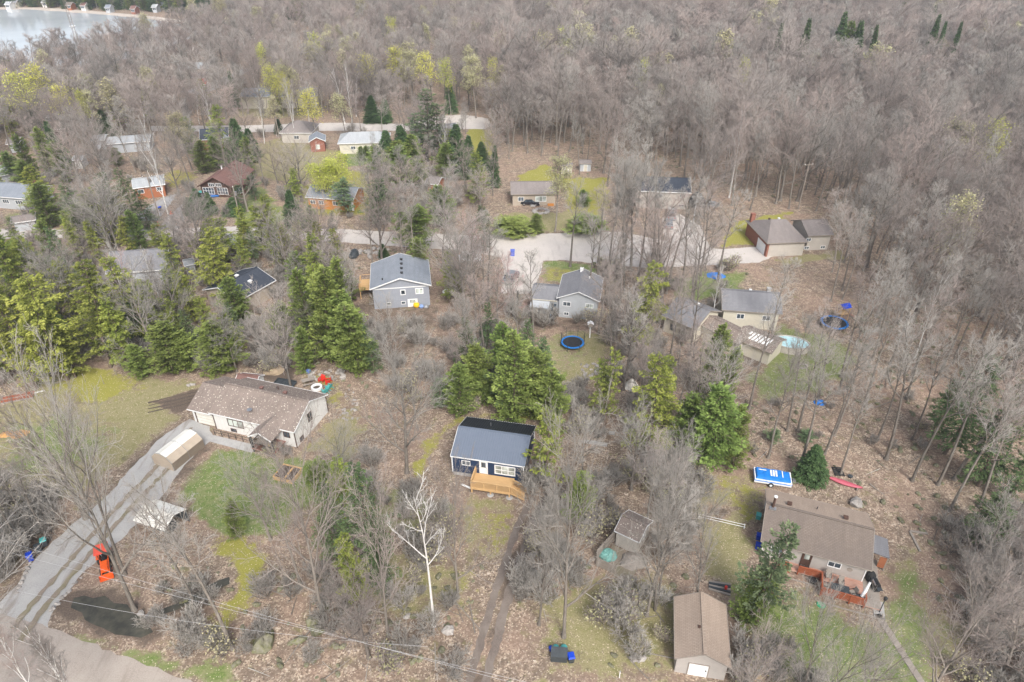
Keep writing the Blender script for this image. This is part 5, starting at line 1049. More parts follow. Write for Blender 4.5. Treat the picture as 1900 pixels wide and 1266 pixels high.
part(t_, 'cart', MB().box(-.55, .55, -.28, .28, .1, .8), 'black'); part(t_, 'lid', MB().tube((-.4, 0, .86), (.4, 0, .86), .26, n=12), 'black'); part(t_, 'lid_front', MB().box(-.35, .35, -.3, -.24, .82, 1.02), 'gal')
for x in (-.75, .75): part(t_, 'side_shelf', MB().box(x - .2, x + .2, -.25, .25, .78, .82), 'dgrey')
t_ = thing('covered_smoker', 'second grill under a black cover behind the barbecue', 'grill', Lc(TB.il + .8, -iw + .5), A0); part(t_, 'cover', MB().lathe([(.42, 0), (.5, .5), (.46, .8), (.3, 1.05), (.08, 1.12)], 12), 'blackrub')
t_ = thing('lamp_post', 'dark lantern post at the right corner of the red deck', 'lamp', TB.loc(TB.il + 1.6, -iw - 3.1), 0); part(t_, 'pole', MB().tube((0, 0, 0), (0, 0, 2.0), .05), 'dgrey'); part(t_, 'lantern', MB().lathe([(.08, 2.0), (.17, 2.08), (.19, 2.35), (.03, 2.5)], 8), 'black')
single('deck_paving', 'worn grey boards and paving at the right end of the red deck', 'paving', MB().box(-.5, .5, -1.1, 1.1, 0, .08), 'concrete', TB.loc(TB.il + 1.6, -iw - 2.8), A0)
single('black_tub', 'black tub in the bed below the left part of the red railing', 'tub', MB().lathe([(.3, 0), (.4, .5), (.3, .55)], 12), 'black', TB.loc(.3, -iw - 1.65))
for k, (u, v_, mt_) in enumerate(((-TB.il - .35, -2.6, 'blue'), (-TB.il - .35, -1.2, 'blue'), (-TB.il - .6, 1.9, 'teal'))):
    single('side_tub', ['blue tub by the left wall of the greige bungalow, nearest the front', 'blue tub by the left wall of the greige bungalow, second from the front', 'teal covered hose reel behind the left corner of the greige bungalow'][k], 'tub', MB().box(-.25, .25, -.3, .3, 0, .55).box(-.28, .28, -.33, .33, .55, .62), mt_, TB.loc(u, v_), A0)
# trampolines, birdhouse, pool, playthings
def trampoline(label, loc, r_, net=True):
    t_ = thing('trampoline', label, 'trampoline', loc, 0, 'round blue trampolines'); n = 24
    v = [(rr * math.cos(k * 6.283 / n), rr * math.sin(k * 6.283 / n), z) for rr, z in ((r_ * .84, .82), (r_ * .84, .87), (r_, .87), (r_, .78)) for k in range(n)]
    f = [(a * n + k, a * n + (k + 1) % n, ((a + 1) % 4) * n + (k + 1) % n, ((a + 1) % 4) * n + k) for a in range(4) for k in range(n)]
    part(t_, 'padding', MB().add(v, f), M('bright_blue_pad', (.03, .22, .62), (.02, .17, .5))); part(t_, 'mat', MB().lathe([(r_ * .84, .8), (r_ * .84, .83)], n), 'black')
    for k in range(6): a = k * 6.283 / 6; part(t_, 'leg', MB().tube((r_ * math.cos(a), r_ * math.sin(a), 0), (r_ * math.cos(a), r_ * math.sin(a), 2.6 if net else .8), .035), 'dgrey')
    if net:
        m = MB(); 
        for k in range(48): a = k * 6.283 / 48; m.tube((r_ * .97 * math.cos(a), r_ * .97 * math.sin(a), .87), (r_ * .97 * math.cos(a), r_ * .97 * math.sin(a), 2.4), .006, n=3, cap=False)
        for z in (1.3, 1.85, 2.4):
            for k in range(24): a, b_ = k * 6.283 / 24, (k + 1) * 6.283 / 24; m.tube((r_ * .97 * math.cos(a), r_ * .97 * math.sin(a), z), (r_ * .97 * math.cos(b_), r_ * .97 * math.sin(b_), z), .012, n=3, cap=False)
        part(t_, 'netting', m, 'black', kind='stuff')
trampoline('round blue trampoline on the grass in front of the light grey split-level house', G(1062, 643), 1.85); trampoline('round blue trampoline right of the pool under the bare trees', G(1546, 606), 2.2); LAND['the trampoline behind the pool'] = tuple(G(1546, 606).xy); LAND['the trampoline on the grass'] = tuple(G(1062, 643).xy)
EXCL += [(*G(1062, 643).xy, 2.2, 2.2, 0), (*G(1546, 606).xy, 2.5, 2.5, 0), (*G(1465, 640).xy, 3.2, 2.2, 0)]
t_ = thing('birdhouse', 'large white roofed birdhouse on a tall white post', 'birdhouse', G(1094, 627)); part(t_, 'post', MB().box(-.09, .09, -.09, .09, 0, 2.2), 'white'); part(t_, 'body', MB().box(-.35, .35, -.3, .3, 2.2, 2.75), 'greywood')
for sg in (-1, 1): m = MB(); m.slab([(sg * .5, -.42, 2.72), (0, -.42, 3.05), (0, .42, 3.05), (sg * .5, .42, 2.72)], .05); part(t_, 'roof', m, 'white')
n = 26; v = [(2.9 * rr * math.cos(k * 6.283 / n), 1.9 * rr * math.sin(k * 6.283 / n), z) for rr, z in ((1, 0), (1, 1.15), (1.04, 1.2), (.95, 1.2), (.93, 1.05)) for k in range(n)]
t_ = thing('swimming_pool', 'oval above-ground pool with pale blue cover', 'pool', G(1464, 646), R(-15)); part(t_, 'wall', MB().add(v, [(a * n + k, a * n + (k + 1) % n, (a + 1) * n + (k + 1) % n, (a + 1) * n + k) for a in range(4) for k in range(n)]), 'sd_beige')
part(t_, 'cover', MB().add([(2.8 * math.cos(k * 6.283 / n), 1.83 * math.sin(k * 6.283 / n), 1.08) for k in range(n)], [tuple(range(n))]), M('pale_blue_pool_cover', (.35, .62, .66), (.55, .72, .74), 1.2, .4)); LAND['the oval pool'] = tuple(G(1464, 646).xy)
heap('crumpled_blue_tarp', 'crumpled blue tarp alone on the leaf litter', 'tarp', G(1521, 748), .85, .3, 'bluetarp', 21); heap('blue_tarp_patch', 'blue and teal tarp spread on the lawn behind the cream house', 'tarp', G(1328, 512), 1.7, .25, 'bluetarp', 22)
t_ = thing('wood_playset', 'wooden climbing frame with blue and red canopy above the trampoline', 'playset', G(1560, 592), R(20))
for x in (-.8, .8):
    for y in (-.6, .6): part(t_, 'post', MB().box(x - .05, x + .05, y - .05, y + .05, 0, 2.6), 'newwood')
part(t_, 'platform', MB().box(-.85, .85, -.65, .65, 1.2, 1.28), 'newwood'); m = MB(); m.slab([(-.9, -.75, 2.5), (.9, -.75, 2.5), (.9, 0, 3.0), (-.9, 0, 3.0)], .04); m.slab([(-.9, .75, 2.5), (.9, .75, 2.5), (.9, 0, 3.0), (-.9, 0, 3.0)], .04); part(t_, 'roof', m, 'blue'); part(t_, 'slide', MB().beam((.9, 0, 1.2), (2.6, 0, .1), .5, .05), 'red')
heap('toy_heap', 'heap of blue and orange toys by the wall behind the patched shed', 'toys', G(1384, 578), .9, .6, 'bluetarp', 23); heap('orange_sand_patch', 'small heap of orange straw at the left edge of the big lawn', 'straw', G(12, 806), .9, .12, M('orange_straw', (.55, .3, .1), (.45, .25, .1)), 24); heap('orange_sand_strip', 'strip of orange straw right of the other straw heap', 'straw', G(36, 806), 1.2, .1, bpy.data.materials['orange_straw'], 25)
# mid-distance vehicles
def car(name, label, cat, loc, rz, mat, L=4.5, Wd=1.85, cab=(-1.5, 1.0), hb=.95, hc=1.5, bed=False):
    t_ = thing(name, label, cat, loc, rz); hl = L / 2; hw = Wd / 2
    def sec(m, x0, x1, z0, z1, w0, w1, dx0=0, dx1=0): return m.add([(x0, -w0, z0), (x1, -w0, z0), (x1, w0, z0), (x0, w0, z0), (x0 + dx0, -w1, z1), (x1 - dx1, -w1, z1), (x1 - dx1, w1, z1), (x0 + dx0, w1, z1)], [(3, 2, 1, 0), (4, 5, 6, 7), (0, 1, 5, 4), (1, 2, 6, 5), (2, 3, 7, 6), (3, 0, 4, 7)])
    m = MB(); sec(m, -hl, hl, .35, hb, hw, hw * .94, .05, .12)
    part(t_, 'body', m, mat); part(t_, 'window', sec(MB(), cab[0], cab[1], hb, hc - .04, hw * .93, hw * .8, .5, .6), 'glass'); part(t_, 'roof', sec(MB(), cab[0] + .45, cab[1] - .55, hc - .06, hc, hw * .82, hw * .78, .05, .05), mat)
    for x in (-hl * .62, hl * .62):
        for y in (-hw + .08, hw - .08):
            w_ = part(t_, 'wheel', MB().tube((x, y - .11, .34), (x, y + .11, .34), .34, n=14), 'blackrub'); part(w_, 'rim', MB().tube((x, y - .12, .34), (x, y + .12, .34), .19, n=10), 'gal')
    for y in (-hw * .7, hw * .7): part(t_, 'headlight', MB().box(hl - .1, hl + .02, y - .15, y + .15, .65, .8), 'white'); part(t_, 'tail_light', MB().box(-hl - .01, -hl + .1, y - .12, y + .12, .7, .85), 'red')
    if bed: part(t_, 'cargo_bed', MB().box(-hl + .15, cab[0] - .1, -hw * .8, hw * .8, hb - .02, hb + .015), 'black')
    EXCL.append((*loc.xy, 2.5, 2.5, 0))
MT['silver'] = M('silver_car_paint', (.5, .51, .52), (.42, .43, .44), 1, .3, metal=.4); MT['carblack'] = M('black_car_paint', (.02, .02, .025), (.03, .03, .035), 1, .25)
MT['carwhite'] = M('white_car_paint', (.7, .7, .7), (.62, .62, .62), 1, .3); MT['cargrey'] = M('grey_car_paint', (.2, .21, .22), (.16, .17, .18), 1, .3)
car('silver_pickup', 'silver pickup truck parked facing the dark roofed house', 'pickup truck', G(1246, 402), R(78), 'silver', 5.6, 1.95, (-.6, 1.5), 1.05, 1.8, True)
car('grey_car', 'grey car parked behind the silver pickup', 'car', G(1240, 420), R(80), 'cargrey'); car('black_car', 'black car left of the fire pit by the beige bungalow', 'car', G(984, 380), R(-8), 'carblack', 4.4)
car('dark_car', 'dark blue car standing beside the half-round shelter', 'car', G(1315, 384), R(10), 'cargrey', 4.3); car('black_suv', 'black car parked beneath the glazed gable of the chalet', 'car', G(368, 372), R(80), 'carblack', 4.6, 1.9, (-1.8, 1.2), 1.0, 1.7)
car('white_van', 'white car glimpsed through reddish twigs beside the road', 'car', G(872, 484), R(5), 'carwhite', 4.6, 1.9, (-1.9, 1.3), 1.0, 1.75); car('parked_grey_suv', 'grey vehicle behind the twigs near the road edge', 'car', G(948, 520), R(70), 'cargrey', 4.6, 1.9, (-1.8, 1.2), 1.0, 1.7)
car('far_dark_car', 'dark car on the far sandy driveway', 'car', G(219, 167), R(10), 'carblack'); wheelie_bin('dark blue wheeled bin at the foot of the orange house driveway', G(298, 392), 0, 'dgrey', 'blue')
t_ = thing('round_satellite_dish', 'round white satellite dish right of the blue-grey house', 'dish', G(832, 553)); part(t_, 'dish', MB().lathe([(.05, .9), (.6, 1.0), (1.0, 1.25), (1.02, 1.3)], 18), 'white'); part(t_, 'post', MB().tube((0, 0, 0), (0, 0, .95), .08), 'gal')
single('yellow_toy', 'round yellow water slide toy by the white basement door', 'toy', MB().lathe([(.3, 0), (.55, .25), (.5, .7), (.1, .85)], 14), M('yellow_plastic', (.8, .5, .02), (.75, .42, .02)), G(773, 570), smooth=True); single('blue_toy_car', 'pale blue plastic toy right of the yellow one', 'toy', MB().lathe([(.3, 0), (.45, .3), (.2, .6)], 10), M('pale_blue_toy', (.25, .35, .6), (.2, .3, .55)), G(782, 571)); single('grey_toy', 'grey-blue tricycle heap at the right end of the toys', 'toy', MB().lathe([(.4, 0), (.5, .25), (.2, .5)], 9), 'gal', G(791, 571))
single('canoe_rack_tarp', 'grey-green covered boat left of the blue-grey house', 'boat', MB().lathe([(1.0, 0), (1.0, .4), (.6, 1.0), (.1, 1.3)], 8), 'dgrey', G(657, 474)).scale = (1, 1.8, 1)
single('blue_bin', 'lone blue bin at the edge of the village road', 'bin', MB().box(-.4, .4, -.4, .4, 0, 1.1).box(-.45, .45, -.45, .45, 1.1, 1.2), M('pale_blue_bin', (.12, .16, .5), (.1, .14, .45)), G(951, 474))
single('blue_cooler', 'small pale blue tub under the awning of the light grey house', 'tub', MB().box(-.35, .35, -.3, .3, 0, .5), M('pale_blue_tub', (.2, .4, .65), (.18, .35, .6)), G(1021, 590)); single('red_toy', 'small red toy beside the basement window of the light grey house', 'toy', MB().lathe([(.2, 0), (.25, .3), (.1, .4)], 10), 'red', G(1101, 594))
single('white_tarp', 'white tarp draped over a heap under the yellow-green hemlock', 'tarp', MB().lathe([(1.2, 0), (.9, .5), (.3, 1.3), (.05, 1.5)], 7), 'canvas', G(1171, 718)); single('red_gas_can', 'small red can on the leaves left of the white tarp', 'can', MB().box(-.3, .3, -.2, .2, 0, .5), 'red', G(1080, 742))
for k, (x, y, l_) in enumerate(((1095, 822, 2.0), (1118, 826, 1.2), (1135, 805, .8))): single('pale_slab', ['long pale slab lying in the brush right of the navy cottage', 'middle pale slab in the brush right of the navy cottage', 'small pale block uppermost in the brush right of the navy cottage'][k], 'slab', MB().box(-l_ / 2, l_ / 2, -.25, .25, 0, .25), 'concrete', G(x, y), R(-12))
def cone(label, px_, py_): t_ = thing('traffic_cone', label, 'traffic cone', G(px_, py_), 0, 'orange traffic cones on the chalet driveway'); part(t_, 'base', MB().box(-.35, .35, -.35, .35, 0, .06), 'orange'); part(t_, 'cone', MB().tube((0, 0, .06), (0, 0, 1.0), .25, .05, 10), 'orange')
cone('orange traffic cone at the left mouth of the chalet driveway', 294, 419); cone('orange traffic cone at the right mouth of the chalet driveway', 330, 416); cone('orange traffic cone halfway up the edge of the chalet driveway', 318, 397)
single('red_barrel', 'red barrel beside the chalet wing wall', 'barrel', MB().lathe([(.4, 0), (.45, .5), (.4, 1.0)], 12), 'red', G(443, 357)); single('blue_canoe', 'blue canoe on racks below the chalet windows', 'canoe', MB().lathe([(.1, 0), (.5, .2), (.55, .5)], 10), 'bluetarp', G(395, 366)).scale = (3, 1, 1)
single('green_garden_tank', 'green tank below the left window of the chalet', 'tank', MB().lathe([(.7, 0), (.75, .9), (.3, 1.1)], 12), 'teal', G(375, 362))
# utility poles, wires, mast
def pole(label, loc, hgt, arm=True, lamp=False, lean=0.0, mat='polew', group='utility poles'):
    t_ = thing('utility_pole', label, 'utility pole', loc, rng.uniform(0, 1), group); t_.rotation_euler.x = lean
    part(t_, 'pole', MB().tube((0, 0, 0), (0, 0, hgt), .16, .11, 8), mat)
    if arm: part(t_, 'crossarm', MB().box(-1.1, 1.1, -.06, .06, hgt - .7, hgt - .58), mat)
    for x in (-.9, 0, .9) if arm else (0,): part(t_, 'insulator', MB().lathe([(.05, hgt - .58 if arm else hgt), (.07, hgt - .45 if arm else hgt + .12), (.03, hgt - .4 if arm else hgt + .2)], 8, (x, 0)), 'white')
    if lamp: part(t_, 'transformer', MB().tube((.3, 0, hgt - 1.9), (.3, 0, hgt - 1.0), .22, n=10), 'gal')
pole('pale utility pole standing in the leaf-strewn forest above the brick fronted house', G(1481, 388), 11); pole('utility pole with transformer behind the silver pickup', G(1282, 440), 9.5, lamp=True, mat='wire'); pole('utility pole beside the driveway of the orange sided house', G(297, 408), 10.5, lamp=True)
pole('utility pole in front of the chalet', G(447, 412), 8, False, True); pole('far utility pole near the sandy driveway', G(350, 196), 15, mat='wire'); pole('far utility pole with white insulators among the bare trees', G(474, 125), 15, True, True, mat='wire')
pole('utility pole on the back road left of the spruce', G(518, 255), 8.5)
t_ = thing('fence_stub', 'short split stump post at the bottom left of the dirt track', 'post', G(812, 1262)); part(t_, 'post', MB().beam((0, 0, 0), (.0, 0, .9), .14, .14), 'greywood'); part(t_, 'brace', MB().beam((-.2, 0, 0), (.08, 0, .8), .1, .06).beam((.25, 0, 0), (.0, 0, .7), .1, .06), 'greywood')
t_ = thing('guy_wire_post', 'thin white marker post at the bottom right of the garbage box', 'post', G(1149, 1258)); part(t_, 'pole', MB().tube((0, 0, 0), (0, 0, 1.0), .04), 'white'); part(t_, 'cap', MB().tube((0, 0, 1.0), (0, 0, 1.1), .06), 'gal')
PA = G(-260, 930, 8.6); PB = G(1180, 1330, 8.6)
for lab, P_ in (('roadside utility pole carrying the foreground wires past the left edge', PA), ('roadside utility pole carrying the foreground wires past the bottom edge', PB)): pole(lab, Vector((P_.x, P_.y, 0)), 9.2, group='roadside poles')
for k, (a, b_, lab) in enumerate((((0, 1003, 8.6), (620, 1173, 8.0), 'uppermost aluminium power wire crossing the lower left'), ((0, 1022, 8.0), (640, 1180, 7.4), 'middle aluminium power wire crossing the lower left'), ((120, 1118, 5.0), (560, 1178, 5.0), 'lowest thin service wire crossing above the pond'))):
    p0, p1 = G(*a), G(*b_); d_ = p1 - p0; q0, q1 = (p0 - d_ * .45, p1 + d_ * 1.3) if k < 2 else (p0 - d_ * .2, p1 + d_ * .5); m = MB(); n = 24
    pts = [q0.lerp(q1, i / n) + Vector((0, 0, 1.2 * ((i / n - .5) ** 2 * 4) - .4)) for i in range(n + 1)]
    for i in range(n): m.tube(pts[i], pts[i + 1], .011, n=4, cap=False)
    single('power_wire', lab, 'wire', m, 'wire', group='power wires over the lower left')
t_ = thing('lattice_mast', 'slim steel lattice mast rising in front of the lake', 'mast', G(168, 150), 0); Hm = 40
for sx, sy in ((-1, -1), (1, -1), (0, 1)): part(t_, 'leg', MB().tube((sx * .7, sy * .6, 0), (sx * .35, sy * .3, Hm), .09, .06, 5), 'polew')
m = MB()
for k in range(26):
    z0, z1 = k * Hm / 26, (k + 1) * Hm / 26; s0, s1 = 1 - .5 * z0 / Hm, 1 - .5 * z1 / Hm; c3 = [(-.7, -.6), (.7, -.6), (0, .6)]
    for j in range(3): a, b_ = c3[j], c3[(j + 1) % 3]; m.tube((a[0] * s0, a[1] * s0, z0), (b_[0] * s1, b_[1] * s1, z1), .04, n=3, cap=False)
part(t_, 'bracing', m, 'polew', kind='stuff')
single('round_far_dish', 'round white dish on a pole above the far woods', 'dish', MB().lathe([(.1, 14.2), (1.1, 14.6), (1.2, 14.9)], 14).tube((0, 0, 0), (0, 0, 14.3), .12), 'white', G(157, 118))
# low green bushes by the road
for lab, px_, py_, w_, hh in (('wide bright green bush beside the village road in front of the beige bungalow', 998, 428, 4.6, 3.0), ('smaller green bush left of the wide one by the village road', 955, 428, 2.8, 2.2), ('green bush right of the wide one, under the grey tree', 1084, 424, 3.2, 2.2)):
    pass

# ---------------------------------------------------------------- tree meshes
def prisms(segs, sides):
    """segs rows: p0(3) p1(3) r0 r1 -> vertex array and quad array of open prisms"""
    A = np.asarray(segs, float); p0, p1, r0, r1 = A[:, :3], A[:, 3:6], A[:, 6], A[:, 7]
    d = p1 - p0; d /= np.linalg.norm(d, axis=1)[:, None] + 1e-9
    ref = np.where(np.abs(d[:, 2:3]) > .9, np.array([[1., 0, 0]]), np.array([[0, 0, 1.]]))
    a = np.cross(d, ref); a /= np.linalg.norm(a, axis=1)[:, None]; b_ = np.cross(d, a)
    th = np.arange(sides) * 2 * math.pi / sides
    ring = a[:, None] * np.cos(th)[None, :, None] + b_[:, None] * np.sin(th)[None, :, None]
    v = np.concatenate([p0[:, None] + ring * r0[:, None, None], p1[:, None] + ring * r1[:, None, None]], 1)
    k = np.arange(sides); q = np.stack([k, (k + 1) % sides, (k + 1) % sides + sides, k + sides], -1)
    f = q[None] + (np.arange(len(A)) * 2 * sides)[:, None, None]
    return v.reshape(-1, 3), f.reshape(-1, 4)
def npmesh(name, chunks, tone=None):
    """chunks: list of (verts, quads, material)"""
    me = bpy.data.meshes.new(name); V = []; F = []; MI = []; o = 0; mats = []
    for v, f, mt in chunks:
        V.append(v); F.append(f + o); o += len(v)
        if mt not in mats: mats.append(mt)
        MI.append(np.full(len(f), mats.index(mt)))
    V = np.concatenate(V); F = np.concatenate(F); MI = np.concatenate(MI)
    me.vertices.add(len(V)); me.vertices.foreach_set('co', V.reshape(-1).astype('f'))
    me.loops.add(F.size); me.loops.foreach_set('vertex_index', F.reshape(-1).astype('i'))
    me.polygons.add(len(F)); me.polygons.foreach_set('loop_start', np.arange(0, F.size, 4, dtype='i'))
    me.polygons.foreach_set('material_index', MI.astype('i'))
    for mt in mats: me.materials.append(MT[mt])
    if tone is not None:
        a = me.attributes.new('tone', 'FLOAT', 'POINT'); tt = np.zeros(len(V)); tt[-len(tone):] = tone; a.data.foreach_set('value', tt.astype('f'))
    me.update(); return me
def rot_about(d, ax, ang): return Matrix.Rotation(ang, 3, ax) @ d
def grow(q, p, d, L, r0, lv, P, out, ends):
    """one axis of a tree with its side axes; out[level] collects segments"""
    n = P['n'][lv]; pts = [p.copy()]; rr = [r0]; d = d.normalized()
    for i in range(n):
        d = (d + Vector((q.gauss(0, 1), q.gauss(0, 1), q.gauss(0, 1))) * P['wob'][lv] + Vector((0, 0, P['up'][lv]))).normalized()
        pts.append(pts[-1] + d * (L / n)); rr.append(max(r0 * (1 - (i + 1) / n * P['tap'][lv]), P['rn'][lv] * (.7 if i == n - 1 else 1)))
        out[lv].append((*pts[-2], *pts[-1], rr[-2], rr[-1]))
    if lv + 1 >= P['lv']: ends.append((pts[-1], d)); return
    k = P['k'][lv]; t0 = P['t0'][lv]; az = q.uniform(0, 6.28)
    for j in range(k):
        t = t0 + (1 - t0) * (j + q.uniform(.1, .9)) / k; x = t * n; i = min(int(x), n - 1)
        pp = pts[i].lerp(pts[i + 1], x - i); dd = (pts[i + 1] - pts[i]).normalized(); az += 2.4 + q.uniform(-.5, .5)
        ang = P['ang'][lv] * q.uniform(.7, 1.3) * (1 - .35 * t * (lv == 0))
        nd = rot_about(rot_about(dd, dd.orthogonal(), ang), dd, az)
        Lc = L * P['len'][lv] * q.uniform(.75, 1.2) * (P['prof'](t) if lv == 0 else (1.15 - .55 * t))
        rc = max(min((rr[i] * (1 - x + i) + rr[i + 1] * (x - i)) * .72, P['rm'][lv]), P['rn'][lv + 1])
        grow(q, pp, nd, Lc, rc, lv + 1, P, out, ends)
def params(kind, H):
    s = H / 17.0
    base = dict(lv=5, n=[8, 6, 4, 3, 2], wob=[.035, .09, .13, .17, .2], up=[.03, .10, .08, .07, .05], tap=[.88, .86, .85, .8, .7],
                k=[9, 7, 6, 5], t0=[.45, .22, .18, .15], ang=[.75, .65, .65, .65], len=[.36, .5, .5, .5], rm=[.10 * s, .038, .018, .011], rn=[0, .03, .018, .011, .0075], prof=lambda t: 1.25 - .65 * t, r=.011)
    if kind == 'forest': base.update(t0=[.42, .25, .15, .15], ang=[.95, .7, .7, .7], len=[.27, .5, .52, .55], k=[12, 7, 6, 4], up=[.0, .07, .05, .04, .03])
    if kind == 'maple': base.update(t0=[.2, .15, .15, .15], ang=[.95, .6, .6, .6], len=[.56, .52, .48, .5], k=[12, 9, 7, 4], prof=lambda t: 1.1 - .45 * t, r=.018, up=[.0, .055, .05, .04, .03], rm=[.15 * s, .05, .018, .009])
    if kind == 'tall': base.update(t0=[.5, .25, .2, .2], ang=[.85, .7, .65, .65], len=[.25, .5, .52, .55], k=[11, 8, 6, 5], up=[.0, .10, .06, .04, .03])
    if kind == 'birch': base.update(t0=[.35, .25, .2, .2], ang=[.5, .55, .6, .6], len=[.24, .5, .5, .5], k=[14, 7, 6, 4], r=.0075, up=[.02, .12, .02, -.03, -.05], rm=[.04, .02, .012, .008])
    if kind == 'snag': base.update(lv=4, t0=[.5, .25, .3, .2], prof=lambda t: 1.35 - t, ang=[1.1, .6, .7, .6], len=[.34, .4, .4, .5], k=[9, 6, 4, 3], r=.0105, up=[.0, .09, .1, .07, .05], wob=[.03, .1, .16, .2, .2], rm=[.075, .038, .02, .012], rn=[0, .03, .018, .012, .01])
    if kind == 'shrub': base.update(lv=4, t0=[.1, .2, .2, .2], ang=[.5, .6, .6, .6], len=[.75, .55, .5, .5], k=[7, 6, 5, 3], r=.008, n=[4, 4, 3, 2, 2], rm=[.02, .013, .009, .009])
    return base
def bare_meshes(kind, H, seed, bark, twig, leaves=None, stems=1, joined=False, simple=False):
    q = random.Random(seed); P = params(kind, H); out = [[] for _ in range(5)]; ends = []
    if simple: P['lv'] = 4; P['k'] = [P['k'][0], P['k'][1], 8, 0]; P['rm'] = [.09, .05, .035, .03]; P['rn'] = [0, .05, .032, .024, .02]; P['len'][2] = .75
    for s_ in range(stems):
        d = Vector((0, 0, 1)) if stems == 1 else Vector((math.cos(s_ * 6.28 / stems + q.random()) * .38, math.sin(s_ * 6.28 / stems + q.random()) * .38, 1))
        grow(q, Vector((d.x * .3, d.y * .3, -.15)) if stems > 1 else Vector((0, 0, -.15)), d, H * (.93 if stems == 1 else q.uniform(.7, 1)), H * P['r'] * (1 if stems == 1 else .8), 0, P, out, ends)
        if stems == 1: out[0].insert(0, (0, 0, -.2, 0, 0, .5, H * P['r'] * 1.7, H * P['r'] * 1.0))
    thick = [prisms(out[0], 8)] + ([prisms(out[1], 5)] if out[1] else [])
    tv = np.concatenate([a for a, _ in thick]); o = 0; tf = []
    for a, f in thick: tf.append(f + o); o += len(a)
    tf = np.concatenate(tf)
    thin = [x for l in out[2:] for x in l]; cv, cf = prisms(thin, 3)
    # the trunk root flare hides nothing: twigs start at the second order of branching
    ch = [(cv, cf, twig)]; tone = None
    if leaves:
        E_ = np.array([tuple(e) for e, _ in ends]); n_ = leaves[1]
        idx = q_rng(seed).integers(0, len(E_), n_); pos = E_[idx] + q_rng(seed + 1).normal(0, leaves[3] if len(leaves) > 3 else .28, (n_, 3))
        lv, lf = sprays(pos, q_rng(seed + 2).normal(0, 1, (n_, 3)), leaves[2], leaves[2] * .55, seed); ch.append((lv, lf, leaves[0]))
        tone = np.repeat(q_rng(seed + 3).random(n_), 4)
    if joined: return npmesh('bare_tree', [(tv, tf, bark)] + ch, tone)
    return npmesh('trunk', [(tv, tf, bark)]), npmesh('crown', ch, tone)
def q_rng(s): return np.random.default_rng(s)
def sprays(pos, dirs, L, Wd, seed):
    """small leaf-shaped quads: base, side, tip, side"""
    r = q_rng(seed + 77); n = len(pos); d = dirs / (np.linalg.norm(dirs, axis=1)[:, None] + 1e-9)
    up = r.normal(0, .45, (n, 3)) + np.array([0, 0, 1.0]); s_ = np.cross(d, up); s_ /= np.linalg.norm(s_, axis=1)[:, None] + 1e-9
    L = np.broadcast_to(L, (n,)) * r.uniform(.7, 1.35, n); w_ = np.broadcast_to(Wd, (n,)) * r.uniform(.7, 1.3, n)
    dr = np.array([0, 0, -1.0]) * L[:, None] * .18
    v = np.stack([pos, pos + d * L[:, None] * .55 + s_ * w_[:, None], pos + d * L[:, None] + dr, pos + d * L[:, None] * .5 - s_ * w_[:, None]], 1)
    return v.reshape(-1, 3), np.arange(n * 4).reshape(-1, 4)
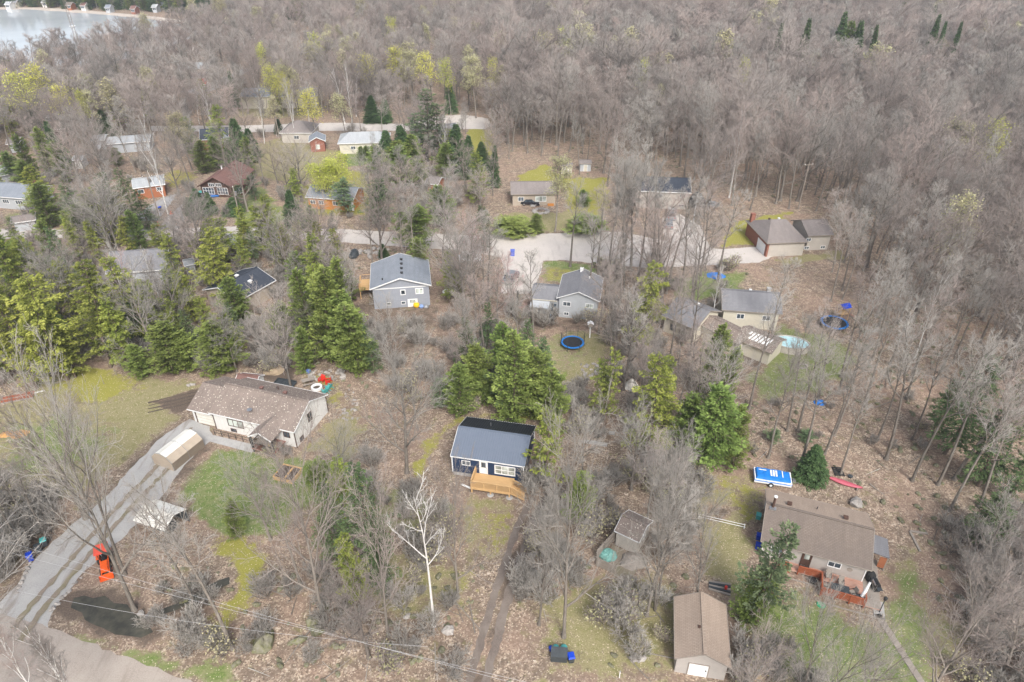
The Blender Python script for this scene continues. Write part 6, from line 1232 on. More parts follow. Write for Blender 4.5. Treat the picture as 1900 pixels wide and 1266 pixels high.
def conifer_meshes(kind, H, Rad, seed, joined=False, dens=1.0):
    """trunk, whorls of boughs, and every bough clothed in many small sprays"""
    q = q_rng(seed); K = dict(
        spruce=(.06, lambda t: (1 - t) ** .9 * (1 - .2 * (t < .06)), -.18, .34, 7, 1.0, 'spruce'),
        cedar=(.05, lambda t: min(1, (1 - t) * 1.8) ** .7 * (.65 + .35 * min(1, t * 4)), .22, .42, 6, 1.05, 'cedar'),
        hemlock=(.14, lambda t: (1 - t) ** .5 * (.5 + .5 * min(1, t * 3)), -.02, .55, 5, .95, 'hemlock'),
        darkhem=(.16, lambda t: (1 - t) ** .6 * (.6 + .4 * min(1, t * 4)), -.08, .6, 5, .75, 'darkhem'),
        pine=(.22, lambda t: (1 - t) ** .55 * (.7 + .3 * min(1, t * 3)), .22, .75, 5, .8, 'pine'),
        sparse=(.3, lambda t: (1 - t) ** .5 * .9, .1, .85, 4, .6, 'hemlock'))[kind]
    z0f, prof, slope, dz, nb, dn, mt = K
    segs = []; tr = []; pos = []; dirs = []; tone = []
    wobx = lambda z: .02 * H * math.sin(z * .35 + seed)
    zz = np.linspace(-.2, H * .97, 9)
    for a, c in zip(zz[:-1], zz[1:]):
        ra = H * .013 * (1 - a / H) + .015; rb = H * .013 * (1 - c / H) + .012
        tr.append((wobx(max(a, 0)) - wobx(0), 0, a, wobx(c) - wobx(0), 0, c, ra, rb))
    z = H * z0f; az = 0
    lop = q.uniform(.45 if kind != 'spruce' else .8, 1.2, (12, 7))
    while z < H * .985:
        t = z / H; tb = (t - z0f) / (1 - z0f)
        for k in range(nb):
            az += 2 * math.pi / nb + q.uniform(-.35, .35) + .4 / nb
            sec = lop[int((az % 6.283) / 6.283 * 12) % 12, min(6, int(tb * 7))]
            L = Rad * prof(tb) * (q.uniform(.5, 1.2) if kind != 'spruce' else q.uniform(.62, 1.15)) * (sec if kind != 'spruce' else .9 + .1 * sec) + .12
            if kind != 'spruce' and q.random() < .15: continue
            sl = slope + q.normal(0, .1) + (.35 * tb if kind in ('pine', 'cedar', 'spruce') else .3 * tb)
            bx = wobx(z) - wobx(0); p0 = np.array([bx, 0, z + q.uniform(-.1, .1)])
            d = np.array([math.cos(az), math.sin(az), sl]); tip = p0 + d * L - np.array([0, 0, .10 * L * (kind in ('hemlock', 'darkhem', 'spruce'))])
            segs.append((*p0, *tip, .012 + .012 * L, .006))
            n = int(max(5, (46 if kind in ('hemlock', 'darkhem') else 36) * L * dn * dens)) + 2
            u = q.random(n) ** .6 * 1.02; spread = (.16 + .36 * (1 - u)) * min(1.0, .35 + L * .35)
            side = np.array([-math.sin(az), math.cos(az), 0]); lat = q.uniform(-1, 1, n) * spread * L * .8
            pp = p0 + (tip - p0) * u[:, None] + side * lat[:, None] + np.stack([np.zeros(n), np.zeros(n), q.normal(0, .07, n) + .12 * np.sin(u * 3.14) * L * .2], -1)
            dd = (np.array([math.cos(az), math.sin(az), sl * .5])[None] + side[None] * (np.sign(lat) * q.uniform(.2, 1.1, n))[:, None] + q.normal(0, .22, (n, 3)))
            if kind == 'cedar': dd[:, 2] += .45
            if kind == 'pine': dd[:, 2] += .3
            pos.append(pp); dirs.append(dd); tone.append(np.clip(u * .75 + q.normal(0, .2, n), 0, 1))
        z += dz * q.uniform(.8, 1.2) * (1 - .45 * tb) * H / 12
    pos = np.concatenate(pos); dirs = np.concatenate(dirs); tone = np.repeat(np.concatenate(tone), 4)
    sL = {'spruce': .26, 'cedar': .25, 'hemlock': .235, 'darkhem': .235, 'pine': .34, 'sparse': .32}[kind] * (1.3 if dens < 1 else 1)
    lv, lf = sprays(pos, dirs, sL, sL * .27, seed)
    sv, sf = prisms(segs, 3); tv, tf = prisms(tr, 7)
    if joined: return npmesh('conifer', [(tv, tf, 'cbark'), (sv, sf, 'cbark'), (lv, lf, mt)], tone)
    return npmesh('trunk', [(tv, tf, 'cbark')]), npmesh('crown', [(sv, sf, 'cbark'), (lv, lf, mt)], tone)
# library: kind -> list of (height, radius, trunk, crown)
LIB = {}
for k, H, n, bk, tw, extra in [('forest', 18, 4, 'bark', 'twig', {}), ('maple', 14, 3, 'bark', 'twig_grey', {}), ('tall', 19, 2, 'bark', 'twig_grey', {}),
                               ('broad', 14, 2, 'bark', 'twig', {}), ('birch', 15, 2, 'birch', 'twig', {}), ('redbud', 10, 1, 'bark', 'twig_red', {}),
                               ('bud', 11, 2, 'bark', 'twig', dict(leaves=('bud', 11000, .22, .42))), ('budpale', 15, 2, 'bark', 'twig', dict(leaves=('budpale', 2600, .2))), ('budthin', 16, 2, 'bark', 'twig', dict(leaves=('bud', 1700, .26, .55)))]:
    pk = {'broad': 'maple', 'redbud': 'maple', 'bud': 'maple', 'budpale': 'forest', 'budthin': 'forest'}.get(k, k)
    LIB[k] = [(H,) + bare_meshes(pk, H, 100 + 7 * i + len(k) * 31, bk, tw, **extra) for i in range(n)]
LIB['snag'] = [(20,) + bare_meshes('snag', 20, 5, 'birch', 'birch')]
LIB['multi'] = [(13,) + bare_meshes('maple', 13, 61 + i, 'bark', 'twig_grey', stems=2) for i in range(2)]
#LIB['bush'] = [(2.6,) + bare_meshes('shrub', 2.6, 71 + i, 'bark', 'twig', stems=6) for i in range(2)]
for k, H, Rd, n in [('spruce', 11, 2.3, 2), ('cedar', 11, 2.1, 3), ('hemlock', 13, 3.1, 3), ('darkhem', 13, 3.0, 2), ('pine', 15, 3.0, 2), ('sparse', 13, 2.2, 1)]:
    LIB[k] = [(H,) + conifer_meshes(k, H, Rd, 200 + 11 * i + len(k)) + (Rd,) for i in range(n)]
CONIF = {'spruce', 'cedar', 'hemlock', 'darkhem', 'pine', 'sparse'}
RAD = {'forest': 3.6, 'maple': 5.6, 'broad': 5.6, 'tall': 3.4, 'birch': 2.7, 'redbud': 4.2, 'bud': 4.6, 'budpale': 3.4, 'snag': 4.6, 'budthin': 4, 'multi': 5.6, 'bush': 2.2}
for k_ in LIB:
    if k_ not in CONIF:
        a_ = np.empty(len(LIB[k_][0][2].vertices) * 3, 'f'); LIB[k_][0][2].vertices.foreach_get('co', a_); a_ = a_.reshape(-1, 3)
        RAD[k_] = float(np.percentile(np.hypot(a_[:, 0], a_[:, 1]), 96))
print('crown radii', {k_: round(v_, 1) for k_, v_ in RAD.items()})
TREES = []       # (kind, x, y, height, radius or None, authored)
def T2(kind, tx, ty, h, wpx):
    """a tree known by its top"""
    p = G(tx, ty, h); TREES.append((kind, p.x, p.y, h, wpx / 2 / (FPX / depth(p.x, p.y, h * .6)), True))
def T(kind, bx, by, ty, wpx=None):
    p = G(bx, by); h = tree_height(bx, by, ty); r_ = None
    if kind in CONIF:           # the given column is the crown's centre: the foot stands nearer the middle of the view
        for _ in range(3): p.x -= (proj_x(p.x, p.y, h * .5) - bx) * depth(p.x, p.y) / FPX
    if wpx: r_ = wpx / 2 / (FPX / depth(p.x, p.y, h * .6)) * (1.35 if kind in CONIF and by < 480 else 1)
    TREES.append((kind, p.x, p.y, h, r_, True))

# ---------------------------------------------------------------- trees that the photograph singles out: kind, foot, top row, crown width in photo points
CL = '''hemlock 85 705 505 135|hemlock 170 682 490 125|hemlock 28 722 545 115|hemlock 238 642 470 95|hemlock -25 700 500 130|hemlock 190 640 560 85|hemlock 20 610 430 100
hemlock 62 565 440 85|hemlock 402 560 425 95|hemlock 376 505 435 62|hemlock 408 492 405 72|cedar 440 605 515 60|cedar 308 692 600 78|cedar 398 692 598 84|cedar 346 682 612 72
cedar 600 672 492 78|cedar 628 642 478 62|cedar 572 652 500 62|cedar 656 692 560 84|cedar 560 565 468 52|hemlock 500 470 362 52|hemlock 480 472 382 62|hemlock 520 467 415 62|hemlock 452 457 408 48
hemlock 398 480 400 60|cedar 660 685 600 70|cedar 886 742 640 72|darkhem 930 762 640 84|cedar 1000 772 648 92|darkhem 868 747 690 55|cedar 960 747 660 62|cedar 902 748 690 62|cedar 1022 792 690 82
sparse 1012 905 768 90|cedar 1080 962 880 66|darkhem 690 1062 850 125|darkhem 702 1102 950 85|hemlock 650 982 842 84|cedar 590 902 852 56|darkhem 610 1060 900 95|hemlock 655 1120 985 80|cedar 430 1000 930 40|cedar 780 520 440 40|darkhem 900 470 380 45|cedar 820 420 340 40|hemlock 1205 852 662 112|sparse 1126 802 648 60
cedar 1332 866 712 108|cedar 1288 852 735 74|cedar 1372 868 760 56|cedar 1322 742 600 58|spruce 1508 890 828 68|pine 1437 822 796 38|pine 1497 822 800 40
darkhem 1792 842 660 125|darkhem 1850 902 758 132|darkhem 1898 812 690 100|darkhem 1752 802 702 74|darkhem 1842 1002 920 112|darkhem 1892 932 828 84|pine 1432 1165 968 118|cedar 1400 1150 1060 80
spruce 447 302 220 42|spruce 430 312 260 38|cedar 400 312 252 30|cedar 375 322 260 30|spruce 460 292 238 32|spruce 517 248 221 17|spruce 690 227 178 40|spruce 714 227 184 36
pine 795 305 166 60|pine 812 302 192 48|pine 775 302 212 42|spruce 750 322 232 48|cedar 735 342 258 46|spruce 718 322 240 42|cedar 766 327 250 38|cedar 700 322 268 38|cedar 745 352 270 42|cedar 776 347 298 34
spruce 850 327 230 46|cedar 824 332 264 32|spruce 836 312 238 32|spruce 866 317 250 32|spruce 896 314 264 32|cedar 670 297 272 15|cedar 679 298 270 15
spruce 366 402 350 36|spruce 386 397 358 32|spruce 350 397 366 22|pine 441 387 344 42|pine 470 372 324 48|cedar 45 352 300 36|cedar 24 342 280 30|hemlock 62 402 308 52|cedar 82 422 338 42
darkhem 135 442 340 52|hemlock 165 442 350 56|darkhem 200 437 318 52|hemlock 182 432 380 52|darkhem 236 432 310 46|cedar 150 452 380 62|hemlock 216 442 360 52|cedar 216 307 274 24
spruce 60 242 194 20|spruce 192 258 204 42|spruce 225 217 188 12|hemlock 4 362 328 34|spruce 430 397 368 32|pine 642 402 330 62|darkhem 702 422 330 64|cedar 772 467 382 64|spruce 545 422 354 36
cedar 745 440 395 50|spruce 712 480 454 24|hemlock 830 562 464 52|hemlock 845 552 500 40
cedar 1085 384 352 20|cedar 640 560 500 50|cedar 520 640 560 50|hemlock 290 640 520 70|hemlock 350 600 500 70|cedar 255 700 640 50|hemlock 120 700 600 80
cedar 560 690 610 50|darkhem 872 705 590 62|cedar 934 705 600 58|darkhem 902 655 560 48|darkhem 1012 745 620 72|cedar 852 772 680 62|darkhem 975 690 590 55|hemlock 1240 800 660 60|hemlock 1120 780 660 60|cedar 998 434 397 95|cedar 950 433 402 60|cedar 1086 430 400 55|darkhem 690 700 600 50|hemlock 460 480 420 40|hemlock 300 480 415 60|darkhem 270 440 350 45|cedar 1350 740 640 40|darkhem 820 760 700 50'''
BL = '''maple 755 877 688 165|snag 805 1162 865 115|multi 1216 1132 885 185|maple 1046 1182 845 165|maple 250 1132 765 190|forest 232 1066 760 120|tall 430 1202 880 150|forest 366 1132 920 110
maple 502 1002 850 115|broad 600 1152 880 190|maple 20 1350 960 200|birch 92 1330 1130 90|birch 150 1345 1170 70|birch 172 1340 1160 80|multi 1480 1340 1140 190|broad 1700 1330 1130 190|tall 45 1022 850 90
tall 92 1002 858 80|broad 160 962 742 190|tall 880 732 560 75|tall 962 702 520 75|forest 850 722 600 70|maple 735 702 580 90|tall 1058 495 338 95|tall 1170 502 300 95|forest 1140 500 330 80|tall 1218 520 330 80
broad 460 392 280 100|broad 560 372 262 120|maple 225 480 355 110|maple 690 402 300 100|tall 745 480 340 60|tall 770 490 350 60|maple 830 440 330 100|maple 265 640 500 130|tall 430 690 560 90|broad 540 720 560 120
maple 440 690 600 80|bud 605 385 308 92|budpale 1030 430 300 80
redbud 880 530 430 90|redbud 945 590 500 80|redbud 250 600 500 70
birch 310 600 470 60|birch 640 230 120 50|birch 545 225 150 40|birch 370 230 165 40|birch 320 430 220 70|birch 360 260 185 40|birch 1320 600 500 50|tall 1644 852 600 120|tall 1530 842 640 90
tall 1692 892 620 110|forest 1480 800 600 90|tall 1740 900 640 110|tall 1800 870 560 120|tall 1860 820 480 110|forest 1560 700 500 90|tall 1200 1142 900 120|broad 850 1110 900 130
maple 1080 880 790 90|forest 1280 660 480 80|forest 1240 690 500 80|tall 1430 640 480 80|tall 1390 760 560 90|forest 1110 620 440 80|maple 640 920 800 110|tall 660 640 470 60|maple 1290 1130 940 110
tall 1560 880 690 80|forest 1425 850 650 90|tall 1460 800 590 80|maple 1000 1160 960 110|broad 720 1180 960 140|forest 560 1090 850 100|forest 1200 980 790 100|broad 1590 1330 1180 130|broad 1370 1330 1170 110'''
for row in (CL + '\n' + BL).replace('\n', '|').split('|'):
    a = row.split(); T(a[0], *map(float, a[1:5]))

for row in '''bud 576 170 15 55|bud 62 126 18 58|bud 22 142 18 62|bud 100 165 15 50|bud 1845 230 19 60|bud 732 94 17 46|bud 676 106 17 44|bud 790 104 17 42|bud 832 112 17 34|bud 1046 58 19 42|bud 998 66 19 32|bud 590 66 17 32|bud 722 36 18 26|bud 500 128 16 34|bud 480 84 16 26|bud 1190 118 19 26|bud 1390 116 20 26
budpale 760 100 17 50|budpale 648 70 17 60|budpale 880 110 18 50|budpale 1085 62 19 40|bud 530 140 16 26|bud 915 112 18 24|bud 150 172 14 22|budpale 610 60 17 44|budpale 330 215 14 50|budpale 520 120 16 50
spruce 1505 33 26 38|spruce 1572 22 27 48|spruce 1602 36 26 46|cedar 1588 40 25 44|spruce 1636 44 25 30|spruce 1450 42 25 30|spruce 1742 8 24 26|spruce 1740 26 26 34|spruce 1760 38 25 24|spruce 1786 40 25 20|darkhem 1620 50 20 30|cedar 1682 -6 21 14|birch 640 120 19 40|birch 372 150 17 40|birch 530 150 17 34|birch 820 205 16 50|birch 470 160 16 34|birch 560 150 16 34'''.replace('\n', '|').split('|'):
    a = row.split(); T2('budthin' if a[0] == 'bud' else a[0], *map(float, a[1:5]))
for a in ((1108,527,330),(1128,515,310),(1150,522,300),(1182,528,310),(1205,516,300),(1236,545,330),(1160,472,290),(1300,512,340),(1332,522,350),(1285,560,370),(1090,560,400),(905,560,400),(860,600,430),(925,640,480),(990,650,470),(1265,540,360)): T(rng.choice(['tall', 'forest', 'tall']), a[0], a[1], a[2], 85)
# ---------------------------------------------------------------- the rest of the woods, planted area by area
def inpoly(P, x, y):
    c = False; n = len(P)
    for i in range(n):
        x0, y0 = P[i]; x1, y1 = P[(i + 1) % n]
        if (y0 > y) != (y1 > y) and x < (x1 - x0) * (y - y0) / (y1 - y0) + x0: c = not c
    return c
NOGO = [(P, P.min(0), P.max(0)) for P in ROADP + PONDP + [LAKEP, np.array(BEACH)]]
LAWNP = [W(p) for ch, wt, s_, p in COVER[:36] if ch != DIRT and wt > .5]
LAWNP = [(P, P.min(0), P.max(0)) for P in LAWNP]
def blocked(x, y, lawn=True, pad=1.2):
    for cx, cy, hl, hw, a in EXCL:
        dx, dy = x - cx, y - cy; u = dx * math.cos(a) + dy * math.sin(a); v = -dx * math.sin(a) + dy * math.cos(a)
        if abs(u) < hl + pad and abs(v) < hw + pad: return True
    for L in ((NOGO, LAWNP) if lawn else (NOGO,)):
        for P, lo, hi in L:
            if lo[0] < x < hi[0] and lo[1] < y < hi[1] and inpoly(P, x, y): return True
    return False
# sight lines the photograph keeps open: nothing tall right in front of these (px, py, half width, max height in view)
OPEN = [(475,790,150,85),(900,850,75,75),(1530,1000,135,125),(745,540,72,60),(1075,550,42,45),(560,690,90,60),(415,345,60,35),(1400,620,60,30),(190,760,190,90),(1470,440,60,40),
        (1000,362,45,30),(1255,350,35,35),(275,345,45,40),(1000,455,80,16),(1045,1215,45,40),(1170,1020,55,50),(1600,1090,90,60),(470,520,60,50),(1305,1170,75,110),(1430,900,110,50),(150,1060,110,100),(330,830,60,80),(1160,1000,60,50),(310,970,50,35),(675,250,50,25),(560,250,60,25),(1040,640,70,40),
        (1465,628,30,20),(1010,560,35,30),(1425,440,45,40),(605,345,45,35),(30,365,60,40),(250,485,50,30),(780,640,60,70),(920,980,70,130),(430,930,110,90),(560,60,10,10)]
def occludes(x, y, h, rad):
    f = FPX / depth(x, y, h / 2); bx, by = proj_x(x, y, 0), proj_y(x, y, 0); tx, ty = proj_x(x, y, h), proj_y(x, y, h)
    for ox, oy, wx, wy in OPEN:
        if by < oy - wy: continue
        lo = ty; hi = by
        if lo < oy + wy and by > oy + wy * .2 and abs((bx + tx) / 2 - ox) < wx + rad * f * .55 and ty < oy + wy * .7: return True
    return False
def plant(poly_px, spacing, kinds, hr, lawn=True, seed=1, thin=1.0, keep_open=True, grow_far=0.0, every=None):
    P = W(poly_px); q = random.Random(seed); lo, hi = P.min(0), P.max(0); y = lo[1]; got = 0
    while y < hi[1]:
        sp = spacing * (1 + grow_far * max(0, (y - 150)) / 300)
        x = max(lo[0], -.76 * (y + 45) - 25); xe = min(hi[0], .76 * (y + 45) + 25)
        while x < xe:
            px_, py_ = x + q.uniform(-.45, .45) * sp, y + q.uniform(-.45, .45) * sp; x += sp
            if q.random() > thin or not inpoly(P, px_, py_) or blocked(px_, py_, lawn): continue
            h = q.uniform(*hr); r_ = q.random(); k = None
            for kk, w_ in kinds:
                r_ -= w_
                if r_ < 0: k = kk; break
            k = k or kinds[0][0]
            if keep_open and (py_ < 150 or q.random() < .8) and occludes(px_, py_, h, RAD.get(k, 2.5)): continue
            if any(abs(px_ - a[1]) < 1.8 and abs(py_ - a[2]) < 1.8 for a in TREES[:NAUTH]): continue
            TREES.append((k, px_, py_, h, None, False)); got += 1
        y += sp
    return got
NAUTH = len(TREES)
for a in EXCLP: EXCL.append((*G(a[0], a[1]).xy, a[2], a[2], 0))
FK = [('forest', .60), ('tall', .22), ('broad', .14), ('birch', .02), ('budpale', .02)]
VK = [('forest', .36), ('broad', .22), ('tall', .13), ('maple', .08), ('birch', .05), ('budpale', .05), ('redbud', .01), ('spruce', .03), ('hemlock', .04), ('cedar', .03)]
# the hardwood forest on the right and beyond
plant([(930,298),(1140,288),(1200,335),(1320,340),(1352,398),(1545,400),(1600,480),(1620,560),(1600,640),(1640,700),(2300,900),(2600,-35),(930,-35)], 4.6, FK, (13.5, 21.5), seed=3, grow_far=.35)
plant([(-200,190),(930,190),(930,-35),(480,-35),(420,52),(316,90),(250,108),(180,124),(120,134),(60,150),(0,188),(-60,232)], 5.8, [('forest', .7), ('broad', .16), ('tall', .05), ('budpale', .05), ('birch', .04)], (12, 17.5), seed=4, grow_far=.3)
plant([(300,228),(930,212),(930,190),(-200,190),(-200,300),(300,300)], 5.6, VK, (11, 16), seed=5)
plant([(-200,300),(300,300),(300,246),(930,246),(930,420),(-200,420)], 6.2, VK, (9, 15), seed=6)
plant([(930,330),(1140,290),(1200,335),(1340,345),(1340,440),(1100,430),(930,430)], 6.2, FK, (14, 19), seed=7)
plant([(-200,450),(640,455),(680,700),(560,690),(400,700),(300,690),(0,720),(-200,750)], 4.4, [('forest', .2), ('broad', .12), ('maple', .1), ('birch', .05), ('hemlock', .29), ('cedar', .18), ('darkhem', .06)], (8, 14), seed=8)
plant([(640,480),(930,480),(1200,505),(1400,500),(1400,700),(1280,870),(1000,800),(840,760),(660,760)], 5.0, [('forest', .42), ('tall', .2), ('broad', .16), ('maple', .08), ('darkhem', .06), ('cedar', .07), ('hemlock', .04), ('redbud', .03), ('budpale', .03)], (11, 17), seed=9)
plant([(1400,480),(1620,480),(1640,700),(1900,900),(1900,1010),(1760,1000),(1560,890),(1400,850),(1380,740)], 5.9, [('tall', .6), ('forest', .4)], (14, 19), seed=10)
plant([(1030,830),(1280,870),(1250,960),(1120,960),(1040,960)], 7.5, [('broad', .5), ('maple', .3), ('cedar', .2)], (6, 10), seed=11)
plant([(440,1080),(860,1060),(860,1266),(440,1240)], 8.5, [('forest', .4), ('broad', .4), ('maple', .2)], (8, 13), seed=12)
plant([(960,1060),(1240,1060),(1240,1266),(960,1266)], 10, [('forest', .4), ('broad', .4), ('maple', .2)], (8, 13), seed=13)
plant([(1740,1060),(1990,1000),(2000,1330),(1780,1330)], 5.0, [('broad', .6), ('forest', .4)], (7, 12), seed=14, lawn=False)
plant([(-80,820),(110,920),(110,1000),(0,1080),(-100,1080)], 6.5, [('forest', .5), ('tall', .5)], (9, 13), seed=15)

# individuals: the 300 bare trees that show largest, every singled-out tree; the rest is one mass
def size_in_view(t_):
    k, x, y, h, r_, a = t_; fx, fy = proj_x(x, y, h * .6), proj_y(x, y, h * .6)
    if not (-60 < fx < 1960 and -60 < fy < 1340): return 0
    return h / depth(x, y, h / 2) * (2 if a else 1)
order = sorted(range(len(TREES)), key=lambda i: -size_in_view(TREES[i]))
conif_i = [i for i in order if TREES[i][0] in CONIF and size_in_view(TREES[i]) > 0][:290]
bare_i = [i for i in order if TREES[i][0] not in CONIF and size_in_view(TREES[i]) > 0][:298]
NAMES = {'forest': 'bare_tree', 'tall': 'bare_tree', 'maple': 'bare_tree', 'broad': 'bare_tree', 'multi': 'bare_tree', 'redbud': 'bare_tree', 'bud': 'budding_tree', 'budthin': 'budding_tree', 'budpale': 'budding_tree', 'birch': 'birch_tree', 'snag': 'dead_birch_tree',
         'spruce': 'spruce_tree', 'cedar': 'cedar_tree', 'hemlock': 'hemlock_tree', 'darkhem': 'hemlock_tree', 'pine': 'pine_tree', 'sparse': 'hemlock_tree'}
LOOK = {'forest': 'bare brownish tree', 'tall': 'slender grey leafless tree', 'maple': 'wide grey leafless tree', 'broad': 'wide brownish leafless tree', 'multi': 'forked grey leafless tree', 'redbud': 'reddish budding tree', 'bud': 'bright yellow-green budding tree', 'budthin': 'yellow-green budding tree',
        'budpale': 'pale budding tree', 'birch': 'white-barked birch', 'snag': 'dead white birch snag', 'spruce': 'dark green spruce', 'cedar': 'bushy green cedar', 'hemlock': 'yellow-green hemlock', 'darkhem': 'dark green hemlock', 'pine': 'blue-green pine', 'sparse': 'thin yellow-green hemlock'}
GRP = {'forest': 'bare hardwood trees', 'tall': 'bare hardwood trees', 'maple': 'bare hardwood trees', 'broad': 'bare hardwood trees', 'multi': 'bare hardwood trees', 'redbud': 'bare hardwood trees', 'bud': 'trees in fresh yellow-green leaf', 'budthin': 'trees in fresh yellow-green leaf', 'budpale': 'trees in pale bud', 'birch': 'birch trees',
       'snag': None, 'spruce': 'spruce trees', 'cedar': 'cedar trees', 'hemlock': 'hemlock trees', 'darkhem': 'hemlock trees', 'pine': 'pine trees', 'sparse': 'hemlock trees'}
ORD = ['nearest', 'second nearest', 'third nearest', 'fourth nearest', 'fifth nearest', 'sixth nearest', 'seventh nearest', 'eighth nearest', 'ninth nearest', 'tenth nearest', 'eleventh nearest', 'twelfth nearest', 'thirteenth nearest', 'fourteenth nearest', 'fifteenth nearest', 'sixteenth nearest', 'seventeenth nearest', 'eighteenth nearest', 'nineteenth nearest', 'twentieth nearest']
buck = {}
for i in conif_i + bare_i:
    k, x, y, h, r_, a = TREES[i]
    n_, (lx, ly) = min(LAND.items(), key=lambda kv: (kv[1][0] - x) ** 2 + (kv[1][1] - y) ** 2)
    dx, dy = x - lx, y - ly; d_ = math.hypot(dx, dy)
    rel = ('behind' if dy > 0 else 'in front of') if abs(dy) > abs(dx) else ('right of' if dx > 0 else 'left of')
    buck.setdefault((LOOK[k], rel, n_), []).append((d_, i))
LABEL = {}
for (lk, rel, n_), L in buck.items():
    L.sort()
    for j, (d_, i) in enumerate(L):
        LABEL[i] = f'{lk} {rel} {n_}' + ('' if len(L) == 1 else (f', {ORD[j]} to it' if j < len(ORD) else ', far off'))
proto = {}
def put_tree(i):
    k, x, y, h, r_, a = TREES[i]; vi = i % len(LIB[k]); v = LIB[k][vi]
    if (k, vi) not in proto:
        e = bpy.data.objects.new(NAMES[k], None); C.objects.link(e)
        tr = bpy.data.objects.new('trunk', v[1]); cr = bpy.data.objects.new('crown', v[2])
        for c_ in (tr, cr): C.objects.link(c_); c_.parent = e
        proto[(k, vi)] = e; o = e
    else: o = copy_tree(proto[(k, vi)])
    o.location = (x, y, 0); q = random.Random(i * 7 + 1); s_ = h / v[0]
    rb = v[3] if k in CONIF else RAD[k]
    sr = (r_ / rb) if r_ else s_ * q.uniform(.85, 1.15)
    sr = max(.45 * s_, min((6 if h < 4.5 else 2.0) * s_ if k in CONIF else 1.2 * s_, sr)); o.scale = (sr, sr, s_); o.rotation_euler = (q.uniform(-.05, .05), q.uniform(-.05, .05), q.uniform(0, 6.28))
    tag(o, LABEL[i], {'snag': 'dead tree', 'birch': 'birch', 'spruce': 'spruce', 'cedar': 'cedar', 'pine': 'pine'}.get(k, 'hemlock' if k in CONIF else 'tree'), GRP[k])
chosen = set(conif_i + bare_i)
for i in conif_i + bare_i: put_tree(i)

# ---------------------------------------------------------------- air
hz, ht, hb_ = newmat('haze_air'); ht.nodes.remove(hb_); pv = ht.nodes.new('ShaderNodeVolumePrincipled')
pv.inputs['Color'].default_value = (.86, .92, 1.0, 1); pv.inputs['Density'].default_value = .00028; pv.inputs['Anisotropy'].default_value = .2
ht.links.new(pv.outputs[0], ht.nodes['Material Output'].inputs['Volume'])
single('haze', 'thin pale air haze over the whole valley', None, MB().box(-3650, 3650, -750, 5150, -1, 66), hz, kind='stuff')
# ---------------------------------------------------------------- masses nobody could count, instanced on points
_ng = {}
def scatter(name, label, cat, protos, pts, kind='stuff', tilt=.06):
    """pts rows: x, y, z, scale_xy, scale_z, prototype index"""
    col_ = bpy.data.collections.new(name + '_kinds')
    for j, me_ in enumerate(protos):
        o = bpy.data.objects.new('%s_kind_%02d' % (name, j), me_); col_.objects.link(o)
    A = np.array(pts, float); n = len(A); me = bpy.data.meshes.new(name)
    me.vertices.add(n); me.vertices.foreach_set('co', A[:, :3].reshape(-1).astype('f'))
    q = q_rng(n)
    at = me.attributes.new('rot', 'FLOAT_VECTOR', 'POINT'); at.data.foreach_set('vector', np.stack([q.uniform(-tilt, tilt, n), q.uniform(-tilt, tilt, n), q.uniform(0, 6.28, n)], -1).reshape(-1).astype('f'))
    at = me.attributes.new('scl', 'FLOAT_VECTOR', 'POINT'); at.data.foreach_set('vector', np.stack([A[:, 3], A[:, 3], A[:, 4]], -1).reshape(-1).astype('f'))
    at = me.attributes.new('pick', 'INT', 'POINT'); at.data.foreach_set('value', A[:, 5].astype('i'))
    me.update(); o = bpy.data.objects.new(name, me); C.objects.link(o)
    ng = bpy.data.node_groups.new(name, 'GeometryNodeTree')
    ng.interface.new_socket('Geometry', in_out='INPUT', socket_type='NodeSocketGeometry'); ng.interface.new_socket('Geometry', in_out='OUTPUT', socket_type='NodeSocketGeometry')
    gi = ng.nodes.new('NodeGroupInput'); go = ng.nodes.new('NodeGroupOutput'); ip = ng.nodes.new('GeometryNodeInstanceOnPoints'); ci = ng.nodes.new('GeometryNodeCollectionInfo')
    ci.inputs['Collection'].default_value = col_; ci.inputs['Separate Children'].default_value = True; ci.inputs['Reset Children'].default_value = True
    ip.inputs['Pick Instance'].default_value = True
    def na(nm, ty):
        x = ng.nodes.new('GeometryNodeInputNamedAttribute'); x.data_type = ty; x.inputs['Name'].default_value = nm; return x.outputs[0]
    L = ng.links.new
    L(gi.outputs[0], ip.inputs['Points']); L(ci.outputs[0], ip.inputs['Instance']); L(na('pick', 'INT'), ip.inputs['Instance Index'])
    L(na('rot', 'FLOAT_VECTOR'), ip.inputs['Rotation']); L(na('scl', 'FLOAT_VECTOR'), ip.inputs['Scale']); L(ip.outputs[0], go.inputs[0])
    md = o.modifiers.new('scatter', 'NODES'); md.node_group = ng
    return tag(o, label, cat, kind=kind)
FARK = ['forest', 'forest', 'forest', 'forest', 'tall', 'broad', 'birch', 'budpale']
far_protos = [bare_meshes('forest', 18, 901 + i, 'bark', 'twig', joined=True, simple=True) for i in range(4)]
far_protos += [bare_meshes('tall', 19, 911, 'bark', 'twig_grey', joined=True, simple=True), bare_meshes('maple', 14, 912, 'bark', 'twig', joined=True, simple=True),
               bare_meshes('birch', 15, 913, 'birch', 'twig', joined=True, simple=True), bare_meshes('forest', 15, 914, 'bark', 'twig', joined=True, simple=True, leaves=('budpale', 1500, .28))]
near_protos = [bare_meshes('forest', 18, 921 + i, 'bark', 'twig', joined=True) for i in range(3)] + [bare_meshes('tall', 19, 931, 'bark', 'twig_grey', joined=True), bare_meshes('maple', 14, 932, 'bark', 'twig', joined=True)]
cf_protos = [conifer_meshes(k, 12, 2.4, 940 + j, joined=True, dens=.5) for j, k in enumerate(('spruce', 'cedar', 'hemlock'))]
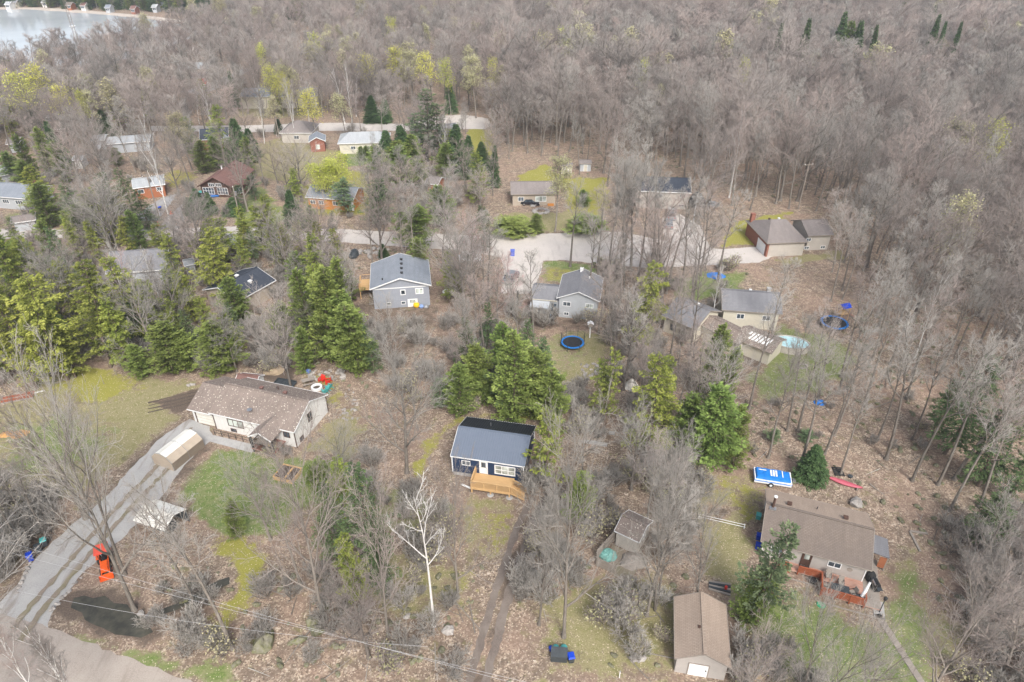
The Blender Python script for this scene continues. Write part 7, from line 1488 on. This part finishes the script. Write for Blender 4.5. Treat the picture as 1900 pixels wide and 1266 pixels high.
HN = [18, 18, 18, 19, 14]; HF = [18, 18, 18, 18, 19, 14, 15, 15]
fp = []; npnt = []; cp = []
for i, (k, x, y, h, r_, a) in enumerate(TREES):
    if i in chosen: continue
    q = random.Random(i)
    if k in CONIF: cp.append((x, y, 0, h / 12, h / 12, {'spruce': 0, 'cedar': 1}.get(k, 2))); continue
    if depth(x, y) < 200:
        j = {'tall': 3, 'broad': 4, 'maple': 4, 'redbud': 4}.get(k, q.randrange(3)); s_ = h / HN[j]; npnt.append((x, y, 0, s_ * q.uniform(.9, 1.25), s_, j))
    else:
        j = {'tall': 4, 'broad': 5, 'maple': 5, 'birch': 6, 'budpale': 7, 'bud': 7}.get(k, q.randrange(4)); s_ = h / HF[j]; fp.append((x, y, 0, s_ * q.uniform(1.0, 1.35), s_, j))
print('trees', len(TREES), 'individual', len(chosen), 'near mass', len(npnt), 'far mass', len(fp), 'conif', len(cp))
scatter('woods', 'bare pinkish grey hardwood forest stretching to the horizon', 'forest', far_protos + near_protos, fp + [(a, b_, c, d, e, f + 8) for a, b_, c, d, e, f in npnt])
# far shore wood: conifers and bare trees beyond the beach
q = random.Random(31); sh = []
for _ in range(1500):
    px_ = q.uniform(-500, 560); py_ = q.uniform(-12, 15.5 + (max(0, px_) / 480) ** 1.6 * 22)
    p = G(px_, py_)
    if inpoly(lake, p.x, p.y) or inpoly(np.array(BEACH), p.x, p.y): continue
    h = q.uniform(9, 16); j = q.choice([0, 0, 1, 2, 3, 4, 4]); s_ = h / (12 if j < 3 else 18); sh.append((p.x, p.y, 0, s_ * 1.2, s_, j))
scatter('far_shore_trees', 'dark green and grey trees lining the far shore behind the beach', 'trees', cf_protos + far_protos[:2], sh + [tuple(c) for c in cp])
# undergrowth: bare brush and seedlings
bushes = [bare_meshes('shrub', 2.4, 951 + i, 'bark', 'twig_grey', joined=True, stems=5) for i in range(2)] + [bare_meshes('shrub', 2.2, 961, 'bark', 'twig', joined=True, stems=5, leaves=('budpale', 260, .16))]
q = random.Random(41); ub = []
def brush(poly, n, lawn=True, hs_=(.5, 1.3)):
    P = W(poly); lo, hi = P.min(0), P.max(0); c = 0; tries = 0
    while c < n and tries < n * 20:
        tries += 1; x, y = q.uniform(lo[0], hi[0]), q.uniform(lo[1], hi[1])
        if not inpoly(P, x, y) or blocked(x, y, lawn, .6): continue
        s_ = q.uniform(*hs_); ub.append((x, y, 0, s_, s_, q.choice([0, 0, 1, 1, 2]))); c += 1
brush([(280,1080),(860,1060),(860,1266),(430,1266),(280,1200)], 34)
brush([(960,900),(1290,870),(1300,1000),(1250,1060),(1240,1266),(960,1266)], 70)
brush([(640,850),(800,890),(860,1060),(640,1060),(600,960)], 24)
brush([(650,600),(1000,600),(1280,620),(1280,870),(990,800),(850,760),(680,740)], 110)
brush([(0,600),(680,600),(560,690),(400,700),(300,690),(0,720)], 120)
brush([(-50,450),(640,455),(660,600),(0,600)], 130)
brush([(-60,860),(110,930),(110,1000),(0,1100),(-60,1100)], 60)
brush([(1380,740),(1640,700),(1900,900),(1900,1000),(1740,960),(1560,890),(1400,860)], 14, hs_=(.2, .6))
brush([(1740,960),(1990,960),(2000,1330),(1760,1330),(1800,1180)], 80, lawn=False)
brush([(1370,1210),(1500,1210),(1520,1300),(1360,1300)], 18, lawn=False)
brush([(930,500),(1400,500),(1400,620),(930,620)], 45)
brush([(0,250),(900,250),(900,420),(0,420)], 120)
brush([(500,805),(560,815),(560,850),(480,845)], 8, lawn=False, hs_=(.4, .7))
scatter('undergrowth', 'bare brown brush and saplings growing thickly between the trees', 'undergrowth', bushes, ub, tilt=.2)
# forest floor: mossy rocks, hummocks and fallen branches too many to count
fl = [rock_mesh('stone', 1.0, 500 + i, 'mossrock', .5) for i in range(3)]
lg = MB(); lg.tube((-3, 0, .12), (3, .5, .2), .11, .06, 6); lg.tube((1, .2, .15), (2.2, 1.4, .3), .05, .02, 5); fl.append(lg.mesh('log', MT['bark']))
lg = MB(); lg.tube((-2, 0, .1), (1.5, -.4, .1), .07, .03, 5); lg.tube((.2, -.2, .1), (1.2, .9, .25), .035, .012, 4); fl.append(lg.mesh('log', MT['twig_grey']))
fp2 = []
def floor_bits(poly, n):
    P = W(poly); lo, hi = P.min(0), P.max(0); c = 0; tries = 0
    while c < n and tries < n * 20:
        tries += 1; x, y = q.uniform(lo[0], hi[0]), q.uniform(lo[1], hi[1])
        if not inpoly(P, x, y) or blocked(x, y, True, .8): continue
        j = q.choice([0, 1, 2, 0, 1, 2, 0, 3, 4]); s_ = q.uniform(.15, .45) if j < 3 else q.uniform(.3, .75)
        fp2.append((x, y, 0, s_, s_, j)); c += 1
floor_bits([(1380,740),(1640,560),(1900,600),(1990,1330),(1700,1250),(1700,1000),(1400,860)], 420)
floor_bits([(930,300),(1600,400),(1900,600),(1900,300),(930,200)], 420)
floor_bits([(280,1050),(1280,1050),(1280,1266),(430,1266)], 170)
floor_bits([(0,450),(1400,480),(1400,760),(640,800),(560,690),(0,720)], 300)
scatter('forest_floor_stones', 'mossy stones and fallen branches scattered over the leaf litter', 'stones', fl, fp2, tilt=.15)
